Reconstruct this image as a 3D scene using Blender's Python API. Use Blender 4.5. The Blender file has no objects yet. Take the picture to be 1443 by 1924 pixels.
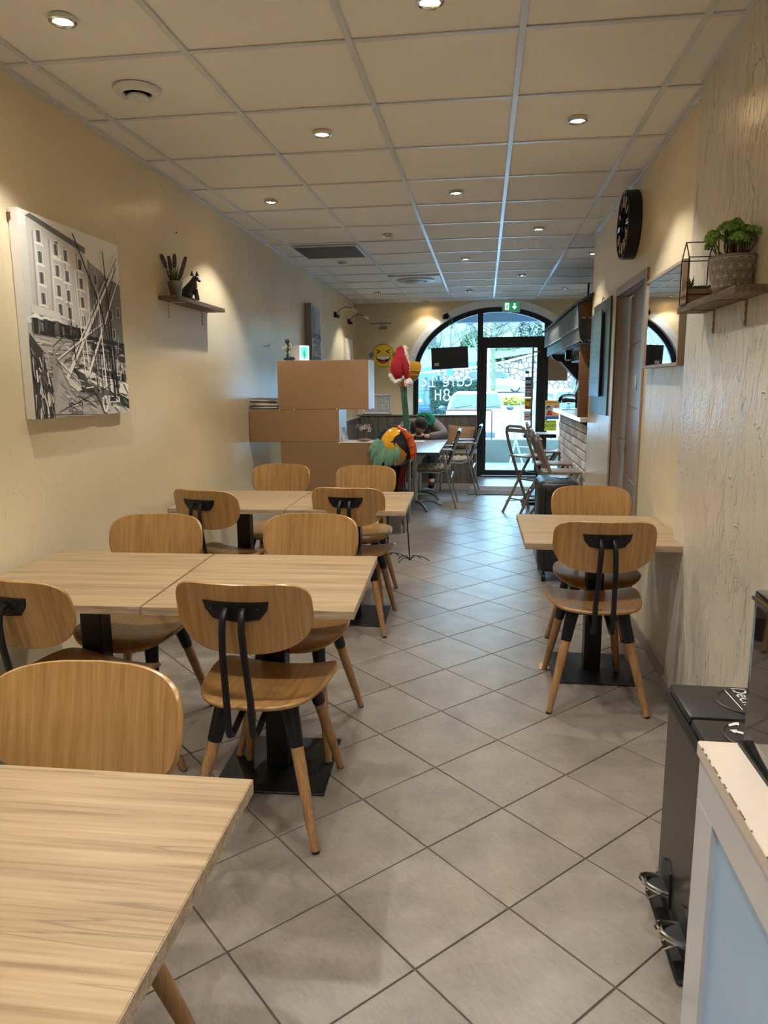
import bpy, bmesh, math, random
from mathutils import Vector, Matrix
from mathutils.geometry import tessellate_polygon
PI = math.pi
random.seed(7)
SC = bpy.context.scene
COL = SC.collection
D = bpy.data

# ------------------------------------------------------------------ camera
def set_camera():
    F = 1359.0
    p, y, r = math.radians(9.99), math.radians(7.87), math.radians(-0.4)
    fw = Vector((-math.sin(y)*math.cos(p), math.cos(y)*math.cos(p), -math.sin(p)))
    rt = Vector((math.cos(y), math.sin(y), 0)); up = rt.cross(fw)
    R = math.cos(r)*rt + math.sin(r)*up
    U = -math.sin(r)*rt + math.cos(r)*up
    cd = D.cameras.new('camera'); co = D.objects.new('camera', cd); COL.objects.link(co)
    m = Matrix((R, U, -fw)).transposed().to_4x4(); m.translation = (0, 0, 1.40)
    co.matrix_world = m
    cd.sensor_fit = 'VERTICAL'; cd.sensor_height = 36.0; cd.sensor_width = 27.0
    cd.lens = 36.0*F/1924.0
    cd.clip_start = 0.02; cd.clip_end = 500
    SC.camera = co
set_camera()

# ------------------------------------------------------------------ world, sun, exposure
SC.view_settings.view_transform = 'Standard'
SC.view_settings.look = 'None'
SC.view_settings.gamma = 1
SC.view_settings.use_curve_mapping = False
SC.view_settings.exposure = 1.12
w = D.worlds.new('sky'); SC.world = w; w.use_nodes = True
nt = w.node_tree
bg = nt.nodes['Background']
tc = nt.nodes.new('ShaderNodeTexCoord'); sp = nt.nodes.new('ShaderNodeSeparateXYZ')
cr = nt.nodes.new('ShaderNodeValToRGB')
nt.links.new(tc.outputs['Generated'], sp.inputs[0]); nt.links.new(sp.outputs[2], cr.inputs[0])
cr.color_ramp.elements[0].position = 0.0; cr.color_ramp.elements[0].color = (0.44, 0.76, 1.0, 1)
cr.color_ramp.elements[1].position = 0.6; cr.color_ramp.elements[1].color = (0.28, 0.58, 1.0, 1)
nt.links.new(cr.outputs[0], bg.inputs[0])
bg.inputs[1].default_value = 8.0
sd = D.lights.new('sun', 'SUN'); sd.energy = 4.3; sd.angle = 0.02; sd.color = (0.70, 0.90, 1.0)
so = D.objects.new('sun', sd); COL.objects.link(so)
so.rotation_euler = (math.radians(42), 0, math.radians(-32))
SPOT_W = 22.0
SPOT_COL = (1.0, 0.975, 0.915)

# ------------------------------------------------------------------ helpers
def tag(o, label=None, cat=None, group=None, kind=None):
    if label: o['label'] = label
    if cat: o['category'] = cat
    if group: o['group'] = group
    if kind: o['kind'] = kind
    return o
def T(name, label, cat, loc=(0, 0, 0), rz=0, group=None):
    o = D.objects.new(name, None); COL.objects.link(o)
    o.empty_display_size = 0.05
    o.location = loc; o.rotation_euler = (0, 0, rz)
    return tag(o, label, cat, group)
def children(o): return [c for c in D.objects if c.parent == o]
def copy_tree(o, parent=None, loc=None, rz=None, label=None, group=None):
    c = o.copy(); COL.objects.link(c)
    c.parent = parent
    if parent is None:
        if loc is not None: c.location = loc
        if rz is not None: c.rotation_euler = (0, 0, rz)
        if label: c['label'] = label
        if group: c['group'] = group
    for ch in children(o): copy_tree(ch, c)
    return c

class B:
    """collects shapes into one mesh"""
    def __init__(s): s.bm = bmesh.new()
    def box(s, x0, x1, y0, y1, z0, z1, bev=0, seg=1, M=None):
        m = Matrix.Translation(((x0+x1)/2, (y0+y1)/2, (z0+z1)/2)) @ Matrix.Diagonal((abs(x1-x0), abs(y1-y0), abs(z1-z0), 1))
        if M is not None: m = M @ m
        r = bmesh.ops.create_cube(s.bm, size=1, matrix=m)
        if bev > 0:
            es = list({e for v in r['verts'] for e in v.link_edges})
            bmesh.ops.bevel(s.bm, geom=es, offset=bev, segments=seg, affect='EDGES', profile=0.6)
        return s
    def tube(s, pts, r, n=8, cap=True, flat=1.0):
        pts = [Vector(p) for p in pts]; k = len(pts)
        rs = r if isinstance(r, (list, tuple)) else [r]*k
        rings = []; ref = None
        for i, p in enumerate(pts):
            d = (pts[min(i+1, k-1)]-pts[max(i-1, 0)])
            if d.length < 1e-9: d = Vector((0, 0, 1))
            d.normalize()
            if ref is None:
                ref = Vector((1, 0, 0)) if abs(d.x) < 0.8 else Vector((0, 1, 0))
            a = (ref - d*ref.dot(d)).normalized(); b = d.cross(a); ref = a
            rings.append([s.bm.verts.new(p + rs[i]*(math.cos(2*PI*j/n)*a*flat + math.sin(2*PI*j/n)*b)) for j in range(n)])
        for i in range(k-1):
            for j in range(n):
                s.bm.faces.new((rings[i][j], rings[i][(j+1) % n], rings[i+1][(j+1) % n], rings[i+1][j]))
        if cap:
            s.bm.faces.new(rings[0][::-1]); s.bm.faces.new(rings[-1])
        return s
    def lathe(s, prof, n=24, c=(0, 0, 0), M=None):
        rings = []
        for (r, z) in prof:
            ring = []
            for j in range(n):
                v = Vector((c[0]+r*math.cos(2*PI*j/n), c[1]+r*math.sin(2*PI*j/n), c[2]+z))
                if M is not None: v = M @ v
                ring.append(s.bm.verts.new(v))
            rings.append(ring)
        for i in range(len(prof)-1):
            for j in range(n):
                s.bm.faces.new((rings[i][j], rings[i][(j+1) % n], rings[i+1][(j+1) % n], rings[i+1][j]))
        if prof[0][0] > 1e-6: s.bm.faces.new(rings[0][::-1])
        if prof[-1][0] > 1e-6: s.bm.faces.new(rings[-1])
        return s
    def prism(s, poly, axis, a, b):
        """poly of 2D points, extruded along axis from a to b; axis 'x': (y,z), 'y': (x,z), 'z': (x,y)"""
        def mk(p, t):
            return {'x': (t, p[0], p[1]), 'y': (p[0], t, p[1]), 'z': (p[0], p[1], t)}[axis]
        A = [s.bm.verts.new(mk(p, a)) for p in poly]; Bv = [s.bm.verts.new(mk(p, b)) for p in poly]
        n = len(poly)
        if n <= 4: s.bm.faces.new(A[::-1]); s.bm.faces.new(Bv)
        else:
            for tr in tessellate_polygon([[Vector((p[0], p[1], 0)) for p in poly]]):
                s.bm.faces.new([A[k] for k in tr]); s.bm.faces.new([Bv[k] for k in tr])
        for i in range(n): s.bm.faces.new((A[i], A[(i+1) % n], Bv[(i+1) % n], Bv[i]))
        return s
    def strip(s, A, Bp):
        """faces between two point lists"""
        a = [s.bm.verts.new(p) for p in A]; b = [s.bm.verts.new(p) for p in Bp]
        for i in range(len(A)-1): s.bm.faces.new((a[i], a[i+1], b[i+1], b[i]))
        return s
    def ball(s, c, r, n=12, m=8, M=None):
        rx, ry, rz = r if isinstance(r, (tuple, list)) else (r, r, r)
        mm = Matrix.Translation(c) @ (M if M is not None else Matrix.Identity(4)) @ Matrix.Diagonal((rx, ry, rz, 1))
        bmesh.ops.create_uvsphere(s.bm, u_segments=n, v_segments=m, radius=1, matrix=mm)
        return s
    def loft(s, rings, cap=True, close=True):
        R = [[s.bm.verts.new(p) for p in r] for r in rings]; n = len(rings[0])
        for i in range(len(R)-1):
            for j in range(n if close else n-1):
                s.bm.faces.new((R[i][j], R[i][(j+1) % n], R[i+1][(j+1) % n], R[i+1][j]))
        if cap:
            s.bm.faces.new(R[0][::-1]); s.bm.faces.new(R[-1])
        return s
    def add_obj(s, me, M=None):
        k = len(s.bm.verts); s.bm.from_mesh(me); s.bm.verts.ensure_lookup_table()
        if M is not None: bmesh.ops.transform(s.bm, matrix=M, verts=s.bm.verts[k:])
        return s
    def build(s, name, mat, parent=None, smooth=40, W=False, me_only=False):
        bmesh.ops.recalc_face_normals(s.bm, faces=s.bm.faces)
        off = Vector((0, 0, 0))
        if parent is not None and W:
            r = parent
            while r.parent: r = r.parent
            off = r.location.copy()
            inv = (Matrix.Translation(r.location) @ Matrix.Rotation(r.rotation_euler.z, 4, 'Z')).inverted()
            bmesh.ops.transform(s.bm, matrix=inv, verts=s.bm.verts)
        loc = None
        if parent is None and not me_only and s.bm.verts:
            xs = [v.co for v in s.bm.verts]
            loc = Vector(((min(v.x for v in xs)+max(v.x for v in xs))/2, (min(v.y for v in xs)+max(v.y for v in xs))/2, min(v.z for v in xs)))
            bmesh.ops.translate(s.bm, vec=-loc, verts=s.bm.verts)
        me = D.meshes.new(name); s.bm.to_mesh(me); s.bm.free()
        if mat is not None: me.materials.append(mat)
        if smooth:
            me.shade_smooth(); me.set_sharp_from_angle(angle=math.radians(smooth))
        if me_only: return me
        o = D.objects.new(name, me); COL.objects.link(o)
        o.parent = parent
        if loc is not None: o.location = loc
        return o

def struct(o): o['kind'] = 'structure'; return o

def skinmesh(name, pts, edges, rad, mat, parent=None, sub=2, extra=None, W=False, root=0):
    bm = bmesh.new(); L = bm.verts.layers.skin.verify(); vs = [bm.verts.new(p) for p in pts]
    for a, b in edges: bm.edges.new((vs[a], vs[b]))
    for i, v in enumerate(vs):
        r = rad[i]; v[L].radius = (r, r) if not isinstance(r, tuple) else r
        v[L].use_root = (i == root)
    me = D.meshes.new('tmp'); bm.to_mesh(me); bm.free()
    o = D.objects.new('tmp', me); COL.objects.link(o)
    m = o.modifiers.new('s', 'SKIN'); m.use_smooth_shade = True
    if sub:
        q = o.modifiers.new('q', 'SUBSURF'); q.levels = sub; q.render_levels = sub
    dg = bpy.context.evaluated_depsgraph_get(); dg.update()
    me2 = D.meshes.new_from_object(o.evaluated_get(dg))
    D.objects.remove(o); D.meshes.remove(me)
    b = B(); b.add_obj(me2)
    if extra: extra(b)
    r = b.build(name, mat, parent, smooth=60, W=W)
    D.meshes.remove(me2)
    return r

def textmesh(txt, size, align='CENTER', ext=0.0, M=None, bm=None, sx=1.0):
    cu = D.curves.new('t', 'FONT'); cu.body = txt; cu.size = size; cu.align_x = align; cu.align_y = 'CENTER'; cu.extrude = ext
    cu.resolution_u = 3
    o = D.objects.new('t', cu); COL.objects.link(o)
    dg = bpy.context.evaluated_depsgraph_get(); dg.update()
    me = D.meshes.new_from_object(o.evaluated_get(dg))
    D.objects.remove(o); D.curves.remove(cu)
    b = bm or B(); mm = (M if M is not None else Matrix.Identity(4)) @ Matrix.Diagonal((sx, 1, 1, 1))
    b.add_obj(me, mm); D.meshes.remove(me)
    return b

class Print:
    """flat print: coloured polygons in a plane (origin o, axes u, v, normal n), stacked in hair-thin layers"""
    def __init__(s, o, u, v, n, step=0.00006):
        s.o, s.u, s.v, s.n = Vector(o), Vector(u), Vector(v), Vector(n); s.st = step; s.k = 0
        s.V = []; s.F = []; s.C = []
    clip = False
    def P(s, a, b):
        if s.clip: a = min(1, max(0, a)); b = min(1, max(0, b))
        return s.o + s.u*a + s.v*b + s.n*(s.st*s.k)
    def poly(s, pts, c):
        s.k += 1; i = len(s.V)
        s.V += [s.P(a, b) for a, b in pts]; s.F.append(list(range(i, i+len(pts)))); s.C.append(c if isinstance(c, tuple) else (c, c, c)); return s
    def rect(s, a0, b0, a1, b1, c): return s.poly([(a0, b0), (a1, b0), (a1, b1), (a0, b1)], c)
    def line(s, a, b, w, c, w2=None):
        w2 = w if w2 is None else w2
        dx, dy = b[0]-a[0], b[1]-a[1]; l = math.hypot(dx, dy) or 1; nx, ny = -dy/l/2, dx/l/2
        return s.poly([(a[0]+nx*w, a[1]+ny*w), (b[0]+nx*w2, b[1]+ny*w2), (b[0]-nx*w2, b[1]-ny*w2), (a[0]-nx*w, a[1]-ny*w)], c)
    def disc(s, c, rx, ry, col, n=28, a0=0, a1=360):
        pts = [(c[0]+rx*math.cos(math.radians(a0+(a1-a0)*i/n)), c[1]+ry*math.sin(math.radians(a0+(a1-a0)*i/n))) for i in range(n+1)]
        if a1-a0 == 360: pts = pts[:-1]
        return s.poly(pts, col)
    def build(s, name, parent=None, W=True, rough=0.5, emit=0):
        me = D.meshes.new(name)
        r = parent
        V = s.V
        if parent is not None and W:
            while r.parent: r = r.parent
            inv = (Matrix.Translation(r.location) @ Matrix.Rotation(r.rotation_euler.z, 4, 'Z')).inverted()
            V = [inv @ v for v in V]
        me.from_pydata([tuple(v) for v in V], [], s.F)
        a = me.color_attributes.new('Col', 'FLOAT_COLOR', 'CORNER'); i = 0
        for f, c in zip(me.polygons, s.C):
            for li in f.loop_indices: a.data[li].color = (*c, 1)
        me.materials.append(print_mat(rough, emit))
        o = D.objects.new(name, me); COL.objects.link(o); o.parent = parent
        return o

# ------------------------------------------------------------------ materials
def lin(r, g=None, b=None):
    if g is None: g = b = r
    f = lambda c: ((c/255+0.055)/1.055)**2.4 if c/255 > 0.04045 else c/255/12.92
    return (f(r), f(g), f(b))
_m = {}
def mat(name, col, rough=0.5, metal=0.0, bump=0, bscale=40, var=0, vscale=8, emit=None, spec=0.5, coat=0, trans=0, alpha=1, stretch=None):
    if name in _m: return _m[name]
    m = D.materials.new(name); m.use_nodes = True; N = m.node_tree; b = N.nodes['Principled BSDF']
    b.inputs['Base Color'].default_value = (*col, 1); b.inputs['Roughness'].default_value = rough
    b.inputs['Metallic'].default_value = metal; b.inputs['Specular IOR Level'].default_value = spec
    b.inputs['Coat Weight'].default_value = coat; b.inputs['Transmission Weight'].default_value = trans
    if alpha < 1: b.inputs['Alpha'].default_value = alpha
    if emit:
        b.inputs['Emission Color'].default_value = (*emit[0], 1); b.inputs['Emission Strength'].default_value = emit[1]
    if bump or var:
        t = N.nodes.new('ShaderNodeTexCoord'); src = t.outputs['Object']
        if stretch:
            mp = N.nodes.new('ShaderNodeMapping'); mp.inputs['Scale'].default_value = stretch
            N.links.new(src, mp.inputs[0]); src = mp.outputs[0]
        if var:
            n = N.nodes.new('ShaderNodeTexNoise'); n.inputs['Scale'].default_value = vscale; n.inputs['Detail'].default_value = 6
            N.links.new(src, n.inputs['Vector'])
            r = N.nodes.new('ShaderNodeValToRGB')
            r.color_ramp.elements[0].position = 0.3; r.color_ramp.elements[1].position = 0.7
            r.color_ramp.elements[0].color = (*[max(0, c*(1-var)) for c in col], 1)
            r.color_ramp.elements[1].color = (*[min(1, c*(1+var)) for c in col], 1)
            N.links.new(n.outputs[0], r.inputs[0]); N.links.new(r.outputs[0], b.inputs['Base Color'])
        if bump:
            n = N.nodes.new('ShaderNodeTexNoise'); n.inputs['Scale'].default_value = bscale; n.inputs['Detail'].default_value = 5
            N.links.new(src, n.inputs['Vector'])
            u = N.nodes.new('ShaderNodeBump'); u.inputs['Strength'].default_value = bump; u.inputs['Distance'].default_value = 0.01
            N.links.new(n.outputs[0], u.inputs['Height']); N.links.new(u.outputs[0], b.inputs['Normal'])
    _m[name] = m; return m

def print_mat(rough=0.5, emit=0):
    k = 'print%.2f_%.1f' % (rough, emit)
    if k in _m: return _m[k]
    m = D.materials.new(k); m.use_nodes = True; N = m.node_tree; b = N.nodes['Principled BSDF']
    a = N.nodes.new('ShaderNodeVertexColor'); a.layer_name = 'Col'
    N.links.new(a.outputs[0], b.inputs['Base Color']); b.inputs['Roughness'].default_value = rough
    if emit:
        N.links.new(a.outputs[0], b.inputs['Emission Color']); b.inputs['Emission Strength'].default_value = emit
    _m[k] = m; return m

def wood(name, cols, scale, rough=0.35, fine=6.0, bump=0.15, crack=0, coat=0.0, rand=True, dist=0.5):
    """stretched-noise grain; scale = mapping scale (small along the grain)"""
    m = D.materials.new(name); m.use_nodes = True; N = m.node_tree; L = N.links.new; b = N.nodes['Principled BSDF']
    t = N.nodes.new('ShaderNodeTexCoord'); src = t.outputs['Object']
    if rand:
        oi = N.nodes.new('ShaderNodeObjectInfo'); ad = N.nodes.new('ShaderNodeVectorMath'); ad.operation = 'MULTIPLY_ADD'
        cb = N.nodes.new('ShaderNodeCombineXYZ')
        for i in range(3): L(oi.outputs['Random'], cb.inputs[i])
        ad.inputs[1].default_value = (7.3, 5.1, 3.7); L(cb.outputs[0], ad.inputs[0]); L(src, ad.inputs[2]); src = ad.outputs[0]
    mp = N.nodes.new('ShaderNodeMapping'); mp.inputs['Scale'].default_value = scale; L(src, mp.inputs[0])
    n1 = N.nodes.new('ShaderNodeTexNoise'); n1.inputs['Scale'].default_value = 1.0; n1.inputs['Detail'].default_value = 5; n1.inputs['Distortion'].default_value = dist
    L(mp.outputs[0], n1.inputs['Vector'])
    n2 = N.nodes.new('ShaderNodeTexNoise'); n2.inputs['Scale'].default_value = fine; n2.inputs['Detail'].default_value = 4
    L(mp.outputs[0], n2.inputs['Vector'])
    mx = N.nodes.new('ShaderNodeMath'); mx.operation = 'MULTIPLY_ADD'; mx.inputs[1].default_value = 0.55
    h = N.nodes.new('ShaderNodeMath'); h.operation = 'MULTIPLY'; h.inputs[1].default_value = 0.45
    L(n2.outputs[0], h.inputs[0]); L(n1.outputs[0], mx.inputs[0]); L(h.outputs[0], mx.inputs[2])
    r = N.nodes.new('ShaderNodeValToRGB'); e = r.color_ramp.elements
    ps = [0.36, 0.5, 0.64]
    e[0].position = ps[0]; e[0].color = (*cols[0], 1); e[1].position = ps[2]; e[1].color = (*cols[2], 1)
    q = e.new(ps[1]); q.color = (*cols[1], 1)
    L(mx.outputs[0], r.inputs[0]); out = r.outputs[0]
    if crack:
        n3 = N.nodes.new('ShaderNodeTexNoise'); n3.inputs['Scale'].default_value = 0.55; n3.inputs['Detail'].default_value = 3; n3.inputs['Distortion'].default_value = 0.3
        L(mp.outputs[0], n3.inputs['Vector'])
        s1 = N.nodes.new('ShaderNodeMath'); s1.operation = 'SUBTRACT'; s1.inputs[1].default_value = 0.60; L(n3.outputs[0], s1.inputs[0])
        s2 = N.nodes.new('ShaderNodeMath'); s2.operation = 'ABSOLUTE'; L(s1.outputs[0], s2.inputs[0])
        mr = N.nodes.new('ShaderNodeMapRange'); mr.inputs['From Min'].default_value = 0.0; mr.inputs['From Max'].default_value = 0.012
        mr.inputs['To Min'].default_value = crack; mr.inputs['To Max'].default_value = 0; L(s2.outputs[0], mr.inputs['Value'])
        mi = N.nodes.new('ShaderNodeMixRGB'); mi.inputs[2].default_value = (*[c*0.35 for c in cols[0]], 1)
        L(mr.outputs[0], mi.inputs[0]); L(out, mi.inputs[1]); out = mi.outputs[0]
    L(out, b.inputs['Base Color']); b.inputs['Roughness'].default_value = rough; b.inputs['Coat Weight'].default_value = coat
    b.inputs['Coat Roughness'].default_value = 0.25
    u = N.nodes.new('ShaderNodeBump'); u.inputs['Strength'].default_value = bump; u.inputs['Distance'].default_value = 0.002
    L(n2.outputs[0], u.inputs['Height']); L(u.outputs[0], b.inputs['Normal'])
    _m[name] = m; return m

def wall_mat(name, col, strong):
    """glossy trowelled paint: ridges from warped, stretched noise"""
    m = D.materials.new(name); m.use_nodes = True; N = m.node_tree; L = N.links.new; b = N.nodes['Principled BSDF']
    t = N.nodes.new('ShaderNodeTexCoord')
    mp = N.nodes.new('ShaderNodeMapping'); mp.inputs['Scale'].default_value = (6, 6, 1.5) if strong else (5, 5, 4)
    L(t.outputs['Object'], mp.inputs[0])
    n1 = N.nodes.new('ShaderNodeTexNoise'); n1.inputs['Scale'].default_value = 1.6; n1.inputs['Detail'].default_value = 3; n1.inputs['Distortion'].default_value = 1.6 if strong else 2.2
    L(mp.outputs[0], n1.inputs['Vector'])
    # thin ridges where the noise passes a value
    s1 = N.nodes.new('ShaderNodeMath'); s1.operation = 'SUBTRACT'; s1.inputs[1].default_value = 0.5; L(n1.outputs[0], s1.inputs[0])
    s2 = N.nodes.new('ShaderNodeMath'); s2.operation = 'ABSOLUTE'; L(s1.outputs[0], s2.inputs[0])
    mr = N.nodes.new('ShaderNodeMapRange'); mr.interpolation_type = 'SMOOTHSTEP'
    mr.inputs['From Min'].default_value = 0; mr.inputs['From Max'].default_value = 0.016 if strong else 0.02
    mr.inputs['To Min'].default_value = 1; mr.inputs['To Max'].default_value = 0; L(s2.outputs[0], mr.inputs['Value'])
    nm = N.nodes.new('ShaderNodeTexNoise'); nm.inputs['Scale'].default_value = 2.0 if strong else 1.5; nm.inputs['Detail'].default_value = 2; L(t.outputs['Object'], nm.inputs['Vector'])
    mk = N.nodes.new('ShaderNodeMapRange'); mk.inputs['From Min'].default_value = 0.38 if strong else 0.5; mk.inputs['From Max'].default_value = 0.6 if strong else 0.66; L(nm.outputs[0], mk.inputs['Value'])
    mu = N.nodes.new('ShaderNodeMath'); mu.operation = 'MULTIPLY'; L(mr.outputs[0], mu.inputs[0]); L(mk.outputs[0], mu.inputs[1])
    n2 = N.nodes.new('ShaderNodeTexNoise'); n2.inputs['Scale'].default_value = 9; n2.inputs['Detail'].default_value = 5; L(t.outputs['Object'], n2.inputs['Vector'])
    n3 = N.nodes.new('ShaderNodeTexNoise'); n3.inputs['Scale'].default_value = 90; n3.inputs['Detail'].default_value = 2; L(t.outputs['Object'], n3.inputs['Vector'])
    a = N.nodes.new('ShaderNodeMath'); a.operation = 'MULTIPLY_ADD'; a.inputs[1].default_value = 0.5 if strong else 0.2; L(mu.outputs[0], a.inputs[0])
    n2m = N.nodes.new('ShaderNodeMath'); n2m.operation = 'MULTIPLY'; n2m.inputs[1].default_value = 0.35 if strong else 0.8; L(n2.outputs[0], n2m.inputs[0]); L(n2m.outputs[0], a.inputs[2])
    a2 = N.nodes.new('ShaderNodeMath'); a2.operation = 'MULTIPLY_ADD'; a2.inputs[1].default_value = 0.12; L(n3.outputs[0], a2.inputs[0]); L(a.outputs[0], a2.inputs[2])
    u = N.nodes.new('ShaderNodeBump'); u.inputs['Strength'].default_value = 1.0 if strong else 0.4; u.inputs['Distance'].default_value = 0.012 if strong else 0.008
    L(a2.outputs[0], u.inputs['Height']); L(u.outputs[0], b.inputs['Normal'])
    r = N.nodes.new('ShaderNodeValToRGB'); r.color_ramp.elements[0].position = 0.35; r.color_ramp.elements[1].position = 0.65
    r.color_ramp.elements[0].color = (*[c*0.95 for c in col], 1); r.color_ramp.elements[1].color = (*[min(1, c*1.04) for c in col], 1)
    n4 = N.nodes.new('ShaderNodeTexNoise'); n4.inputs['Scale'].default_value = 1.3; n4.inputs['Detail'].default_value = 4; L(t.outputs['Object'], n4.inputs['Vector'])
    L(n4.outputs[0], r.inputs[0]); L(r.outputs[0], b.inputs['Base Color'])
    b.inputs['Roughness'].default_value = 0.22 if strong else 0.27
    _m[name] = m; return m

def tile_mat():
    m = D.materials.new('floor tile'); m.use_nodes = True; N = m.node_tree; L = N.links.new; b = N.nodes['Principled BSDF']
    t = N.nodes.new('ShaderNodeTexCoord'); oi = N.nodes.new('ShaderNodeObjectInfo')
    cb = N.nodes.new('ShaderNodeCombineXYZ')
    for i in range(3): L(oi.outputs['Random'], cb.inputs[i])
    ad = N.nodes.new('ShaderNodeVectorMath'); ad.operation = 'MULTIPLY_ADD'; ad.inputs[1].default_value = (9, 5, 0); L(cb.outputs[0], ad.inputs[0]); L(t.outputs['Object'], ad.inputs[2])
    mp = N.nodes.new('ShaderNodeMapping'); mp.inputs['Scale'].default_value = (70, 24, 10); mp.inputs['Rotation'].default_value = (0, 0, 0.05); L(ad.outputs[0], mp.inputs[0])
    n1 = N.nodes.new('ShaderNodeTexNoise'); n1.inputs['Scale'].default_value = 1.3; n1.inputs['Detail'].default_value = 8; n1.inputs['Roughness'].default_value = 0.7; L(mp.outputs[0], n1.inputs['Vector'])
    n2 = N.nodes.new('ShaderNodeTexNoise'); n2.inputs['Scale'].default_value = 7; n2.inputs['Detail'].default_value = 6; L(ad.outputs[0], n2.inputs['Vector'])
    mx = N.nodes.new('ShaderNodeMath'); mx.operation = 'ADD'; L(n1.outputs[0], mx.inputs[0]); L(n2.outputs[0], mx.inputs[1])
    mh = N.nodes.new('ShaderNodeMath'); mh.operation = 'MULTIPLY_ADD'; mh.inputs[1].default_value = 0.5
    ra = N.nodes.new('ShaderNodeMath'); ra.operation = 'MULTIPLY'; ra.inputs[1].default_value = 0.07; L(oi.outputs['Random'], ra.inputs[0])
    L(mx.outputs[0], mh.inputs[0]); L(ra.outputs[0], mh.inputs[2])
    r = N.nodes.new('ShaderNodeValToRGB'); e = r.color_ramp.elements
    e[0].position = 0.36; e[0].color = (*lin(118, 108, 98), 1); e[1].position = 0.72; e[1].color = (*lin(152, 142, 131), 1)
    L(mh.outputs[0], r.inputs[0]); L(r.outputs[0], b.inputs['Base Color'])
    rr = N.nodes.new('ShaderNodeMapRange'); rr.inputs['To Min'].default_value = 0.24; rr.inputs['To Max'].default_value = 0.40; L(n1.outputs[0], rr.inputs['Value']); L(rr.outputs[0], b.inputs['Roughness'])
    u = N.nodes.new('ShaderNodeBump'); u.inputs['Strength'].default_value = 0.18; u.inputs['Distance'].default_value = 0.003
    L(n1.outputs[0], u.inputs['Height']); L(u.outputs[0], b.inputs['Normal'])
    return m

def glass_mat(name, tint=(0.93, 0.98, 0.97), refl=1.0):
    if name in _m: return _m[name]
    m = D.materials.new(name); m.use_nodes = True; N = m.node_tree; L = N.links.new
    N.nodes.remove(N.nodes['Principled BSDF']); o = N.nodes['Material Output']
    t = N.nodes.new('ShaderNodeBsdfTransparent'); t.inputs[0].default_value = (*tint, 1)
    g = N.nodes.new('ShaderNodeBsdfGlossy'); g.inputs['Roughness'].default_value = 0.01
    f = N.nodes.new('ShaderNodeFresnel'); f.inputs[0].default_value = 1.45
    k = N.nodes.new('ShaderNodeMath'); k.operation = 'MULTIPLY'; k.inputs[1].default_value = refl; L(f.outputs[0], k.inputs[0])
    mi = N.nodes.new('ShaderNodeMixShader'); L(k.outputs[0], mi.inputs[0]); L(t.outputs[0], mi.inputs[1]); L(g.outputs[0], mi.inputs[2]); L(mi.outputs[0], o.inputs[0])
    _m[name] = m; return m

def stone_mat():
    m = D.materials.new('rubble stone'); m.use_nodes = True; N = m.node_tree; L = N.links.new; b = N.nodes['Principled BSDF']
    t = N.nodes.new('ShaderNodeTexCoord')
    v = N.nodes.new('ShaderNodeTexVoronoi'); v.feature = 'DISTANCE_TO_EDGE'; v.inputs['Scale'].default_value = 2.6; L(t.outputs['Object'], v.inputs['Vector'])
    c = N.nodes.new('ShaderNodeTexVoronoi'); c.inputs['Scale'].default_value = 2.6; L(t.outputs['Object'], c.inputs['Vector'])
    r = N.nodes.new('ShaderNodeValToRGB'); r.color_ramp.elements[0].position = 0.03; r.color_ramp.elements[1].position = 0.09
    r.color_ramp.elements[0].color = (*lin(52, 54, 50), 1); r.color_ramp.elements[1].color = (*lin(150, 144, 132), 1)
    L(v.outputs[0], r.inputs[0])
    mi = N.nodes.new('ShaderNodeMixRGB'); mi.blend_type = 'MULTIPLY'; mi.inputs[0].default_value = 0.25
    L(r.outputs[0], mi.inputs[1]); L(c.outputs['Color'], mi.inputs[2]); L(mi.outputs[0], b.inputs['Base Color'])
    u = N.nodes.new('ShaderNodeBump'); u.inputs['Distance'].default_value = 0.08; L(r.outputs[0], u.inputs['Height']); L(u.outputs[0], b.inputs['Normal'])
    b.inputs['Roughness'].default_value = 0.9
    return m

WALL = wall_mat('beige paint', lin(222, 206, 172), False)
WALLR = wall_mat('beige troweled plaster', lin(216, 207, 190), True)
CEIL = mat('ceiling panel', lin(238, 234, 227), 0.9, bump=0.12, bscale=160)
TBAR = mat('white t-bar', lin(212, 214, 216), 0.28, spec=0.6)
WHITE = mat('white paint', lin(226, 226, 222), 0.45)
TRIMW = mat('white plaster trim', lin(240, 242, 242), 0.5, bump=0.1)
OAKT = wood('oak laminate', (lin(134, 111, 82), lin(160, 136, 103), lin(174, 151, 118)), (1.1, 34, 34), rough=0.42, fine=4, crack=0.5, bump=0.12, dist=0.5)
OAKE = wood('oak edge band', (lin(140, 120, 98), lin(176, 154, 126), lin(196, 176, 148)), (3, 60, 60), rough=0.5, fine=4)
OAKC = wood('oak veneer chair', (lin(148, 110, 62), lin(166, 126, 74), lin(178, 138, 84)), (60, 12, 1.1), rough=0.26, fine=3, coat=0.4, bump=0.1, dist=0.1)
OAKS = wood('oak veneer seat', (lin(142, 104, 58), lin(160, 119, 68), lin(172, 131, 78)), (60, 1.1, 12), rough=0.28, fine=3, coat=0.2, bump=0.1, dist=0.1)
OAKL = wood('oak leg', (lin(140, 102, 64), lin(162, 122, 80), lin(176, 138, 96)), (60, 60, 3), rough=0.4, fine=4)
BLKM = mat('black powder coat', lin(24, 24, 26), 0.38, metal=0.3)
BLKP = mat('black plastic', lin(20, 21, 23), 0.45)
BLKG = mat('glossy black', lin(12, 12, 13), 0.08, coat=0.5)
ALU = mat('brushed aluminium', lin(190, 194, 198), 0.28, metal=1.0)
CHROME = mat('chrome', lin(210, 210, 208), 0.12, metal=1.0)
MDF = mat('raw hardboard', lin(146, 113, 78), 0.75, var=0.10, vscale=120, bump=0.1, bscale=200)
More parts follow.
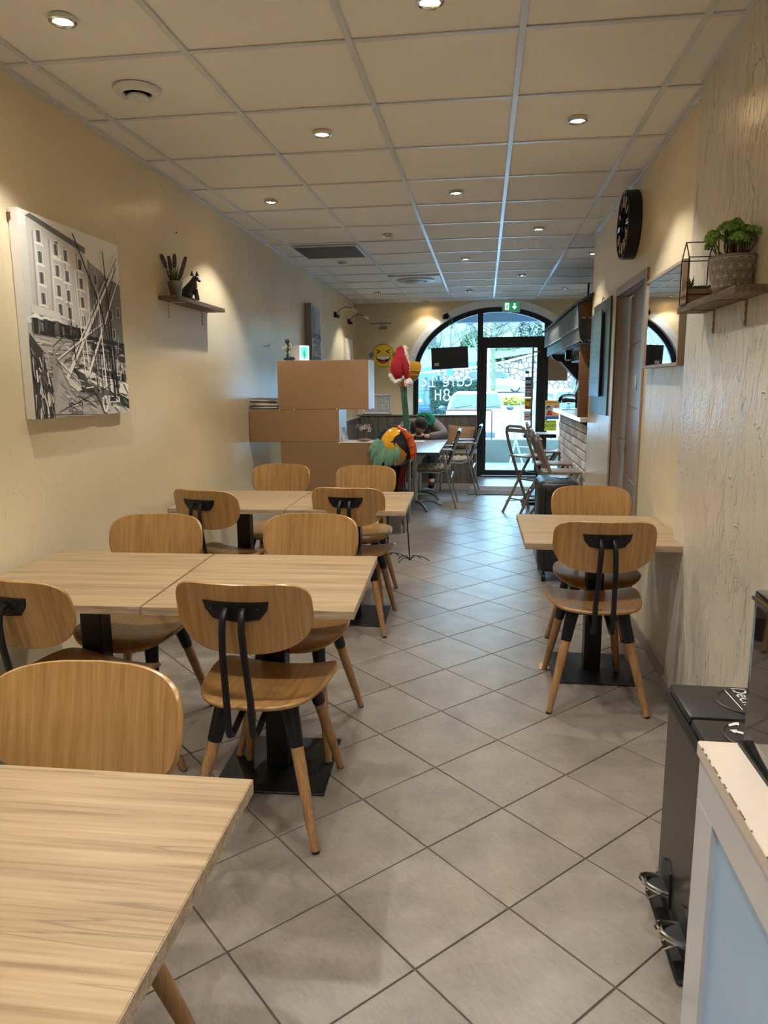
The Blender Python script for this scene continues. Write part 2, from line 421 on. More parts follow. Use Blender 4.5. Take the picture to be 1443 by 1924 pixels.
GREYW = wood('grey stained plank', (lin(78, 74, 70), lin(104, 99, 93), lin(122, 117, 110)), (26, 26, 1.5), rough=0.55, fine=4)
SHELFW = wood('rustic dark board', (lin(74, 58, 46), lin(106, 88, 72), lin(132, 114, 98)), (26, 2.0, 26), rough=0.6, fine=4, bump=0.3)
DOORM = mat('taupe door', lin(128, 110, 96), 0.38, bump=0.08, bscale=120)
DFRAME = mat('taupe door frame', lin(150, 132, 116), 0.35)
ANTH = mat('anthracite aluminium', lin(38, 42, 46), 0.4, metal=0.2)
GLASS = glass_mat('window glass')
CLEAR = glass_mat('clear glassware', (0.96, 0.97, 0.97), 1.4)
PAPER = mat('white paper', lin(232, 230, 226), 0.8)
SKIN = mat('skin', lin(196, 150, 128), 0.55)
TAUPEM = mat('taupe lacquered metal', lin(150, 136, 126), 0.35, metal=0.4)
STONE = stone_mat()

# ================================================================== SETTING
WLX = lambda y: -1.79 - 0.0125*y          # face of the left wall
CZ = 2.59
YF = 11.05                                # inner face of the window wall
# --- walls
b = B()
for yy in ((-2.6, 11.4),):
    b.prism([(WLX(-2.6), -2.6), (WLX(11.4), 11.4), (WLX(11.4)-.18, 11.4), (WLX(-2.6)-.18, -2.6)], 'z', -0.03, 2.8)
struct(b.build('wall_left', WALL, smooth=0))
b = B(); b.box(0.84, 1.05, -2.6, 3.29, -0.03, 2.8); struct(b.build('wall_right', WALLR, smooth=0))
DY0, DY1, DZ = 4.30, 5.17, 1.97           # inner door opening in the right wall
b = B(); b.prism([(3.29, -0.03), (3.29, 2.8), (6.40, 2.8), (6.40, -0.03), (DY1+.03, -0.03), (DY1+.03, DZ+.03), (DY0-.03, DZ+.03), (DY0-.03, -0.03)], 'x', 0.875, 1.05)
struct(b.build('wall_right_recess', WALL, smooth=0))
b = B(); b.box(1.05, 2.75, 6.22, 6.40, -0.03, 2.8); struct(b.build('wall_bar_side', WALL, smooth=0))
b = B(); b.box(2.60, 2.78, 6.40, 11.4, -0.03, 2.8); struct(b.build('wall_bar', WALL, smooth=0))
b = B(); b.box(-2.0, 1.1, -2.8, -2.6, -0.03, 2.8); struct(b.build('wall_back', WALL, smooth=0))
CXA, SPR, AO, BO = 0.17, 1.54, 1.30, 1.03  # arch opening in the window wall (semi ellipse)
def arch(a, bb, n=40, spr=SPR): return [(CXA + a*math.cos(PI*i/n), spr + bb*math.sin(PI*i/n)) for i in range(n+1)]
b = B(); A = arch(AO-.05, BO-.05)
b.prism([(-2.15, -0.03), (-2.15, 2.8), (2.75, 2.8), (2.75, -0.03), (CXA+AO-.05, -0.03)] + A + [(CXA-AO+.05, -0.03)], 'y', YF, YF+.32)
struct(b.build('wall_window', WALL, smooth=0))
# plaster band round the arch
b = B(); o1 = [(CXA+AO+.045, 0.0)] + arch(AO+.045, BO+.045) + [(CXA-AO-.045, 0.0)]; i1 = [(CXA+AO-.055, 0.0)] + arch(AO-.055, BO-.055) + [(CXA-AO+.055, 0.0)]
V = lambda p, y: (p[0], y, p[1])
b.strip([V(p, YF-.012) for p in o1], [V(p, YF-.012) for p in i1]); b.strip([V(p, YF+.02) for p in o1], [V(p, YF-.012) for p in o1]); b.strip([V(p, YF-.012) for p in i1], [V(p, YF+.10) for p in i1])
struct(b.build('trim_arch', TRIMW))

# --- floor: grout slab, 300 tiles, joined remainder
b = B(); b.box(-2.1, 2.7, -2.7, 11.36, -0.06, -0.004)
floor = struct(b.build('floor', mat('grout', lin(92, 80, 70), 0.9, bump=.2), smooth=0)); FL = floor.location.copy()
TILE = tile_mat()
TS = 0.33495; TA = math.radians(45.84); tx, ty = 0.0898, 1.7741
ca, sa = math.cos(TA), math.sin(TA)
tb = B(); h = TS/2 - 0.0022
tb.box(-h, h, -h, h, -0.01, 0.0, bev=0.0016); tile_me = tb.build('floor_tile', TILE, me_only=True)
cells = []
for i in range(-30, 45):
    for j in range(-30, 45):
        u, v = i+.5, j+.5
        x = tx + TS*(u*ca - v*sa); y = ty + TS*(u*sa + v*ca)
        if -2.05 < x < 2.62 and -2.62 < y < 11.3: cells.append((x, y))
def vis(c):
    x, y = c
    return 0 if (-2.0 < x < 0.98 or y > 6.4) and y > 0.55 and x < 1.25 else 1
cells.sort(key=lambda c: (vis(c), c[1]))
rest = B()
for k, (x, y) in enumerate(cells):
    if k < 300:
        o = D.objects.new('floor_tile', tile_me); COL.objects.link(o); o.parent = floor
        o.location = Vector((x, y, random.uniform(-.0006, .0004))) - FL; o.rotation_euler = (0, 0, TA + (PI if random.random() < .5 else 0))
    else:
        M = Matrix.Translation((x, y, 0)) @ Matrix.Rotation(TA, 4, 'Z'); rest.box(-h, h, -h, h, -0.01, 0.0, M=M)
for v in rest.bm.verts: v.co -= FL
tag(rest.build('floor_tile', TILE, floor, smooth=0), kind='stuff')

# --- ceiling: slab, panels, t-bars
b = B(); b.box(-2.1, 2.75, -2.7, 11.36, 2.66, 2.80); ceil = struct(b.build('ceiling', mat('ceiling void', lin(120, 116, 110), 0.9), smooth=0)); CL = ceil.location.copy()
gx = [-1.9724, -1.6924, -1.0924, -.4924, .1076, .7076, 1.3076, 1.9076, 2.62]
gy = [2.7507 + .6*j for j in range(-9, 15)]
gy = [y for y in gy if y > -2.6]; gy = [-2.62] + gy; gy = [y for y in gy if y < 10.95] + [11.06]
pm = {}
holes = []
for i in range(len(gx)-1):
    for j in range(len(gy)-1):
        x0, x1, y0, y1 = gx[i], gx[i+1], gy[j], gy[j+1]
        if x0 > 1.0 and y1 < 6.3: continue
        k = (round(x1-x0, 3), round(y1-y0, 3))
        if k not in pm:
            q = B(); hx, hy = (x1-x0)/2-.004, (y1-y0)/2-.004
            q.box(-hx, hx, -hy, hy, 0, 0.015, bev=.002); pm[k] = q.build('ceiling_panel', CEIL, me_only=True, smooth=0)
        o = D.objects.new('ceiling_panel', pm[k]); COL.objects.link(o); o.parent = ceil
        o.location = Vector(((x0+x1)/2, (y0+y1)/2, CZ+.004)) - CL
        o.rotation_euler = (random.uniform(-.0015, .0015), random.uniform(-.0015, .0015), 0)
for x in gx[1:-1]:
    q = B(); y0 = -2.6 if x < 1.0 else 6.4
    q.box(x-.012, x+.012, y0, 11.05, CZ-.004, CZ+.003, bev=.001)
    for v in q.bm.verts: v.co -= CL
    q.build('main_runner', TBAR, ceil, smooth=0)
for y in gy[1:-1]:
    x1 = .875 if y < 6.4 else 2.6
    q = B(); q.box(-1.95, x1, y-.012, y+.012, CZ-.0025, CZ+.003, bev=.001)
    for v in q.bm.verts: v.co -= CL
    q.build('cross_tee', TBAR, ceil, smooth=0)
# wall angles at the ceiling edge, with ragged filler
b = B(); b.prism([(WLX(-2.6), -2.6), (WLX(11.05), 11.05), (WLX(11.05)+.02, 11.05), (WLX(-2.6)+.02, -2.6)], 'z', CZ-.006, CZ+.003)
for k in range(150):
    y = random.uniform(2.8, 11.0); b.ball((WLX(y)+.002, y, CZ-.008), (random.uniform(.003, .006), random.uniform(.01, .035), random.uniform(.003, .007)), 6, 4)
struct(b.build('trim_1', TBAR, smooth=30))
b = B(); b.box(.855, .875, 3.29, 6.4, CZ-.006, CZ+.003); b.box(.82, .84, -2.6, 3.27, CZ-.006, CZ+.003)
for k in range(150):
    y = random.uniform(3.3, 6.4); b.ball((.873, y, CZ-.012), (random.uniform(.004, .008), random.uniform(.01, .04), random.uniform(.005, .012)), 6, 4)
struct(b.build('trim_2', TBAR, smooth=30))
# baseboards
BB = mat('taupe skirting tile', lin(150, 136, 122), 0.4, var=.06)
b = B(); b.box(.862, .875, 3.30, 4.22, 0, .075, bev=.002); b.box(.862, .875, 5.26, 6.38, 0, .075, bev=.002); b.box(.828, .84, -2.6, 3.29, 0, .075, bev=.002)
struct(b.build('baseboard_right', BB, smooth=0))
b = B(); b.prism([(WLX(-2.6), -2.6), (WLX(7.4), 7.4), (WLX(7.4)+.012, 7.4), (WLX(-2.6)+.012, -2.6)], 'z', 0, .075)
struct(b.build('baseboard_left', BB, smooth=0))

b = B(); b.box(-1.2, -.11, YF+.06, YF+.30, -.03, .90); struct(b.build('wall_under_window', WALL, smooth=0))
# --- window_1 (arched glazing) and door_2 (glass entrance door)
win = struct(T('window_1', None, None, (CXA, YF+.14, 0)))
YG = YF+.10
b = B(); oo = [(CXA+1.25, 0.0)] + arch(1.25, .98) + [(CXA-1.25, 0.0)]; ii = [(CXA+1.17, 0.0)] + arch(1.17, .905) + [(CXA-1.17, 0.0)]
for y in (YG, YG+.07): b.strip([V(p, y) for p in oo], [V(p, y) for p in ii])
b.strip([V(p, YG) for p in ii], [V(p, YG+.07) for p in ii]); b.strip([V(p, YG) for p in oo], [V(p, YG+.07) for p in oo])
b.build('frame', ANTH, win, W=True)
b = B(); b.box(-.115, -.035, YG-.01, YG+.07, 0, 2.44, bev=.003); b.build('mullion', ANTH, win, W=True, smooth=0)
b = B(); b.box(.86, .935, YG-.01, YG+.07, 0, 2.36, bev=.003); b.build('mullion', ANTH, win, W=True, smooth=0)
b = B(); b.box(-.04, .865, YG-.01, YG+.07, 2.02, 2.085, bev=.003); b.build('transom', ANTH, win, W=True, smooth=0)
b = B(); b.box(-1.0, -.115, YG, YG+.07, .86, .94); b.box(.93, 1.35, YG, YG+.07, 0, .07); b.build('rail', ANTH, win, W=True, smooth=0)
def pane(x0, x1, z0, z1=None, n=16):
    q = B(); top = []
    for i in range(n+1):
        x = x0 + (x1-x0)*i/n; t = (x-CXA)/1.18; z = SPR + .915*math.sqrt(max(0, 1-t*t)) if abs(t) < 1 else SPR
        top.append((x, z if z1 is None else z1))
    poly = [(x0, z0), (x1, z0)] + top[::-1]
    q.prism(poly, 'y', YG+.03, YG+.036); q.build('pane', GLASS, win, W=True, smooth=0)
pane(-1.0, -.10, .93); pane(-.05, .87, 2.075); pane(.925, 1.345, .06)
door = struct(T('door_2', None, None, (.41, YF+.1, 0)))
YD = YG-.005
b = B()
b.box(-.04, .03, YD, YD+.06, .02, 2.02, bev=.003); b.box(.765, .86, YD, YD+.06, .02, 2.02, bev=.003)
b.box(.03, .765, YD, YD+.06, 1.925, 2.02, bev=.003); b.box(.03, .765, YD, YD+.06, .02, .10, bev=.003)
b.build('leaf_frame', ANTH, door, W=True, smooth=0)
b = B(); b.box(.03, .765, YD+.025, YD+.031, .10, 1.925); b.build('pane', GLASS, door, W=True, smooth=0)
b = B(); b.tube([(.70, YD-.06, .45), (.70, YD-.06, 1.93)], .014, 12)
for z in (.6, 1.86): b.tube([(.70, YD-.06, z), (.785, YD-.03, z), (.80, YD+.01, z)], .010, 8)
b.build('pull_bar', mat('satin steel bar', lin(170, 166, 160), .3, metal=.9), door, W=True)
b = B(); b.lathe([(.018, 0), (.018, .012), (.0, .012)], 14, M=Matrix.Translation((.81, YD, .82)) @ Matrix.Rotation(PI/2, 4, 'X')); b.build('lock_cylinder', CHROME, door, W=True)
b = B(); b.box(-.06, .9, YD-.03, YD+.08, -.004, .012, bev=.002); b.build('threshold', ANTH, door, W=True, smooth=0)
# payment and parking style stickers on the glass (flat print)
P = Print((.60, YD+.024, 0), (1, 0, 0), (0, 0, 1), (0, -1, 0), step=.0002)
P.rect(0, 1.545, .055, 1.585, (.55, .5, .48)); P.rect(.01, 1.558, .045, 1.570, (.05, .05, .06))
P.rect(0, 1.20, .095, 1.50, (.75, .78, .82)); P.rect(.003, 1.37, .092, 1.49, lin(40, 80, 150)); P.rect(.012, 1.40, .083, 1.45, (.75, .85, .95)); P.line((.05, 1.38), (.05, 1.48), .004, lin(40, 80, 150))
P.rect(.006, 1.325, .03, 1.35, lin(190, 60, 50)); P.rect(.035, 1.325, .09, 1.35, lin(50, 60, 130)); P.rect(.01, 1.29, .085, 1.305, lin(120, 120, 140)); P.rect(.006, 1.215, .09, 1.26, lin(120, 116, 124)); P.rect(.03, 1.23, .07, 1.245, (.8, .8, .8))
P.rect(0, 1.02, .092, 1.185, lin(235, 195, 50)); P.rect(.02, 1.14, .075, 1.165, lin(120, 70, 20)); P.poly([(.01, 1.03), (.01, 1.06), (.03, 1.08), (.05, 1.055), (.07, 1.07), (.085, 1.03)], lin(120, 60, 50))
P.rect(-.004, .85, .11, .985, lin(205, 196, 200)); P.rect(.01, .90, .07, .92, (.1, .1, .12)); P.disc((.092, .935), .013, .013, lin(200, 40, 50)); P.rect(.01, .94, .06, .95, lin(140, 60, 70))
P.build('sticker', door)

# trowel ridges in the plaster: real thin welts on the wall faces
def ridges(wall_name, xf, side, y0, y1, z0, z1, n, seed, lmax, rmax, zbias=0):
    random.seed(seed); b = B(); rw = random.uniform
    for k in range(n):
        y = rw(y0, y1); z = z0 + (z1-z0)*random.random()**(1+zbias); l = rw(.03, lmax); cv_ = rw(-.9, .9); a = rw(-.45, .45); r = rw(.0010, rmax); P_ = []
        for i in range(7):
            t_ = i/6; ang = a + cv_*t_; y += math.sin(ang)*l/6; z -= math.cos(ang)*l/6
            P_.append((xf(y) + side*r*.5, min(max(y, y0), y1), z))
        b.tube(P_, [r*.2, r*.8, r, r, r*.9, r*.6, r*.1], 5, flat=1)
    w_ = D.objects[wall_name]
    for v in b.bm.verts: v.co -= w_.location
    o = b.build('plaster_ridge', w_.data.materials[0], w_, smooth=80); o['kind'] = 'stuff'
ridges('wall_right', lambda y: .84, 1, 1.2, 3.27, .35, 2.2, 420, 77, .26, .0036, .35)
ridges('wall_right', lambda y: .84, 1, 1.8, 3.27, 1.7, 2.5, 120, 78, .22, .0028)
ridges('wall_right_recess', lambda y: .875, 1, 3.32, 4.20, .3, 1.7, 150, 79, .22, .0024)
ridges('wall_right_recess', lambda y: .875, 1, 3.32, 6.30, 2.05, 2.55, 70, 81, .10, .0014)
ridges('wall_left', WLX, -1, 2.0, 7.2, .8, 2.3, 260, 80, .12, .0015)
# --- inner door in the right wall
dr = struct(T('door_1', None, None, (.93, (DY0+DY1)/2, 0)))
b = B()
for (y0, y1, z0, z1) in ((DY0-.055, DY0, 0, DZ+.05), (DY1, DY1+.055, 0, DZ+.05), (DY0-.0, DY1, DZ, DZ+.05)):
    b.box(.862, .876, y0, y1, z0, z1, bev=.003)
b.build('casing', DFRAME, dr, W=True, smooth=0)
b = B(); b.box(.868, 1.04, DY0-.028, DY0, 0, DZ+.028); b.box(.868, 1.04, DY1, DY1+.028, 0, DZ+.028); b.box(.868, 1.04, DY0, DY1, DZ, DZ+.028)
b.box(1.005, 1.02, DY1-.012, DY1, 0, DZ); b.box(.90, .915, DY1-.004, DY1, 0, DZ); b.box(.90, .915, DY0, DY1, DZ-.006, DZ); b.box(.935, .945, DY0, DY1, DZ-.01, DZ)
b.build('jamb', DFRAME, dr, W=True, smooth=0)
LEAF_A = 5.0
LM = Matrix.Translation((.884, DY0+.004, 0)) @ Matrix.Rotation(math.radians(-LEAF_A), 4, 'Z')   # hinged at the near side, slightly ajar
b = B(); zs = [0.01, .34, .80, 1.245, 1.64, DZ-.006]; LW = DY1-DY0-.016
for i in range(5): b.box(0, .040, 0, LW, zs[i]+(.003 if i else 0), zs[i+1]-.003, bev=.003, M=LM)
b.box(.004, .036, .008, LW-.008, .02, DZ-.02, M=LM)
b.build('leaf', DOORM, dr, W=True, smooth=0)
b = B(); b.box(-.006, .002, LW-.075, LW-.035, .93, 1.09, bev=.003, M=LM); b.tube([LM @ Vector(p) for p in ((0, LW-.055, 1.03), (-.045, LW-.055, 1.03), (-.055, LW-.065, 1.03), (-.058, LW-.16, 1.03))], .009, 10)
b.build('handle', CHROME, dr, W=True)
b = B(); b.lathe([(.05, 0), (.05, .004), (0, .004)], 24, M=LM @ Matrix.Translation((0, .34, 1.41)) @ Matrix.Rotation(-PI/2, 4, 'Y')); b.build('pictogram_disc', mat('brushed disc', lin(175, 178, 176), .35, metal=.6), dr, W=True)

# --- built-in bench with plank panelling (left corner of the window wall)
bench = T('panelled_bench', 'grey wooden plank bench with high panelled back running under the arched window', 'bench', (-1.0, 10.6, 0))
BY = YF-.045
x = -1.88
while x < -.13:
    q = B(); q.box(x+.002, min(x+.138, -.125), BY, YF-.003, 0.0, .925, bev=.003); q.build('plank', GREYW, bench, W=True, smooth=0); x += .14
b = B(); b.box(-1.92, -.10, BY-.015, YF-.001, .925, .945, bev=.003); b.build('cap_rail', GREYW, bench, W=True, smooth=0)
y = 7.5
while y < 10.95:
    q = B(); yy = min(y+.138, YF-.05); X = WLX(y)
    q.box(X+.002, X+.04, y+.002, yy, 0, .905, bev=.003); q.build('plank', GREYW, bench, W=True, smooth=0); y += .14
b = B(); b.prism([(WLX(7.5)+.002, 7.5), (WLX(11)+.002, 11.0), (WLX(11)+.055, 11.0), (WLX(7.5)+.055, 7.5)], 'z', .905, .925); b.build('cap_rail', mat('light cap', lin(170, 160, 146), .5), bench, W=True, smooth=0)
b = B(); b.box(-1.88, -.12, 10.30, BY-.002, .41, .44, bev=.004); b.build('seat_board', GREYW, bench, W=True, smooth=0)
x = -1.86
while x < -.14:
    q = B(); q.box(x+.002, min(x+.138, -.125), 10.32, 10.34, 0, .408, bev=.003); q.build('plank', GREYW, bench, W=True, smooth=0); x += .14
b = B(); b.box(-.125, -.10, 10.28, BY, 0, .44, bev=.003); b.box(-.125, -.10, BY-.02, YF-.002, .44, .93, bev=.003); b.build('end_panel', GREYW, bench, W=True, smooth=0)

# ================================================================== CEILING FITTINGS
LENS_ON = mat('lit lens', (1, .9, .7), 0.3, emit=((1.0, 0.78, 0.48), 60))
LENS_OFF = mat('unlit lens', lin(70, 68, 64), 0.15, metal=.5)
spot_data = D.lights.new('spot_lamp', 'SPOT'); spot_data.energy = SPOT_W; spot_data.color = SPOT_COL
spot_data.spot_size = math.radians(104); spot_data.spot_blend = 0.4; spot_data.shadow_soft_size = 0.025
weak_data = spot_data.copy(); weak_data.energy = SPOT_W*.25
def ceiling_spot(x, y, label, on=True, group='recessed ceiling spotlights', tilt=(0, 0)):
    t = T('ceiling_spotlight', label, 'spotlight', (x, y, CZ-.012), group=group)
    q = B(); q.lathe([(.030, .004), (.032, -.002), (.038, -.004), (.045, .0), (.047, .010), (.045, .014)], 24); q.build('trim_ring', CHROME, t)
    q = B(); q.lathe([(0, .004), (.031, .004)], 20); q.build('lens', LENS_ON if on else LENS_OFF, t)
    if on:
        l = D.objects.new('lamp_light', weak_data if y > 10.5 else spot_data); COL.objects.link(l); l.parent = t; l.location = (0, 0, -.012)
        l.rotation_euler = (tilt[0], tilt[1], 0)
G1 = 'lit recessed ceiling spotlights'
for (x, y, lb, on) in [
    (-1.392, 2.452, 'lit recessed spotlight in the top left of the photo above the large harbour canvas', 1),
    (-.19, 2.51, 'lit recessed spotlight cut by the top edge of the photo', 1),
    (-.791, 3.65, 'lit recessed spotlight above the second row of tables, left of the bright runner', 1),
    (.40, 3.653, 'lit recessed spotlight above the single table by the right wall', 1),
    (-1.406, 4.87, 'lit recessed spotlight near the left wall above the small shelf with the dog figurine', 1),
    (-.197, 4.84, 'lit recessed spotlight in mid ceiling between the two bright runners, fourth row', 1),
    (-.796, 6.08, 'unlit recessed spotlight right of the grey air grille', 0),
    (.397, 6.03, 'lit recessed spotlight in front of the black wall clock', 1),
    (-1.406, 7.299, 'unlit recessed spotlight behind the grey air grille', 0),
    (-.2, 7.3, 'lit recessed spotlight between the runners, right of the round air diffuser', 1),
    (.975, 7.22, 'lit recessed spotlight half hidden by the right wall corner', 1),
    (.391, 8.5, 'small lit recessed spotlight above the bar canopy end', 1),
    (-1.416, 9.706, 'small lit recessed spotlight near the far left corner above the swing-arm lamps', 1),
    (-.215, 9.75, 'small lit recessed spotlight in front of the arched window left of the exit sign', 1),
    (.984, 9.739, 'small lit recessed spotlight right of the exit sign', 1),
    (-.862, 10.85, 'small lit recessed spotlight against the window wall above the socket', 1)]:
    ceiling_spot(x, y, lb, bool(on), G1 if on else 'unlit recessed ceiling spotlights')
for (x, y) in [(-.79, 1.25), (.4, 1.25), (-1.4, .05), (-.2, .05), (-.79, -1.15), (.4, -1.15), (1.7, 7.3), (1.7, 9.7)]:
    ceiling_spot(x, y, 'lit recessed spotlight of the ceiling rows outside the photo', True, 'recessed spotlights outside the photo')

t = T('round_air_valve', 'round white ventilation valve with a central disc in the ceiling near the left wall', 'air vent', (-1.421, 3.033, CZ-.03))
b = B(); b.lathe([(.056, .03), (.056, .012), (.066, .004), (.085, .010), (.092, .022), (.092, .03)], 36); b.build('collar', WHITE, t)
b = B(); b.lathe([(0, -.012), (.036, -.010), (.043, -.002), (.04, .006), (0, .008)], 32); b.build('disc', WHITE, t)
b = B(); b.lathe([(0, .022), (.056, .022)], 24); b.build('throat', BLKP, t)
t = T('ceiling_air_grille', 'grey rectangular perforated air grille in the ceiling', 'air vent', (-1.40, 6.72, CZ-.012))
b = B(); b.box(-.29, .29, -.29, .29, 0, .012, bev=.003); b.build('frame', TBAR, t, smooth=0)
for k in range(22):
    q = B(); x = -.262 + k*.025; q.box(x-.002, x+.002, -.265, .265, -.006, .001); q.build('slat', mat('grey slat', lin(120, 118, 112), .6), t, smooth=0)
b = B(); b.box(-.27, .27, -.27, .27, -.003, .001); b.build('mesh', mat('dark mesh', lin(98, 96, 90), .7, bump=.5, bscale=400), t, smooth=0)
t = T('round_air_diffuser', 'round white air diffuser on a square ceiling plate beyond the grey grille', 'air diffuser', (-.80, 8.60, CZ-.03))
b = B(); b.box(-.288, .288, -.288, .288, .018, .028, bev=.002); b.build('plate', WHITE, t, smooth=0)
b = B(); b.lathe([(.13, .02), (.13, .0), (.17, -.005), (.215, .006), (.225, .02)], 40); b.build('outer_ring', mat('grey ring', lin(176, 176, 172), .35), t)
b = B(); b.lathe([(0, -.012), (.07, -.01), (.105, 0), (.10, .008), (0, .01)], 36); b.build('core', mat('grey core', lin(150, 150, 146), .35), t)
b = B(); b.lathe([(0, .015), (.13, .015)], 30); b.build('throat', BLKP, t)

# exit sign hung from the ceiling before the arch
t = T('exit_sign', 'green and white running-man exit sign with a down arrow hung before the arch', 'exit sign', (.35, 10.6, 2.385))
b = B(); b.box(-.125, .125, -.02, .02, 0, .155, bev=.006); b.build('housing', WHITE, t, smooth=0)
b = B(); b.box(-.06, .06, -.012, .012, .155, .18, bev=.004); b.tube([(-.04, 0, .17), (-.04, 0, .208)], .004, 6); b.tube([(.04, 0, .17), (.04, 0, .208)], .004, 6); b.build('bracket', WHITE, t)
P = Print((-.105, -.0205, .02), (1, 0, 0), (0, 0, 1), (0, -1, 0), step=.0001)
gr = lin(20, 130, 84); wc = (.85, .92, .85)
P.rect(0, 0, .21, .115, gr); P.rect(.018, .01, .075, .105, wc)
P.disc((.056, .088), .007, .008, gr, 14); P.line((.052, .078), (.044, .050), .012, gr); P.line((.052, .074), (.066, .064), .006, gr); P.line((.048, .074), (.034, .066), .006, gr); P.line((.034, .066), (.030, .056), .006, gr)
P.line((.044, .052), (.060, .040), .008, gr); P.line((.060, .040), (.056, .022), .007, gr); P.line((.044, .052), (.036, .034), .008, gr); P.line((.036, .034), (.022, .030), .007, gr)
P.rect(.138, .05, .162, .10, wc); P.poly([(.112, .058), (.15, .015), (.188, .058), (.165, .055), (.135, .055)], wc)
P.build('pictogram_panel', t, W=False, emit=.5)

# ================================================================== TABLES
def square_table(name, label, cx, cy, rz, w=.67, d=.72, z=.72, group=None, base=(0, 0)):
    t = T(name, label, 'table', (cx, cy, 0), rz, group)
    b = B(); b.box(-w/2, w/2, -d/2, d/2, z-.027, z, bev=.0015); b.build('tabletop', OAKT, t, smooth=0)
    b = B()
    e = .0006
    b.box(-w/2-e, w/2+e, -d/2-e, -d/2+.001, z-.0265, z-.0015); b.box(-w/2-e, w/2+e, d/2-.001, d/2+e, z-.0265, z-.0015)
    b.box(-w/2-e, -w/2+.001, -d/2, d/2, z-.0265, z-.0015); b.box(w/2-.001, w/2+e, -d/2, d/2, z-.0265, z-.0015)
    b.build('edge_band', OAKE, t, smooth=0)
    bx, by = base
    b = B(); b.box(bx-.04, bx+.04, by-.04, by+.04, .008, z-.035, bev=.004); b.build('pedestal', BLKM, t, smooth=0)
    b = B(); b.box(bx-.2, bx+.2, by-.2, by+.2, 0, .008, bev=.002); b.build('base_plate', BLKM, t, smooth=0)
    b = B(); b.box(bx-.17, bx+.17, by-.025, by+.025, z-.035, z-.027); b.box(bx-.025, bx+.025, by-.17, by+.17, z-.035, z-.027); b.build('bracket', BLKM, t, smooth=0)
    return t
R3 = math.radians(2.6)
square_table('restaurant_table', 'nearest oak-topped table, cut off by the lower left corner of the photo', -.72, .75, math.radians(1.0), d=.74)
square_table('restaurant_table', 'oak-topped table at the aisle end of the second row, chair with black bracket in front', -.735, 2.43, R3)
square_table('restaurant_table', 'oak-topped table of the second row pushed against the left wall', -1.413, 2.40, R3)
square_table('restaurant_table', 'oak-topped table at the aisle end of the back row before the hardboard shelf', -.762, 4.21, math.radians(1.8))
square_table('restaurant_table', 'oak-topped table of the back row nearest the left wall', -1.438, 4.19, math.radians(1.8))
square_table('restaurant_table', 'single oak-topped table against the right wall', .525, 3.475, math.radians(.6), w=.685, base=(.02, .04))

# ================================================================== WOODEN CHAIRS
def sgnp(v, e): return math.copysign(abs(v)**e, v)
def plate_mesh(fn, n=56, rings=9, th=.012, rnd=True):
    """closed plywood shell; fn(r, a) -> point, normal-ish handled by thickness vector fn2"""
    b = B()
    top = []; bot = []
    for k in range(rings+1):
        r = k/rings; r = math.sin(r*PI/2)**.9
        ra = []; rb = []
        for j in range(n):
            a = 2*PI*j/n
            p, nn = fn(r, a)
            tt = th/2*(1 if k < rings else .45)
            ra.append(b.bm.verts.new(p + nn*tt)); rb.append(b.bm.verts.new(p - nn*tt))
        top.append(ra); bot.append(rb)
    bmesh.ops.remove_doubles(b.bm, verts=[v for v in top[0]], dist=1e-5); bmesh.ops.remove_doubles(b.bm, verts=[v for v in bot[0] if v.is_valid], dist=1e-5)
    t0 = [v for v in top[0] if v.is_valid][0]; b0 = [v for v in bot[0] if v.is_valid][0]
    for L, c in ((top, t0), (bot, b0)):
        for j in range(n): b.bm.faces.new((c, L[1][j], L[1][(j+1) % n]))
        for k in range(1, rings):
            for j in range(n): b.bm.faces.new((L[k][j], L[k+1][j], L[k+1][(j+1) % n], L[k][(j+1) % n]))
    # slightly wider mid edge
    mid = []
    for j in range(n):
        p, nn = fn(1.004, 2*PI*j/n); mid.append(b.bm.verts.new(p))
    for j in range(n):
        b.bm.faces.new((top[-1][j], top[-1][(j+1) % n], mid[(j+1) % n], mid[j]))
        b.bm.faces.new((mid[j], mid[(j+1) % n], bot[-1][(j+1) % n], bot[-1][j]))
    return b
def back_fn(r, a):
    n = 4.2 if math.sin(a) > 0 else 3.0
    u = sgnp(math.cos(a), 2/n)*r; v = sgnp(math.sin(a), 2/n)*r
    x = u*.207*(1 - .07*max(0, -v)); zz = v*.113
    y = -.262 - zz*.22 + .072*(x/.207)**2
    p = Vector((x, y, .744 + zz - .004*(1-(x/.207)**2)*max(0, v)))
    nn = Vector((-2*.072*x/.207**2, 1, .22)).normalized()
    return p, nn
def seat_fn(r, a):
    n = 3.1
    u = sgnp(math.cos(a), 2/n)*r; v = sgnp(math.sin(a), 2/n)*r
    hw = .205 + .026*v
    x = u*hw; y = v*.225
    z = .445 + .028*(abs(x)/.215)**2.2 - .028*max(0, (v-.55)/.45)**2 + .014*max(0, (-v-.5)/.5)**2 - .006
    dzdx = .028*2.2*(abs(x)/.215)**1.2/.215*(1 if x > 0 else -1)
    return Vector((x, y, z)), Vector((-dzdx, 0, 1)).normalized()
BACK_ME = plate_mesh(back_fn).build('backrest', OAKC, me_only=True, smooth=35)
SEAT_ME = plate_mesh(seat_fn, th=.014).build('seat', OAKS, me_only=True, smooth=35)
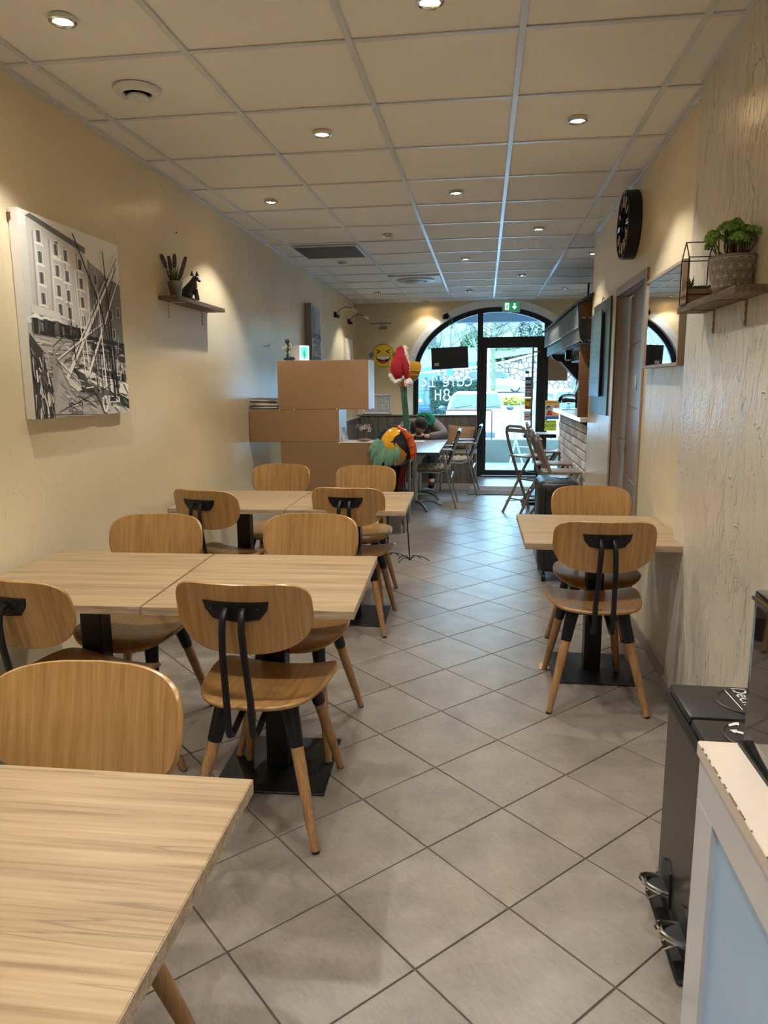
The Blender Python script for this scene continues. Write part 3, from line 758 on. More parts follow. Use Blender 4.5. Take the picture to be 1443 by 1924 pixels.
def make_chair():
    t = T('dining_chair', '', 'chair')
    for nm, me in (('backrest', BACK_ME), ('seat', SEAT_ME)):
        o = D.objects.new(nm, me); COL.objects.link(o); o.parent = t
    # black bracket on the rear of the backrest, following its curve
    b = B(); n = 14; fr = []; bk = []
    for s_, th in ((fr, .0065), (bk, .0105)):
        for (vz, wx) in ((.024, .098), (-.002, .092), (-.030, .070)):
            row = []
            for i in range(n+1):
                x = -wx + 2*wx*i/n; zz = .032 + vz - (.006*(1-(x/wx)**2) if vz < -.02 else 0)
                y = -.262 - zz*.22 + .072*(x/.207)**2 - th
                row.append((x, y, .744+zz))
            s_.append(row)
    for R in (fr, bk):
        for k in range(2): b.strip(R[k], R[k+1])
    b.strip(fr[0], bk[0]); b.strip(fr[2], bk[2]); b.strip([r[0] for r in fr], [r[0] for r in bk]); b.strip([r[-1] for r in fr], [r[-1] for r in bk])
    for x in (-.068, .068): b.ball((x, -.280, .778), (.005, .004, .005), 8, 6)
    b.build('bracket_plate', BLKM, t)
    for s_ in (-1, 1):
        b = B(); x = .026*s_
        P0 = [(x, -.272, .778), (x, -.288, .772), (x*1.05, -.300, .755), (x*1.1, -.306, .72), (x*1.2, -.303, .66), (x*1.3, -.290, .58), (x*1.4, -.277, .50), (x*1.4, -.272, .44), (x*1.4, -.270, .405), (x*1.4, -.262, .385), (x*1.4, -.245, .378), (x*1.4, -.21, .388), (x*1.4, -.15, .408), (x*1.4, -.05, .425)]
        b.tube(P0, .0095, 8, flat=1.15); b.build('support_tube', BLKM, t)
    b = B(); b.box(-.115, .115, -.13, .14, .415, .428, bev=.003); b.box(-.13, .13, -.02, .02, .425, .434); b.build('under_frame', BLKM, t, smooth=0)
    for (tx_, ty_, fx_, fy_) in ((-.105, -.12, -.205, -.225), (.105, -.12, .205, -.225), (-.105, .13, -.175, .275), (.105, .13, .175, .275)):
        a = Vector((tx_, ty_, .425)); f = Vector((fx_, fy_, 0)); d = f-a
        b = B(); b.tube([a + d*.27, a + d*.6, a + d*.985], [.0205, .0180, .0132], 14); leg = b.build('leg', OAKL, t)
        b = B(); b.tube([a - d*.02, a + d*.05, a + d*.28, a + d*.285], [.031, .027, .0225, .0215], 14); b.build('steel_sleeve', BLKM, leg)
        b = B(); b.tube([a + d*.982, f], [.0125, .012], 12); b.build('foot_glide', BLKP, leg)
    return t
chair0 = make_chair(); first = [True]
def chair(x, y, rz, label, group=None):
    rz = math.radians(rz)
    if first[0]:
        first[0] = False; chair0.location = (x, y, 0); chair0.rotation_euler = (0, 0, rz); chair0['label'] = label
        if group: chair0['group'] = group
        return chair0
    return copy_tree(chair0, None, (x, y, 0), rz, label, group)
chair(-.685, 2.165, -1, 'oak chair with black bracket towards us at the aisle-side table of the second row')
chair(-1.32, 2.13, -16, 'oak dining chair with black bracket cut by the left edge of the photo')
chair(-.725, 2.735, 179, 'oak dining chair facing us behind the aisle-side table of the second row')
chair(-1.375, 2.66, 181, 'oak dining chair facing us behind the wall-side table of the second row')
chair(-.725, 4.08, -3, 'oak dining chair with black bracket towards us at the aisle-side table of the back row')
chair(-1.445, 3.92, -14, 'oak dining chair with black bracket at the wall-side table of the back row')
chair(-.79, 4.62, 180, 'oak dining chair facing us at the aisle end of the back row before the shelf')
chair(-1.40, 4.68, 180, 'oak dining chair facing us at the wall end of the back row before the shelf')
chair(.497, 3.215, 1, 'oak chair with black bracket towards us at the table by the right wall')
chair(.572, 3.72, 180, 'oak dining chair facing us behind the single table by the right wall')
chair(-.765, 1.015, 179, 'largest oak dining chair backrest, facing us behind the nearest table')
chair(-1.02, 6.75, 70, 'oak dining chair half hidden behind the tall painted metal bird')

# ================================================================== HARDBOARD-BACKED SHELF UNIT
sh = T('cube_shelf_unit', 'stepped white shelf unit turned with its raw brown hardboard back to the tables', 'shelf', (-1.35, 5.72, 0))
WH = mat('white melamine', lin(222, 224, 226), .35)
CHIP = mat('raw chipboard edge', lin(150, 116, 80), .9, var=.35, vscale=300)
def cube(x0, x1, z0, z1, open_=True, zf=None):
    y0, y1 = 5.60, 5.90
    q = B(); q.box(x0+.0015, x1-.0015, y0, y0+.004, z0+.002, z1-.001, bev=.0008); q.build('back_panel', MDF, sh, W=True, smooth=0)
    q = B(); q.box(x0, x1, y0+.004, y1, z0, z0+.018); q.box(x0, x1, y0+.004, y1, z1-.018, z1); q.box(x0, x0+.018, y0+.004, y1, z0+.018, z1-.018); q.box(x1-.018, x1, y0+.004, y1, z0+.018, z1-.018)
    q.build('box_carcass', WH, sh, W=True, smooth=0)
    q = B(); q.box(x0, x1, y0+.0035, y0+.0045, z0-.0004, z0+.018); q.build('chipboard_edge', CHIP, sh, W=True, smooth=0)
cube(-1.612, -.888, 1.212, 1.590)
cube(-1.850, -1.123, .955, 1.211)
cube(-1.602, -.861, .575, .954)
cube(-1.602, -.861, .18, .574)
b = B(); b.box(-1.58, -.88, 5.62, 5.88, 0, .18, bev=.003); b.build('plinth', WH, sh, W=True, smooth=0)
for (x, z) in ((-1.60, 1.209), (-1.14, 1.213), (-1.125, .952), (-1.545, .955), (-1.48, 1.211)):
    q = B(); q.ball((x, 5.598, z), (.006 if z != .955 else .004, .004, .006 if z != .955 else .004), 8, 6); q.build('screw_cap', WHITE, sh, W=True)
# folders lying on the middle box
for k, (dx, th, c, L, rz) in enumerate([(0, .010, (70, 68, 66), .225, 1), (.002, .012, (200, 192, 180), .222, -2), (-.003, .010, (60, 60, 62), .23, 2), (.003, .012, (206, 198, 186), .225, -1), (.0, .010, (172, 160, 146), .228, 3), (.001, .011, (66, 64, 64), .224, -3), (.004, .012, (204, 196, 184), .220, 2), (.006, .009, (120, 112, 104), .218, -4)]):
    z = 1.2115 + sum([.010, .012, .010, .012, .010, .011, .012, .009][:k])
    M = Matrix.Translation((-1.728+dx, 5.735, z)) @ Matrix.Rotation(math.radians(rz), 4, 'Z') @ Matrix.Rotation(math.radians([0, .4, -.3, .5, -.2, .4, 1.2, 1.8][k]), 4, 'Y')
    q = B(); q.box(-L/2, L/2-.006, -.125, .125, 0.0006, th-.001, bev=.001, M=M)
    names = ['bottom dark menu folder of the stack on the shelf unit', 'second lowest, pale menu folder in the stack on the shelf unit', 'third lowest, dark menu folder in the stack on the shelf unit', 'fourth lowest, pale menu folder in the stack on the shelf unit', 'tan menu folder in the middle of the stack on the shelf unit', 'third from top, dark menu folder in the stack on the shelf unit', 'second from top, pale menu folder in the stack on the shelf unit', 'topmost, skewed grey-brown menu folder of the stack on the shelf unit']
    tag(q.build('menu_folder', mat('folder%d' % k, lin(*c), .7), smooth=0), names[k], 'folder', 'menu folders stacked on the shelf unit')
# figurine, lit picture box on top
t = T('orchid_figurine', 'small dark figurine with pale blossoms on top of the shelf unit', 'figurine', (-1.535, 5.68, 1.59))
b = B(); b.ball((0, 0, .014), (.045, .035, .014), 14, 8); b.ball((.02, 0, .018), (.03, .02, .012), 12, 6); b.build('base', BLKP, t)
b = B(); b.tube([(-.01, 0, .02), (-.012, 0, .07), (.0, 0, .11), (-.008, 0, .135)], [.012, .010, .007, .008], 8); b.ball((-.01, 0, .150), (.020, .018, .018), 12, 8); b.tube([(0, 0, .10), (.02, 0, .12), (.035, 0, .115)], .004, 6); b.build('stem', mat('dark bronze', lin(60, 52, 44), .5), t)
b = B(); random.seed(3)
for k in range(16):
    a = random.uniform(0, 2*PI); r = random.uniform(.02, .05); b.ball((-.005+r*math.cos(a)*1.0, .6*r*math.sin(a), .055+random.random()*.07), (.012, .009, .006), 7, 5, M=Matrix.Rotation(random.random()*3, 4, 'Y'))
b.build('blossoms', mat('cream blossom', lin(206, 196, 160), .6), t)
t = T('lit_picture_box', 'small white box with a glowing green picture on top of the shelf unit', 'light box', (-1.475, 5.81, 1.59), math.radians(-38))
b = B(); b.box(-.055, .055, -.05, .05, 0, .125, bev=.003); b.build('box', WHITE, t, smooth=0)
P = Print((.0555, -.045, .008), (0, 1, 0), (0, 0, 1), (1, 0, 0), step=.0002)
P.rect(0, 0, .09, .11, (.75, 1, .9)); P.rect(.006, .006, .084, .104, lin(90, 225, 180)); P.poly([(.02, .006), (.03, .06), (.045, .09), (.055, .05), (.07, .006)], lin(30, 150, 110)); P.line((.045, .02), (.046, .10), .006, lin(40, 120, 90)); P.rect(.02, .01, .035, .03, lin(210, 255, 235)); P.rect(.055, .01, .07, .03, lin(210, 255, 235))
P.build('picture', t, W=False, emit=1.0)
# leaning frame and gem tree on the lowest box
t = T('leaning_picture', 'white-edged picture leaning in the gap of the shelf unit beside the gem tree', 'picture', (-1.07, 5.68, .955))
M = Matrix.Rotation(math.radians(14), 4, 'Y') @ Matrix.Rotation(math.radians(-14), 4, 'Z')
b = B(); b.box(-.008, .008, 0, .16, .003, .200, bev=.002, M=Matrix.Translation((-.035, 0, 0)) @ Matrix.Rotation(math.radians(-14), 4, 'Y')); b.build('frame', WHITE, t, smooth=0)
b = B(); b.box(.008, .0086, .01, .15, .012, .190, M=Matrix.Translation((-.035, 0, 0)) @ Matrix.Rotation(math.radians(-14), 4, 'Y')); b.build('print', mat('grey print', lin(178, 184, 188), .5, var=.3, vscale=60), t, smooth=0)
t = T('gem_tree', 'small wire tree with pinkish gem leaves on an oval wooden base on the shelf unit', 'ornament', (-.945, 5.70, .955))
b = B(); b.ball((0, 0, .014), (.055, .035, .014), 18, 8); b.build('base', mat('brown wood base', lin(112, 82, 60), .4), t)
b = B(); b.tube([(0, 0, .02), (.003, 0, .05), (-.002, 0, .075)], [.005, .004, .003], 6)
random.seed(11); leaves = B()
for k in range(26):
    a = random.uniform(0, 2*PI); el = random.uniform(.15, 1.45); r = random.uniform(.045, .072)
    tip = Vector((math.cos(a)*math.cos(el)*r, math.sin(a)*math.cos(el)*r*.8, .075+math.sin(el)*r*.9))
    b.tube([(-.002, 0, .072), ((tip.x)*.5, tip.y*.5, .078+(tip.z-.075)*.6), tip], .0011, 4)
    for q in range(5): leaves.ball(tip + Vector((random.uniform(-.012, .012), random.uniform(-.012, .012), random.uniform(-.010, .010))), random.uniform(.0035, .006), 6, 4)
b.build('wire_trunk', mat('copper wire', lin(120, 84, 60), .4, metal=.7), t)
leaves.build('gem_leaves', mat('rose quartz', lin(206, 184, 178), .25), t)['kind'] = 'stuff'

# ================================================================== LEFT WALL
def wall_frame_y(y): return WLX(y)
# --- large harbour canvas (flat painting on a real stretched canvas)
cv = T('harbour_canvas', 'large black and white harbour painting on canvas on the left wall', 'painting', (WLX(3.1)+.002, 3.1, 1.272), 0)
y0, y1, z0, z1 = 2.705, 3.495, 1.272, 2.078
sk = lambda y, o: WLX(y)+o
b = B(); b.prism([(sk(y0, .003), y0), (sk(y1, .003), y1), (sk(y1, .042), y1), (sk(y0, .042), y0)], 'z', z0, z1); b.build('stretched_canvas', mat('canvas white', lin(226, 222, 214), .8, bump=.2, bscale=600), cv, W=True, smooth=0)
U = Vector((sk(y1, 0)-sk(y0, 0), y1-y0, 0)); UN = U.normalized(); NN = Vector((UN.y, -UN.x, 0))
P = Print((sk(y0, .0425), y0, z0), tuple(U), (0, 0, z1-z0), tuple(NN), step=.00002); P.clip = True
random.seed(5); R = random.uniform
def g(v): v = min(255, v*1.06+4); c = lin(v, v*.985, v*.95); return c
P.rect(0, 0, 1, 1, g(214)); P.rect(0.0, 0, 1, .47, g(176))
# buildings
P.poly([(.06, .50), (.06, .985), (.60, .905), (.60, .47)], g(186))
P.poly([(.06, .975), (.10, .995), (.61, .92), (.61, .885)], g(96))
P.poly([(.0, .5), (.0, .93), (.06, .93), (.06, .5)], g(200))
P.poly([(.62, .42), (.62, .86), (.78, .815), (.80, .80), (1, .765), (1, .40)], g(134))
P.poly([(.80, .40), (.80, .80), (1, .765), (1, .40)], g(112)); P.poly([(.62, .70), (.62, .86), (.72, .83), (.72, .70)], g(150))
for x in (.10, .24, .38, .50): P.line((x, .5), (x+.01, .93-x*.12), .012, g(150)); P.line((x+.02, .5), (x+.03, .93-x*.12), .018, g(206))
for (u_, vs_) in ((.16, (.90, .80, .70, .60)), (.32, (.875, .85)), (.31, (.86, .755, .655, .56)), (.40, (.845, .74, .64, .55)), (.54, (.82, .72, .62, .52))):
    for v_ in vs_:
        P.rect(u_-.026, v_-.034, u_+.026, v_+.03, g(214)); P.rect(u_-.02, v_-.03, u_+.018, v_+.026, g(110)); P.rect(u_-.006, v_-.03, u_+.004, v_+.026, g(52)); P.line((u_-.04, v_-.036), (u_+.04, v_-.042), .008, g(228))
for (u_, v_) in ((.70, .76), (.86, .70), (.86, .58), (.88, .47), (.95, .6), (.68, .62), (.74, .60)):
    P.rect(u_-.02, v_-.03, u_+.02, v_+.03, g(176)); P.rect(u_-.012, v_-.026, u_+.012, v_+.026, g(60))
# awnings, dark arcade
P.poly([(.04, .50), (.60, .47), (.62, .40), (.04, .42)], g(38))
for k in range(26): x = R(.04, .6); P.line((x, R(.41, .44)), (x+R(-.01, .02), R(.46, .50)), R(.004, .02), g(R(30, 130)))
for x in (.08, .17, .26): P.poly([(x-.06, .495), (x, .525), (x+.06, .488), (x, .497)], g(236))
P.poly([(.04, .56), (.30, .54), (.30, .50), (.04, .52)], g(206))
P.poly([(.60, .44), (1, .42), (1, .30), (.60, .36)], g(52))
# water and reflections
for k in range(150):
    x, y = R(.02, .95), R(.20, .42); l = R(.03, .16); P.line((x, y), (min(.99, x+l), y-R(-.004, .012)), R(.003, .008), g(random.choice([70, 96, 120, 214, 228, 206, 160])))
# quay
P.poly([(.13, .0), (.62, .0), (.56, .03), (.24, .30), (.20, .36)], g(150)); P.poly([(.16, .0), (.55, .0), (.24, .27)], g(168))
P.poly([(.0, .0), (.15, .0), (.17, .10), (.10, .34), (.0, .42)], g(60))
for k in range(60):
    x = R(.0, .16); y = R(.02, .36); P.line((x, y), (x+R(-.02, .03), y-R(.02, .10)), R(.003, .012), g(random.choice([24, 40, 90, 150, 200, 222])))
for k in range(40): x = R(.2, .5); y = R(.0, .2); P.line((x, y), (x+R(.03, .1), y-R(-.02, .05)), R(.002, .006), g(R(130, 196)))
# hulls
def hull(pts, c, rim): P.poly(pts, g(c)); P.line(pts[0], pts[1], .012, g(rim))
hull([(.24, .29), (.46, .19), (.44, .13), (.34, .14), (.28, .22)], 206, 240); hull([(.36, .27), (.72, .17), (.70, .11), (.48, .13)], 70, 238)
hull([(.46, .25), (1.0, .17), (1.0, .11), (.62, .14)], 222, 250); hull([(.60, .27), (.98, .24), (.98, .19), (.66, .21)], 60, 236)
hull([(.52, .20), (1.0, .08), (1.0, .0), (.72, .0)], 92, 244); P.poly([(.72, .0), (.66, .08), (1, .02), (1, 0)], g(190)); P.poly([(.86, .12), (1, .08), (1, .02), (.90, .05)], g(40))
P.rect(.74, .065, .88, .105, g(236)); P.rect(.755, .072, .865, .098, g(60))
P.disc((.70, .06), .035, .05, g(226)); P.line((.70, .03), (.705, .09), .012, g(40)); P.line((.69, .06), (.72, .055), .01, g(40))
for k in range(120):
    x, y = R(.25, .98), R(.02, .30); a = R(-.5, .5); l = R(.02, .10); P.line((x, y), (min(.99, x+l), y-l*R(-.2, .7)), R(.002, .008), g(random.choice([18, 30, 60, 110, 170, 220, 240])))
for k in range(60): x = R(.62, .97); y = R(.15, .38); P.line((x, y), (x+R(-.01, .02), y+R(.03, .12)), R(.003, .010), g(random.choice([16, 24, 40, 90, 200])))
# spars and masts
for a, c_, w_, w2 in (((.30, .20), (.93, .87), .034, .010), ((.52, .22), (.96, .80), .020, .007), ((.36, .30), (.94, .93), .012, .006), ((.22, .30), (.72, .52), .010, .006)): P.line(a, c_, w_, g(226), w2); P.line((a[0]+.02, a[1]), (c_[0]+.01, c_[1]-.01), .006, g(90))
P.line((.46, .97), (.72, .60), .010, g(26), .016); P.line((.72, .60), (.86, .14), .012, g(30)); P.line((.78, .93), (.86, .10), .010, g(26), .022); P.line((.93, .88), (.60, .24), .006, g(40))
for (x, a, c_, w_, v_) in ((.38, .28, .62, .010, 40), (.47, .22, .78, .012, 228), (.52, .20, .56, .012, 232), (.60, .12, .56, .010, 44), (.66, .05, .82, .008, 30), (.70, .16, .70, .014, 226), (.74, .14, .66, .010, 30), (.80, .10, .55, .020, 24), (.62, .40, .86, .008, 34)):
    P.line((x+.02, a), (x-.01, c_), w_, g(v_), w_*.6)
P.line((.18, .36), (.40, .48), .006, g(40)); P.line((.20, .30), (.64, .05), .005, g(60)); P.line((.2, .03), (.75, .16), .005, g(50)); P.line((.05, .02), (.62, .0), .004, g(30))
P.build('harbour_painting', cv, rough=.6)
MU = Matrix((UN, Vector((0, 0, 1)), NN)).transposed().to_4x4()
def onwall(u_, v_, off=.0445): p = Vector((sk(y0, .0), y0, z0)) + U*u_ + Vector((0, 0, (z1-z0)*v_)) + NN*off; M = MU.copy(); M.translation = p; return M
textmesh('JONET', .042, M=onwall(.38, .055, .0500)).build('signature', mat('dark red ink', lin(70, 40, 36), .6), cv, W=True, smooth=0)
textmesh('St-Brice', .030, M=onwall(.38, .022, .0500)).build('signature', mat('dark ink', lin(50, 46, 44), .6), cv, W=True, smooth=0)
b = B(); b.box(WLX(2.69)+.0, WLX(2.69)+.012, 2.698, 2.706, 2.035, 2.06); b.build('corner_clip', mat('brown clip', lin(92, 70, 50), .6), cv, W=True, smooth=0)

# --- left shelf with lavender pot and dog figurine
def bracket(b, x, y, z, s, depth=.10, drop=.09):
    b.box(min(x, x+s*.003), max(x, x+s*.003), y-.008, y+.008, z-drop, z, bev=.001)
    b.box(min(x, x+s*depth), max(x, x+s*depth), y-.008, y+.008, z-.003, z, bev=.001)
t = T('wall_shelf', 'small dark wooden shelf on white brackets on the left wall, beside the harbour canvas', 'shelf', (WLX(4.4), 4.4, 1.78))
b = B(); b.prism([(WLX(4.04)+.002, 4.03), (WLX(4.81)+.002, 4.80), (WLX(4.81)+.124, 4.80), (WLX(4.04)+.124, 4.03)], 'z', 1.882, 1.905); b.build('board', SHELFW, t, W=True, smooth=0)
for y in (4.17, 4.70):
    b = B(); bracket(b, WLX(y)+.001, y, 1.882, 1)
    b.build('bracket', mat('white slotted steel', lin(206, 200, 190), .5), t, W=True, smooth=0)
    b = B()
    for k in range(4): b.box(WLX(y)+.004, WLX(y)+.0046, y-.003, y+.003, 1.80+.02*k, 1.808+.02*k)
    b.build('slots', BLKP, t, W=True, smooth=0)
t = T('lavender_pot', 'artificial lavender in a small zinc bucket on the left wall shelf', 'plant pot', (WLX(4.1)+.065, 4.13, 1.905))
b = B(); b.lathe([(.0, .001), (.028, 0), (.030, .003), (.043, .080), (.045, .082), (.045, .088), (.041, .088), (.040, .08), (0, .075)], 24); b.build('zinc_bucket', mat('zinc', lin(150, 148, 144), .38, metal=.9, var=.15, vscale=30), t)
random.seed(21)
lf = B(); fl = B(); st = B()
for k in range(60):
    a = R(0, 2*PI); o = R(.0, .03); l = R(.05, .12); sp_ = R(.02, .07)
    p0 = Vector((o*math.cos(a), o*math.sin(a), .075)); p2 = p0 + Vector((sp_*math.cos(a), sp_*math.sin(a), l)); p1 = (p0+p2)/2 + Vector((0, 0, .012))
    d = Vector((-math.sin(a), math.cos(a), 0))*.0022
    lf.strip([p0-d, p1-d, p2], [p0+d, p1+d, p2+Vector((0, 0, .001))])
for (dx, dy, l) in ((-.058, -.03, .150), (-.030, .0, .145), (-.004, .02, .158), (.066, .01, .140), (.035, .04, .09)):
    tip = Vector((dx, dy, .08+l)); base = Vector((dx*.3, dy*.25, .075)); st.tube([base, (base+tip)/2 + Vector((0, dy*.1, 0)), tip], .0018, 5)
    dd = (tip-base).normalized()
    for q in range(9):
        c = tip - dd*(q*.0085)
        for j in range(5):
            a = 2*PI*j/5 + q*.6; rr = .004 + .005*math.sin(PI*(q+1)/10.5)
            fl.ball(c + Vector((rr*math.cos(a), rr*math.sin(a), 0)), (.0042, .0042, .0050), 6, 4)
lf.build('leaves', mat('lavender leaf', lin(74, 92, 50), .6), t)['kind'] = 'stuff'
st.build('stems', mat('lavender stem', lin(92, 104, 66), .6), t)
fl.build('flower_spikes', mat('dusty purple', lin(92, 72, 84), .7), t)['kind'] = 'stuff'
# dog figurine (faces away from the camera, head turned)
t = T('dog_figurine', 'dark brown sitting dog figurine with raised ears on the left wall shelf', 'figurine', (WLX(4.4)+.062, 4.36, 1.905), math.radians(-90))
def ears(b):
    for (y_, x_) in ((.020, .006), (.046, -.008)):
        b.loft([[(x_-.008, y_-.010, .150), (x_+.008, y_-.010, .150), (x_+.006, y_+.010, .150), (x_-.008, y_+.010, .150)], [(x_-.001, y_-.002, .180), (x_+.001, y_-.002, .180), (x_+.001, y_, .180), (x_-.001, y_, .180)]])
    b.ball((.010, .066, .118), (.008, .010, .007), 8, 6)
skinmesh('dog', [(0, -.045, .024), (0, -.02, .055), (0, .015, .088), (0, .028, .118), (0, .036, .142), (0, .060, .126), (.012, .038, .05), (.014, .046, .006), (-.012, .038, .05), (-.014, .046, .006), (0, -.062, .05), (0, -.072, .082), (.016, -.01, .014), (-.016, -.01, .014), (.018, .030, .006), (-.018, .030, .006)],
    [(0, 1), (1, 2), (2, 3), (3, 4), (4, 5), (2, 6), (6, 7), (2, 8), (8, 9), (0, 10), (10, 11), (0, 12), (0, 13), (12, 14), (13, 15)],
    [.036, .036, .027, .019, .023, .013, .011, .009, .011, .009, .007, .005, .020, .020, .010, .010], mat('dark brown resin', lin(62, 50, 44), .45), t, extra=ears)

# nail holes and a cup hook
tag(B().ball((WLX(4.343)+.001, 4.343, 2.305), (.004, .006, .006), 8, 6).build('wall_plug_hole', BLKP), 'tiny dark screw hole in the left wall above the shelf', 'hole')
b = B(); b.tube([(WLX(6.1), 6.10, 1.727), (WLX(6.1)+.03, 6.10, 1.727), (WLX(6.1)+.04, 6.13, 1.728), (WLX(6.1)+.04, 6.14, 1.75)], .003, 6); b.tube([(WLX(6.1)+.02, 6.09, 1.727), (WLX(6.1)+.02, 6.05, 1.727)], .002, 5)
tag(b.build('cup_hook', BLKM), 'small black screw hook in the left wall before the shelf unit', 'hook')

# --- second and third canvas
t = T('leaning_canvas', 'tall grey street-scene canvas hanging tilted forward above the shelf unit', 'painting', (WLX(7.95), 7.95, 1.45))
b = B(); b.prism([(WLX(7.6)+.004, 7.64), (WLX(8.24)+.002, 8.22), (WLX(8.24)+.05, 8.22), (WLX(7.6)+.075, 7.64)], 'z', 1.45, 2.245); b.build('stretched_canvas', mat('canvas side', lin(150, 142, 134), .8), t, W=True, smooth=0)
a0 = Vector((WLX(7.6)+.0752, 7.64, 1.45)); a1 = Vector((WLX(8.24)+.0502, 8.22, 1.45)); UU = a1-a0; un = UU.normalized(); nn = Vector((un.y, -un.x, 0))
P = Print(a0, UU, (0, 0, .795), nn, step=.0001)
P.rect(0, 0, 1, 1, g(168)); P.rect(.08, .62, .95, .97, g(150)); P.rect(.05, .56, .98, .63, g(92)); P.rect(.15, .36, .9, .54, g(136)); P.rect(.05, .20, 1, .32, g(90)); P.poly([(.25, 0), (.35, .24), (.55, .24), (.7, 0)], g(190)); P.rect(.66, .0, .8, .2, g(110))
for k in range(14): x = R(.1, .9); P.line((x, R(.6, .7)), (x, R(.85, .97)), R(.01, .05), g(random.choice([110, 186, 200, 90])))
for k in range(70): x, y = R(.02, .95), R(.02, .6); P.line((x, y), (min(.98, x+R(-.05, .12)), y+R(-.05, .05)), R(.006, .03), g(random.choice([80, 110, 190, 206, 216])))
P.build('street_painting', t, rough=.7)
t = T('small_canvas', 'small white canvas with black brushwork near the far left corner', 'painting', (WLX(10.2), 10.2, 1.50))
b = B(); b.prism([(WLX(9.95)+.002, 9.95), (WLX(10.5)+.002, 10.5), (WLX(10.5)+.03, 10.5), (WLX(9.95)+.03, 9.95)], 'z', 1.50, 2.03); b.build('stretched_canvas', mat('canvas warm', lin(206, 190, 166), .8), t, W=True, smooth=0)
P = Print((WLX(9.95)+.0305, 9.95, 1.50), (WLX(10.5)-WLX(9.95), .55, 0), (0, 0, .53), (1, .0125, 0), step=.0001)
P.rect(.12, 0, 1, 1, g(214)); P.poly([(.5, .0), (.55, .45), (.7, .5), (.72, .9), (.78, .55), (.9, .4), (.92, .0)], g(44))
for k in range(50): x, y = R(.2, .9), R(.0, .6); P.line((x, y), (min(.98, x+R(-.08, .1)), y+R(-.02, .08)), R(.01, .05), g(random.choice([30, 60, 120, 200, 230])))
P.build('ink_painting', t, rough=.7)
# swing-arm picture lamps
def arm_lamp(y, label):
    x = WLX(y); t = T('picture_lamp', label, 'lamp', (x, y, 2.24), group='swing-arm picture lamps')
    q = B(); q.box(x, x+.035, y-.028, y+.028, 2.245, 2.31, bev=.004); q.tube([(x+.03, y, 2.262), (x+.055, y+.02, 2.255)], .022, 12); q.build('wall_box', BLKM, t, W=True)
    q = B(); q.tube([(x+.04, y, 2.30), (x+.08, y+.02, 2.345), (x+.13, y+.03, 2.37), (x+.19, y+.03, 2.365), (x+.22, y+.03, 2.35)], .005, 8); q.ball((x+.215, y+.03, 2.352), .012, 8, 6); q.build('arm', mat('dark steel', lin(62, 58, 54), .35, metal=.8), t, W=True)
    q = B(); q.tube([(x+.215, y+.03, 2.352), (x+.30, y+.03, 2.315)], .016, 10); q.build('lamp_head', CHROME, t, W=True)
arm_lamp(9.30, 'nearer black and chrome swing-arm picture lamp on the left wall')
arm_lamp(10.30, 'farther black and chrome swing-arm picture lamp on the left wall')

# ================================================================== WINDOW WALL ITEMS
t = T('bar_picture_lamp', 'slim grey bar picture lamp on the window wall above the laughing face', 'lamp', (-1.545, YF, 2.22))
b = B(); b.box(-1.70, -1.39, YF-.14, YF-.115, 2.283, 2.305, bev=.004); b.build('light_bar', mat('grey steel', lin(150, 148, 146), .35, metal=.7), t, W=True, smooth=0)
b = B(); b.box(-1.58, -1.46, YF-.03, YF-.001, 2.215, 2.26, bev=.005); b.tube([(-1.52, YF-.02, 2.25), (-1.52, YF-.08, 2.28), (-1.52, YF-.125, 2.292)], .006, 8); b.build('wall_box', mat('grey steel', (0, 0, 0)), t, W=True)
t = T('laughing_face_sign', 'round yellow laughing face sign with blue tears on the window wall', 'sign', (-1.52, YF, 1.665))
b = B(); b.lathe([(0, 0), (.170, 0), (.172, .008), (.170, .016), (0, .016)], 40, M=Matrix.Translation((-1.52, YF-.002, 1.83)) @ Matrix.Rotation(PI/2, 4, 'X')); b.build('disc', mat('sign rim', lin(120, 96, 20), .5), t, W=True)
b = B()
for s_ in (-1, 1): b.ball((-1.52+s_*.175, YF-.016, 1.835), (.045, .008, .035), 14, 8, M=Matrix.Rotation(s_*.5, 4, 'Y'))
b.build('tear', mat('tear blue', lin(104, 140, 176), .4), t, W=True)
P = Print((-1.52, YF-.0185, 1.83), (1, 0, 0), (0, 0, 1), (0, -1, 0), step=.0002)
P.disc((0, 0), .165, .165, lin(236, 200, 46), 40)
for s_ in (-1, 1): P.line((s_*.10, .085), (s_*.045, .062), .016, lin(58, 52, 44)); P.line((s_*.045, .062), (s_*.10, .035), .016, lin(58, 52, 44))
P.poly([(-.115, -.005), (.115, -.005), (.10, -.055), (.06, -.10), (0, -.12), (-.06, -.10), (-.10, -.055)], lin(66, 44, 34)); P.poly([(-.105, -.008), (.105, -.008), (.09, -.045), (0, -.062), (-.09, -.045)], lin(236, 232, 220)); P.disc((0, -.095), .05, .02, lin(196, 60, 50), 20)
P.build('face_print', t)
t = T('framed_floor_plan', 'white framed evacuation floor plan on the window wall beside the shelf unit', 'framed plan', (-1.62, YF, .955))
b = B()
for (a, c, e, f) in ((-1.84, -1.40, .957, .975), (-1.84, -1.40, 1.235, 1.255), (-1.84, -1.822, .957, 1.255), (-1.42, -1.40, .957, 1.255)): b.box(a, c, YF-.022, YF-.001, e, f, bev=.003)
b.build('frame', WHITE, t, W=True, smooth=0)
P = Print((-1.822, YF-.008, .975), (1, 0, 0), (0, 0, 1), (0, -1, 0), step=.0003)
P.rect(0, 0, .402, .26, lin(206, 208, 210)); k_ = lin(70, 74, 80)
P.rect(.05, .215, .16, .228, lin(120, 124, 130))
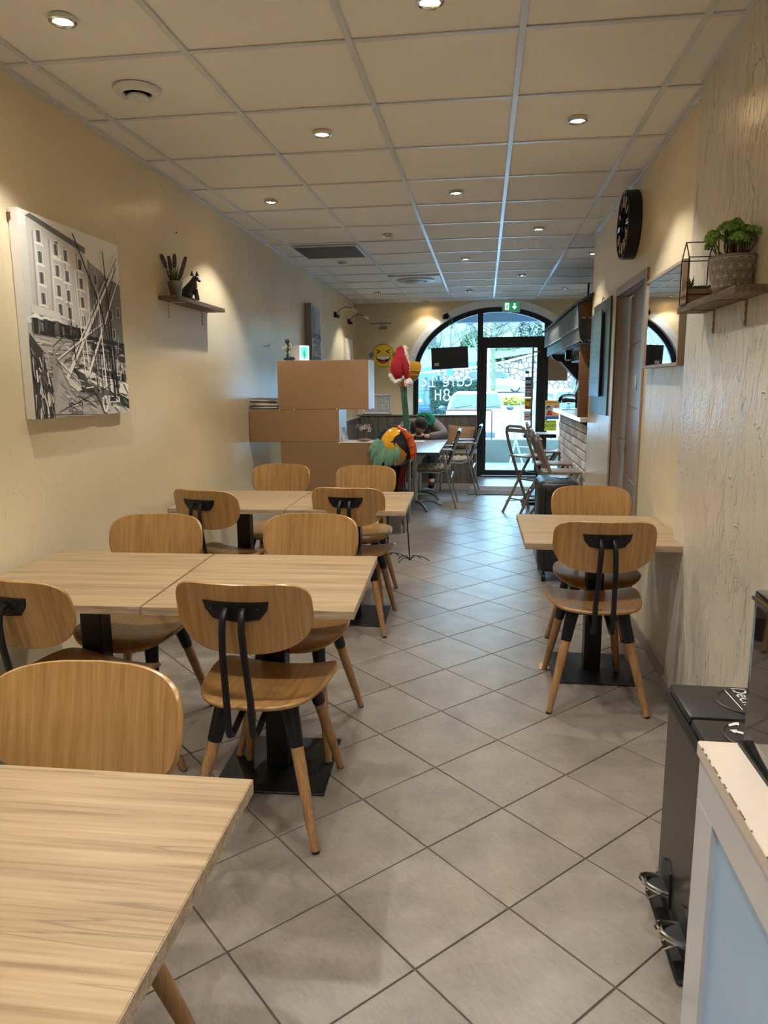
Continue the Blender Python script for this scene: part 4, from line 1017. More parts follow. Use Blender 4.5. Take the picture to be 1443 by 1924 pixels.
for (a, c, e, f) in ((.22, .03, .22, .23), (.22, .23, .30, .23), (.30, .23, .30, .15), (.30, .15, .34, .15), (.34, .15, .34, .03), (.22, .03, .34, .03), (.26, .03, .26, .2), (.30, .10, .34, .10), (.24, .15, .30, .15)): P.line((a, c), (e, f), .004, k_)
P.disc((.36, .20), .008, .008, k_, 12); P.disc((.37, .03), .007, .007, lin(160, 60, 60), 12)
for k in range(7): P.rect(.03, .04+.018*k, .03+R(.05, .12), .045+.018*k, lin(150, 154, 158))
P.rect(.395, 0, .4, .26, lin(90, 92, 96))
P.build('plan_print', t)
t = T('wall_socket', 'white wall socket with a black plug above the arch on the left', 'socket', (-.585, YF, 2.34))
b = B(); b.box(-.63, -.54, YF-.012, YF-.001, 2.345, 2.435, bev=.004); b.build('plate', WHITE, t, W=True, smooth=0)
b = B(); b.tube([(-.585, YF-.01, 2.39), (-.585, YF-.05, 2.392), (-.55, YF-.06, 2.388), (-.53, YF-.06, 2.386)], [.020, .019, .012, .006], 10); b.build('plug', BLKP, t, W=True)
t = T('hanging_light_board', 'black rectangular board seen from behind hanging in the arched window', 'board', (-.51, 10.80, 1.61))
M = Matrix.Translation((-.51, 10.80, 1.775)) @ Matrix.Rotation(math.radians(-2.5), 4, 'Y')
b = B(); b.box(-.268, .268, -.012, .012, -.155, .155, bev=.011, seg=2, M=M); b.build('back_shell', mat('dark navy plastic', lin(30, 35, 44), .5), t, W=True)
b = B(); b.box(-.225, -.16, -.0135, -.012, -.105, -.06, M=M); b.build('label_sticker', mat('pale sticker', lin(206, 196, 200), .5), t, W=True, smooth=0)
b = B()
for x in (-.18, -.09, .17): b.tube([M @ Vector((x, 0, .15)), M @ Vector((x+.004, 0, .178))], .005, 6)
b.build('hanging_lug', BLKM, t, W=True)
b = B(); b.tube([(-.66, 10.80, 1.94), (-.60, 10.82, 2.05), (-.52, 10.9, 2.28), (-.50, YF-.03, 2.34)], .003, 6); b.tube([(-.34, 10.80, 1.95), (-.42, 10.9, 2.18), (-.50, YF-.03, 2.34)], .003, 6); b.build('cord', mat('grey cord', lin(150, 150, 146), .6), t, W=True)
b = B(); b.tube([(-.53, YF-.06, 2.386), (-.51, YF-.06, 2.36), (-.53, YF-.03, 2.31), (-.50, YF-.03, 2.29), (-.48, YF-.03, 2.33), (-.52, YF-.04, 2.35), (-.49, YF-.04, 2.25)], .004, 6); b.build('power_cable', BLKP, t, W=True)
# handwriting on the glass, painted from outside so it reads mirrored in here
t = T('window_writing', 'white handwritten lettering seen mirrored on the left arched pane', 'lettering', (-.55, YG+.04, 1.2))
MR = lambda x, z: Matrix.Translation((x, YG+.0385, z)) @ Matrix.Rotation(PI/2, 4, 'X')
wm = D.materials.new('white window paint'); wm.use_nodes = True
_n = wm.node_tree; _n.nodes.remove(_n.nodes['Principled BSDF']); _t = _n.nodes.new('ShaderNodeBsdfTranslucent'); _t.inputs[0].default_value = (.9, .93, .95, 1); _d = _n.nodes.new('ShaderNodeBsdfDiffuse'); _d.inputs[0].default_value = (.85, .87, .88, 1)
_x = _n.nodes.new('ShaderNodeMixShader'); _x.inputs[0].default_value = .25; _n.links.new(_t.outputs[0], _x.inputs[1]); _n.links.new(_d.outputs[0], _x.inputs[2]); _n.links.new(_x.outputs[0], _n.nodes['Material Output'].inputs[0])
def stroke(b, pts, r=.009):
    P_ = [Vector((x, YG+.0375, z)) for x, z in pts]; L_ = []; Q_ = []
    for i_, p_ in enumerate(P_):
        d_ = (P_[min(i_+1, len(P_)-1)]-P_[max(i_-1, 0)]).normalized(); n_ = Vector((-d_.z, 0, d_.x))*r; L_.append(p_+n_); Q_.append(p_-n_)
    b.strip(L_, Q_)
b = B()
def mir(x0, z0, s, paths):
    for p in paths:
        stroke(b, [(x0 - a*s, z0 + c*s) for a, c in p])
arc = lambda cx, cz, r, a0, a1, n=10: [(cx+r*math.cos(math.radians(a0+(a1-a0)*i/n)), cz+r*math.sin(math.radians(a0+(a1-a0)*i/n))) for i in range(n+1)]
mir(-.20, 1.37, .17, [arc(.35, .42, .38, 60, 300), arc(.95, .28, .26, 0, 360, 14), [(1.22, .54), (1.22, .02)], [(1.85, .92), (1.68, .85), (1.62, .5), (1.62, -.02)], [(1.45, .5), (1.85, .5)], [(2.05, .28), (2.5, .34), (2.45, .5), (2.25, .56), (2.05, .4), (2.05, .15), (2.25, 0), (2.5, .04)], [(3.2, .75), (3.45, .95), (3.45, .0)], [(3.2, -.02), (3.75, -.02)], arc(4.3, .3, .28, 60, 300)])
b.build('word', wm, t, W=True)
b = B(); mir(-.52, 1.16, .17, [arc(.3, .72, .22, 0, 360, 14), arc(.3, .24, .27, 0, 360, 14), [(.85, .95), (.85, 0)], [(.85, .5), (1.3, .5)], [(1.3, .9), (1.3, 0)]]); b.build('word', wm, t, W=True)

# ================================================================== RIGHT WALL ITEMS
# wall clock
t = T('wall_clock', 'large round black metal wall clock with cut-out roman numerals on the right wall', 'clock', (.875, 4.70, 2.13))
CM = Matrix.Translation((.873, 4.70, 2.325)) @ Matrix.Rotation(-PI/2, 4, 'Y')     # local z -> -x
b = B(); b.lathe([(.190, 0), (.195, .004), (.195, .070), (.190, .075), (.184, .075), (.180, .070), (.180, .0), (.190, 0)], 48, M=CM); b.build('outer_rim', BLKM, t, W=True)
b = B(); b.lathe([(.088, .045), (.088, .060), (.098, .060), (.098, .045), (.088, .045)], 40, M=CM); b.lathe([(.168, .045), (.168, .060), (.180, .060), (.180, .045), (.168, .045)], 44, M=CM); b.build('inner_ring', BLKM, t, W=True)
b = B(); b.lathe([(.098, .004), (.180, .004), (.180, .008), (.098, .008), (.098, .004)], 44, M=CM); b.build('dial_backing', mat('clock dark backing', lin(34, 34, 34), .6), t, W=True)
b = B()
def cl(p, q, w, zz=.071):
    a, c = Vector((p[0], p[1], zz)), Vector((q[0], q[1], zz)); b.tube([CM @ a, CM @ c], w, 4)
ROM = ['XII', 'I', 'II', 'III', 'IIII', 'V', 'VI', 'VII', 'VIII', 'IX', 'X', 'XI']
for k, rm in enumerate(ROM):
    a = PI/2 - k*PI/6; er = Vector((math.cos(a), math.sin(a))); et = Vector((er.y, -er.x))
    # local x of CM maps to up (+z): use er.y as x
    def LP(u, v): p = er*v + et*u; return (p.y, p.x)
    wd = {'I': .010, 'V': .022, 'X': .022}; tot = sum(wd[c] for c in rm); u = -tot/2
    for c in rm:
        if c == 'I': cl(LP(u+.005, .102), LP(u+.005, .164), .0028)
        elif c == 'V': cl(LP(u+.003, .164), LP(u+.011, .102), .0028); cl(LP(u+.019, .164), LP(u+.011, .102), .0028)
        else: cl(LP(u+.003, .164), LP(u+.019, .102), .0028); cl(LP(u+.019, .164), LP(u+.003, .102), .0028)
        u += wd[c]
b.build('numerals', mat('worn black numerals', lin(180, 174, 166), .3, metal=.4), t, W=True)
b = B(); cl((0, 0), (.07, .05), .004, .052); cl((0, 0), (-.02, .085), .003, .052); b.ball(CM @ Vector((0, 0, .054)), .008, 8, 6); b.build('hands', BLKM, t, W=True)
# mirror
t = T('wall_mirror', 'rectangular mirror in a thin taupe frame on the right wall beside the brown door', 'mirror', (.86, 3.78, 1.475))
b = B()
my0, my1, mz0, mz1 = 3.40, 4.13, 1.475, 1.925
b.box(.838, .874, my0, my0+.014, mz0, mz1); b.box(.838, .874, my1-.014, my1, mz0, mz1); b.box(.838, .874, my0+.014, my1-.014, mz0, mz0+.014); b.box(.838, .874, my0+.014, my1-.014, mz1-.014, mz1)
b.build('frame', mat('taupe frame', lin(150, 134, 120), .4), t, W=True, smooth=0)
b = B(); b.box(.846, .872, my0+.014, my1-.014, mz0+.014, mz1-.014); b.build('mirror_glass', mat('mirror silver', (.92, .93, .92), .01, metal=1), t, W=True, smooth=0)
# blackboard
t = T('menu_blackboard', 'tall black chalkboard with faint handwriting between the bar corner and the brown door', 'blackboard', (.865, 5.78, 1.17))
b = B(); b.box(.862, .874, 5.38, 6.18, 1.17, 2.0, bev=.002); b.build('back_board', mat('slate board', lin(58, 62, 64), .35, var=.25, vscale=5), t, W=True, smooth=0)
b = B(); b.box(.838, .848, 5.62, 6.13, 1.30, 1.93, bev=.002); b.build('front_board', mat('slate board front', lin(72, 78, 82), .3, var=.2, vscale=7), t, W=True, smooth=0)
b = B(); b.box(.848, .862, 5.64, 5.655, 1.32, 1.91); b.box(.848, .862, 6.0, 6.02, 1.32, 1.91); b.build('spacer', BLKP, t, W=True, smooth=0)
b = B(); b.tube([(.862, 5.78, 2.0), (.868, 5.78, 2.03)], .003, 5); b.tube([(.868, 5.75, 2.025), (.868, 5.81, 2.035)], .003, 5); b.build('nail', BLKM, t, W=True)
P = Print((.8377, 6.12, 1.30), (0, -1, 0), (0, 0, 1), (-1, 0, 0), step=.0001)
random.seed(9); chalk = lin(176, 182, 186)
for k, yy in enumerate((.56, .50, .45, .40, .35, .31, .27, .20, .14, .09)):
    u = .05
    while u < (.42 if k else .3):
        l = R(.01, .035); hh = R(.006, .018)
        P.line((u, yy+R(-.004, .004)), (u+l, yy+R(-.004, .006)+hh*.4), .0035, chalk); P.line((u+l*.5, yy-hh*.5), (u+l*.6, yy+hh), .003, chalk)
        u += l + R(.006, .02)
P.line((.04, .115), (.46, .12), .003, chalk)
P.build('chalk_writing', t, rough=.8)
# right shelf
t = T('wall_shelf', 'rustic grey wooden shelf on steel brackets on the right wall', 'shelf', (.80, 2.72, 1.56))
b = B(); b.box(.742, .8385, 2.385, 3.055, 1.664, 1.690, bev=.002); b.build('board', SHELFW, t, W=True, smooth=0)
for y in (2.57, 2.91):
    b = B(); bracket(b, .8395, y, 1.664, -1, .09, .085); b.build('bracket', mat('worn brass steel', lin(128, 118, 96), .4, metal=.7), t, W=True, smooth=0)
    b = B()
    for k in range(3): b.box(.8358, .8366, y-.0035, y+.0035, 1.588+.026*k, 1.598+.026*k)
    b.build('slots', BLKP, t, W=True, smooth=0)
# patterned pot with green succulent
t = T('patterned_pot_plant', 'green artificial succulent in a grey pot with white star lattice on the right shelf', 'potted plant', (.786, 2.56, 1.690))
b = B(); b.lathe([(.0, .0), (.050, 0), (.058, .006), (.070, .06), (.073, .104), (.071, .108), (.066, .106), (.064, .09), (0, .088)], 40); pot = b.build('pot', mat('grey concrete pot', lin(126, 116, 104), .7, var=.12, vscale=40), t)
b = B()
def cyl(a, z):  # point on the pot's wall
    r = .0585 + (z-.006)*.15 if z < .104 else .073
    r = .058 + (.070-.058)*(z-.006)/.054 if z < .06 else .070 + .003*(z-.06)/.044
    r += .0008
    return Vector((r*math.cos(a)*1.004, r*math.sin(a)*1.004, z))
NS = 16
for i in range(NS):
    for j in range(4):
        a = 2*PI*(i + .5*(j % 2))/NS; z = .012 + j*.0285
        for (da, dz) in ((.5, 1), (-.5, 1), (.5, -1), (-.5, -1), (1, 0), (.5, .33), (-.5, .33), (.5, -.33), (-.5, -.33), (0, .66), (0, -.66)):
            a2 = a + da*2*PI/NS; z2 = z + dz*.0285
            if z2 < .004 or z2 > .104: continue
            b.tube([cyl(a, z), cyl((a+a2)/2, (z+z2)/2), cyl(a2, z2)], .0007, 3, cap=False)
        b.ball(cyl(a, z), .0016, 6, 4)
b.build('star_lattice', mat('white lattice paint', lin(206, 200, 190), .7), pot)['kind'] = 'stuff'
random.seed(4); st = B(); lv = B()
def rosette(b, c, s, d):
    d = d.normalized(); a = d.orthogonal().normalized(); e = d.cross(a)
    for ring, (n, rr, up) in enumerate(((7, 1, .25), (5, .65, .55), (3, .3, .8))):
        for k in range(n):
            an = 2*PI*k/n + ring*.5; o = a*math.cos(an) + e*math.sin(an)
            p = c + (o*rr*.85 + d*up*1.0)*s
            b.ball(p, (s*.34, s*.34, s*.26), 6, 4, M=o.to_track_quat('X', 'Z').to_matrix().to_4x4())
for k in range(38):
    a = R(0, 2*PI); rr = abs(random.gauss(0, .030)); hgt = R(.045, .105) - rr*.35; 
    base = Vector((.02*math.cos(a), .02*math.sin(a), .088)); tip = Vector((rr*1.45*math.cos(a), rr*1.45*math.sin(a), .10+hgt))
    if k < 6: tip = Vector((.078*math.cos(k*1.05+.3), .078*math.sin(k*1.05+.3), .150 + .012*(k % 2)))
    if k == 7: tip = Vector((-.01, .035, .205))
    st.tube([base, (base+tip)/2 + Vector((tip.x*.25, tip.y*.25, -.006)), tip], .0022, 5)
    rosette(lv, tip, R(.018, .024), (tip-base) + Vector((0, 0, .05)))
st.build('stems', mat('succulent stem', lin(92, 84, 44), .6), t); lv.build('leaves', mat('succulent green', lin(112, 156, 62), .45, var=.25, vscale=60), t)['kind'] = 'stuff'
# wire house with two small plants in a wooden tray
t = T('wire_house_planter', 'black wire house frame with small succulents in a wooden tray on the right shelf', 'planter', (.787, 2.965, 1.690))
hx, hy, h1, h2 = .048, .050, .165, .225
b = B(); w_ = .0022
for sx in (-hx, hx):
    for sy in (-hy, hy): b.tube([(sx, sy, 0), (sx, sy, h1)], w_, 6)
    b.tube([(sx, -hy, h1), (sx, 0, h2), (sx, hy, h1)], w_, 6)
for sy in (-hy, hy): b.tube([(-hx, sy, h1), (hx, sy, h1)], w_, 6); b.tube([(-hx, sy, .003), (hx, sy, .003)], w_, 6); b.tube([(-hx, sy, .032), (hx, sy, .032)], w_, 6)
for sx in (-hx, hx): b.tube([(sx, -hy, .003), (sx, hy, .003)], w_, 6); b.tube([(sx, -hy, .032), (sx, hy, .032)], w_, 6)
b.tube([(-hx, 0, h2), (hx, 0, h2)], w_, 6); b.build('wire_frame', BLKM, t)
b = B(); b.box(-hx+.003, hx-.003, -hy+.003, hy-.003, .001, .052, bev=.001); b.build('wooden_tray', mat('pale tray wood', lin(150, 120, 88), .6, var=.15, vscale=30), t, smooth=0)
b = B()
for k in range(22):
    a = R(0, 2*PI); l = R(.035, .06); e = R(.3, 1.3); p0 = Vector((-.022, .012, .052)); d = Vector((math.cos(a)*math.cos(e), math.sin(a)*math.cos(e), math.sin(e)))
    m_ = p0 + d*l*.6 + Vector((0, 0, .006)); s_ = d.cross(Vector((0, 0, 1))).normalized()*.003
    b.strip([p0-s_, m_-s_, p0+d*l], [p0+s_, m_+s_, p0+d*l+Vector((0, 0, .0005))])
b.build('air_plant', mat('grey green leaf', lin(84, 92, 66), .6), t)['kind'] = 'stuff'
b = B()
for k in range(5): rosette(b, Vector((-.005+.012*k, R(-.03, .02), .056)), .014, Vector((R(-.3, .3), R(-.3, .3), 1)))
b.build('rosette_succulent', mat('dark green leaf', lin(44, 62, 44), .5), t)['kind'] = 'stuff'

# ================================================================== NEAR RIGHT: pedal bin, white counter desk, black appliance
BIN = mat('dark bronze steel', lin(72, 68, 64), .30, metal=.75)
t = T('pedal_bin', 'dark steel two-compartment recycling pedal bin with black lids', 'bin', (.66, 1.72, 0))
b = B(); b.prism([(.505, 1.52), (.505, 1.91), (.515, 1.925), (.815, 1.925), (.815, 1.51), (.515, 1.51)], 'z', .035, .565); b.build('body', BIN, t, W=True, smooth=30)
b = B(); b.box(.500, .82, 1.505, 1.93, 0, .04, bev=.006); b.box(.470, .52, 1.56, 1.90, 0, .014, bev=.006); b.build('base_plinth', BLKP, t, W=True, smooth=30)
b = B(); b.box(.497, .822, 1.503, 1.933, .555, .580, bev=.006); b.build('collar', BLKP, t, W=True, smooth=30)
for (a0_, a1_, nm) in ((1.725, 1.925, 0), (1.510, 1.715, 1)):
    b = B(); b.box(.505, .818, a0_, a1_, .580, .603, bev=.010, seg=2); lid = b.build('lid', mat('satin black lid', lin(34, 33, 32), .38), t, W=True)
    b = B(); c = ((.505+.818)/2+.01, (a0_+a1_)/2, .603) if nm == 0 else (.632, 1.636, .603); b.lathe([(.070, -.004), (.077, .002), (.073, .0035), (.070, .0), (0, .0005)], 36, c=c); b.build('lid_dish', mat('lid dish', lin(40, 39, 38), .4), lid, W=True)
    M = Matrix.Translation((c[0], c[1], .6045)) @ Matrix.Rotation(math.radians(-90), 4, 'Z')
    if nm == 0:
        q = textmesh('Déchets', .05, M=M @ Matrix.Shear('XY', 4, (.25, 0)) if False else M); q.build('lid_lettering', mat('white print', lin(226, 226, 222), .6), lid, W=True, smooth=0)
        b = B(); b.tube([M @ Vector((-.07, -.034, 0)), M @ Vector((.05, -.028, 0))], .0015, 4); b.build('lid_underline', mat('white print', (1, 1, 1)), lid, W=True)
    else:
        q = B()
        for k in range(3):
            Mr = M @ Matrix.Rotation(2*PI*k/3, 4, 'Z')
            q.prism([(-.017, .018), (.006, .018), (.006, .012), (.020, .023), (.006, .034), (.006, .028), (-.010, .028)], 'z', 0, .0005)
            q.bm.verts.ensure_lookup_table(); bmesh.ops.transform(q.bm, matrix=Matrix.Translation((-.026, .035, 0)) @ Mr, verts=q.bm.verts[-14:])
        q.build('recycling_symbol', mat('white print', (1, 1, 1)), lid, W=True, smooth=0)
for y in (1.815, 1.635):
    b = B(); b.prism([(y-.045, .045), (y+.045, .045), (y+.045, .10), (y+.035, .135), (y, .15), (y-.035, .135), (y-.045, .10)], 'x', .499, .506); rc = b.build('pedal_recess', BLKP, t, W=True, smooth=0)
    b = B(); arcp = [(.500-.062*math.sin(PI*i/12), y-.036*math.cos(PI*i/12), .075+.018*math.sin(PI*i/12)) for i in range(13)]
    b.tube(arcp, .007, 8); b.tube([(x+.010, y_, z-.004) for x, y_, z in arcp], .005, 8); b.build('pedal', CHROME, t, W=True)
    b = B(); b.prism([(p[0]+.008, p[1]) for p in arcp], 'z', .074, .082); b.build('pedal_pad', BLKP, t, W=True, smooth=0)
    b = B(); b.tube([(.498, y-.018, .075), (.455, y-.014, .045), (.455, y+.014, .045), (.498, y+.018, .075)], .0028, 6); b.build('pedal_wire', CHROME, t, W=True)

DW = mat('gloss white lacquer', lin(214, 217, 224), .12, coat=.4)
t = T('white_counter', 'glossy white counter cut by the right edge with a pale blue side panel', 'counter', (.62, .75, 0))
b = B(); b.box(.400, .838, .10, 1.308, .722, .750, bev=.0025); b.build('worktop', mat('cream gloss top', lin(228, 214, 200), .15, coat=.4), t, W=True, smooth=0)
b = B()
for (a, c, e, f) in ((.10, 1.303, .638, .7215), (1.215, 1.303, 0, .638), (.10, 1.303, 0, .05)): b.box(.405, .423, a, c, e, f, bev=.001)
b.box(.423, .838, 1.285, 1.303, 0, .7215); b.box(.423, .838, .10, .118, 0, .7215); b.build('carcass', DW, t, W=True, smooth=0)
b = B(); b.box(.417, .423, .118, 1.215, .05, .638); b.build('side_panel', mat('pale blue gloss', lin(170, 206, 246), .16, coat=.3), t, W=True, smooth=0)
random.seed(2); b = B()
for k in range(26):
    y = .95+random.random()*.34; b.ball((.4003, y, .7495), (.0016, R(.002, .006), .0014), 6, 4)
b.build('chipped_edge', mat('exposed chipboard', lin(120, 104, 84), .9), t, W=True)['kind'] = 'stuff'
t = T('black_appliance', 'glossy black boxy appliance standing on the white counter at the right edge', 'appliance', (.65, 1.10, .75))
b = B(); b.box(.472, .80, .94, 1.295, .758, 1.045, bev=.008, seg=2); b.build('casing', BLKG, t, W=True)
b = B(); b.box(.468, .80, .93, 1.300, .750, .758); b.build('base', BLKP, t, W=True, smooth=0)
b = B(); b.box(.4705, .474, .965, 1.275, .79, 1.02, bev=.001); b.build('side_panel', mat('black glass', lin(8, 8, 9), .03, coat=1), t, W=True, smooth=0)
b = B(); b.box(.468, .476, .945, 1.292, 1.028, 1.034); b.build('seam_trim', mat('dark gold', lin(120, 104, 70), .3, metal=.8), t, W=True, smooth=0)
# dropped paper on the floor
b = B(); b.prism([(.29, 3.475), (.345, 3.485), (.33, 3.55), (.30, 3.56)], 'z', .001, .004); tag(b.build('dropped_napkin', mat('peach paper', lin(206, 156, 124), .8), smooth=0), 'small crumpled peach scrap on the floor beside the chair leg at the right table', 'paper scrap')

# ================================================================== BAR
bar = T('brick_bar', 'bar counter faced with whitewashed bricks under a white slab top', 'bar counter', (1.1, 7.65, 0))
b = B(); b.box(.892, 1.35, 6.42, 8.88, 0, 1.062); b.build('core', mat('dark mortar', lin(40, 38, 38), .9, bump=.2), bar, W=True, smooth=0)
brm = [mat('whitewashed brick %d' % k, lin(*c), .75, var=.16, vscale=22, bump=.4, bscale=60) for k, c in enumerate(((226, 220, 214), (204, 196, 190), (236, 232, 228)))]
bms = []
for k in range(3):
    q = B(); q.box(-.014, .006, -.113, .113, -.034, .034, bev=.004); bms.append(q.build('brick', brm[k], me_only=True, smooth=0))
random.seed(12)
hb = B().box(-.014, .006, -.050, .050, -.034, .034, bev=.004).build('brick', brm[0], me_only=True, smooth=0)
for r in range(13):
    z = .045 + r*.080; off = (r % 2)*.125
    y = 6.425 + off
    if off: o = D.objects.new('brick', hb); COL.objects.link(o); o.parent = bar; o.location = Vector((.884, 6.475, z)) - bar.location
    while y + .23 < 8.90:
        o = D.objects.new('brick', random.choice(bms)); COL.objects.link(o); o.parent = bar
        o.location = Vector((.884+R(-.003, .003), y+.114, z)) - bar.location; y += .25
b = B(); b.box(.815, 1.42, 6.405, 8.92, 1.0685, 1.110, bev=.004); b.build('slab', mat('white stone slab', lin(226, 226, 224), .2, var=.03), bar, W=True, smooth=0)
t = T('bar_end_panel', 'narrow upright brown wooden panel standing on the near end of the bar', 'panel', (.86, 6.45, 1.11))
b = B(); b.box(.795, 1.02, 6.435, 6.465, 1.111, 1.70, bev=.002); b.build('board', mat('brown veneer', lin(120, 84, 56), .5, var=.1, vscale=20), t, W=True, smooth=0)
b = B(); b.box(.792, 1.02, 6.425, 6.475, 1.70, 1.712); b.build('end_cap', mat('brown edging', lin(96, 70, 50), .5), t, W=True, smooth=0)
# canopy over the bar
t = T('bar_canopy', 'dark roofed canopy with chalkboard fascia hanging over the bar', 'canopy', (1.1, 8.0, 1.74))
CHB = mat('dusty chalkboard', lin(120, 122, 120), .7, var=.35, vscale=9)
b = B(); b.box(.762, .776, 6.35, 9.80, 1.862, 2.045, bev=.002); b.build('fascia', CHB, t, W=True, smooth=0)
b = B(); b.box(.772, .786, 6.35, 7.80, 1.745, 1.866, bev=.002); b.build('lower_fascia', CHB, t, W=True, smooth=0)
b = B(); b.box(.758, .764, 6.35, 9.80, 1.855, 1.868); b.box(.760, .770, 9.79, 9.80, 1.86, 2.05); b.box(.768, .774, 6.35, 7.80, 1.740, 1.750); b.build('edge_bead', mat('pale bead', lin(160, 156, 146), .6), t, W=True, smooth=0)
k = 0
y = 6.32
while y < 9.85:
    q = B(); q.prism([(.735, 2.040), (.735, 2.062), (1.30, 2.36), (1.30, 2.335)], 'y', y, y+.148)
    for v in q.bm.verts: v.co.z += .004*(k % 2)
    q.build('roof_slat', mat('black roof slat', lin(26, 27, 28), .6), t, W=True, smooth=0); y += .15; k += 1
b = B(); pts = [(.745, 2.05), (.760, 1.93), (.762, 1.86), (.775, 1.78), (.800, 1.735), (.820, 1.735), (.795, 1.80), (.785, 1.87), (.785, 1.95), (.775, 2.06)]
b.prism(pts, 'y', 6.325, 6.352); b.build('curved_end_board', BLKM, t, W=True, smooth=0)
b = B(); b.box(.80, 1.25, 6.50, 6.53, 1.955, 2.05); b.box(.80, 1.25, 6.48, 6.55, 2.045, 2.07); b.build('timber_gable', mat('warm timber', lin(160, 112, 64), .5, var=.12, vscale=16), t, W=True, smooth=0)
b = B(); b.box(.80, 1.25, 6.60, 6.62, 1.77, 1.95); b.build('inner_chalkboard', CHB, t, W=True, smooth=0)
b = B(); b.box(.795, .81, 7.80, 9.79, 1.742, 1.87); b.box(.80, 1.30, 6.55, 9.75, 1.742, 1.756); b.build('soffit', BLKP, t, W=True, smooth=0)
b = B(); b.tube([(1.22, 7.0, 1.74), (1.22, 7.0, 2.586)], .012, 8); b.tube([(1.22, 9.3, 1.74), (1.22, 9.3, 2.586)], .012, 8); b.build('ceiling_rod', BLKM, t, W=True)
P = Print((.7615, 9.75, 1.87), (0, -1, 0), (0, 0, 1), (-1, 0, 0), step=.0001)
random.seed(17)
for r_, zz in enumerate((.13, .075, .03)):
    u = .15
    while u < 3.2:
        l = R(.02, .07); P.line((u, zz+R(-.008, .008)), (u+l, zz+R(-.01, .012)), .007, lin(*random.choice([(150, 150, 146), (170, 168, 160), (150, 120, 96)]))); P.line((u+l*.5, zz-.015), (u+l*.55, zz+.018), .006, lin(160, 158, 150)); u += l + R(.03, .09)
P.build('chalk_lettering', t, rough=.8)
b = B(); b.prism([(.80, 1.742), (.82, 1.70), (.865, 1.668), (.92, 1.66), (1.13, 1.43), (1.15, 1.43), (1.15, 1.742)], 'y', 9.22, 9.26); b.build('scroll_bracket', BLKM, t, W=True, smooth=0)
b = B(); b.tube([(.905, 9.215, 1.655), (1.13, 9.215, 1.42)], .006, 6); b.build('bracket_edge_strip', WHITE, t, W=True)
# hanging glasses on a rack
t = T('glass_rack', 'black rack under the canopy holding bar glasses', 'rack', (.96, 7.3, 1.60))
b = B(); b.box(.86, 1.10, 6.95, 7.60, 1.602, 1.616, bev=.002)
for (x, y) in ((.865, 6.955), (.865, 7.595), (1.095, 6.955), (1.095, 7.595)): b.tube([(x, y, 1.61), (x, y, 1.742)], .004, 6)
b.build('tray', BLKM, t, W=True)
gl = None
for i, y in enumerate((7.02, 7.12, 7.22, 7.34, 7.46)):
    for j, x in enumerate((.895, .975)):
        lb = 'clear bar glass upside down on the black rack under the canopy'
        if gl is None:
            q = B(); q.lathe([(.026, 0), (.030, .004), (.032, .06), (.030, .095), (.0, .098)], 14)
            gl = q.build('bar_glass', CLEAR); tag(gl, lb, 'glass', 'glasses on the rack under the canopy'); gl.location = (x, y, 1.6165)
        else: copy_tree(gl, None, (x, y, 1.6165))
t = T('menu_case', 'small black framed box lamp under the canopy', 'lamp', (.86, 8.0, 1.64))
b = B(); b.box(.84, .90, 7.97, 8.03, 1.645, 1.741, bev=.003); b.build('housing', BLKG, t, W=True); b = B(); b.box(.845, .895, 7.975, 8.025, 1.638, 1.646); b.build('diffuser', WHITE, t, W=True, smooth=0)
# cake stand
t = T('cake_stand', 'glass domed cake stand on the bar top', 'cake stand', (.925, 8.3, 1.11))
b = B(); b.lathe([(0, 0), (.07, 0), (.072, .004), (.02, .012), (.010, .03), (.010, .065), (.03, .074), (.125, .078), (.128, .084), (.0, .083)], 30); b.build('glass_plate', CLEAR, t)
b = B(); b.lathe([(.118, .085), (.120, .10), (.112, .135), (.085, .160), (.045, .174), (.012, .178), (.010, .190), (.018, .197), (.016, .208), (0, .212)], 30); b.build('dome', CLEAR, t)
first_c = None
random.seed(6)
for k, (x, y, s_) in enumerate(((-.055, 0, 1), (-.028, .035, 1.1), (.0, -.02, .95), (.038, .01, .9), (.066, -.01, .8))):
    lb = ['leftmost dark muffin under the glass dome on the bar', 'largest dark muffin, behind the leftmost, under the glass dome', 'middle dark muffin under the glass dome on the bar', 'second dark muffin from the right under the glass dome', 'rightmost, smallest dark muffin under the glass dome'][k]
    q = B(); q.lathe([(0, 0), (.018*s_, 0), (.024*s_, .022*s_), (.028*s_, .026*s_), (.022*s_, .038*s_), (0, .044*s_)], 12, c=(.925+x, 8.3+y, 1.1945))
    tag(q.build('muffin', mat('dark chocolate', lin(56, 40, 32), .7, bump=.3, bscale=80)), lb, 'cake', 'muffins under the glass dome')
# till screen
t = T('till_screen', 'tilted till screen on a black column at the far end of the bar', 'screen', (1.13, 8.6, 1.11))
b = B(); b.box(1.10, 1.16, 8.58, 8.64, 1.111, 1.50, bev=.004); b.build('column', BLKP, t, W=True, smooth=0)
b = B(); b.box(-.012, .012, -.14, .14, -.13, .13, bev=.004, M=Matrix.Translation((1.06, 8.6, 1.36)) @ Matrix.Rotation(math.radians(24), 4, 'Y')); b.build('screen_shell', BLKG, t, W=True)
b = B(); b.box(-.0135, -.012, -.13, .13, -.12, .12, M=Matrix.Translation((1.06, 8.6, 1.36)) @ Matrix.Rotation(math.radians(24), 4, 'Y')); b.build('screen_face', mat('blue grey screen', lin(120, 140, 170), .2), t, W=True, smooth=0)
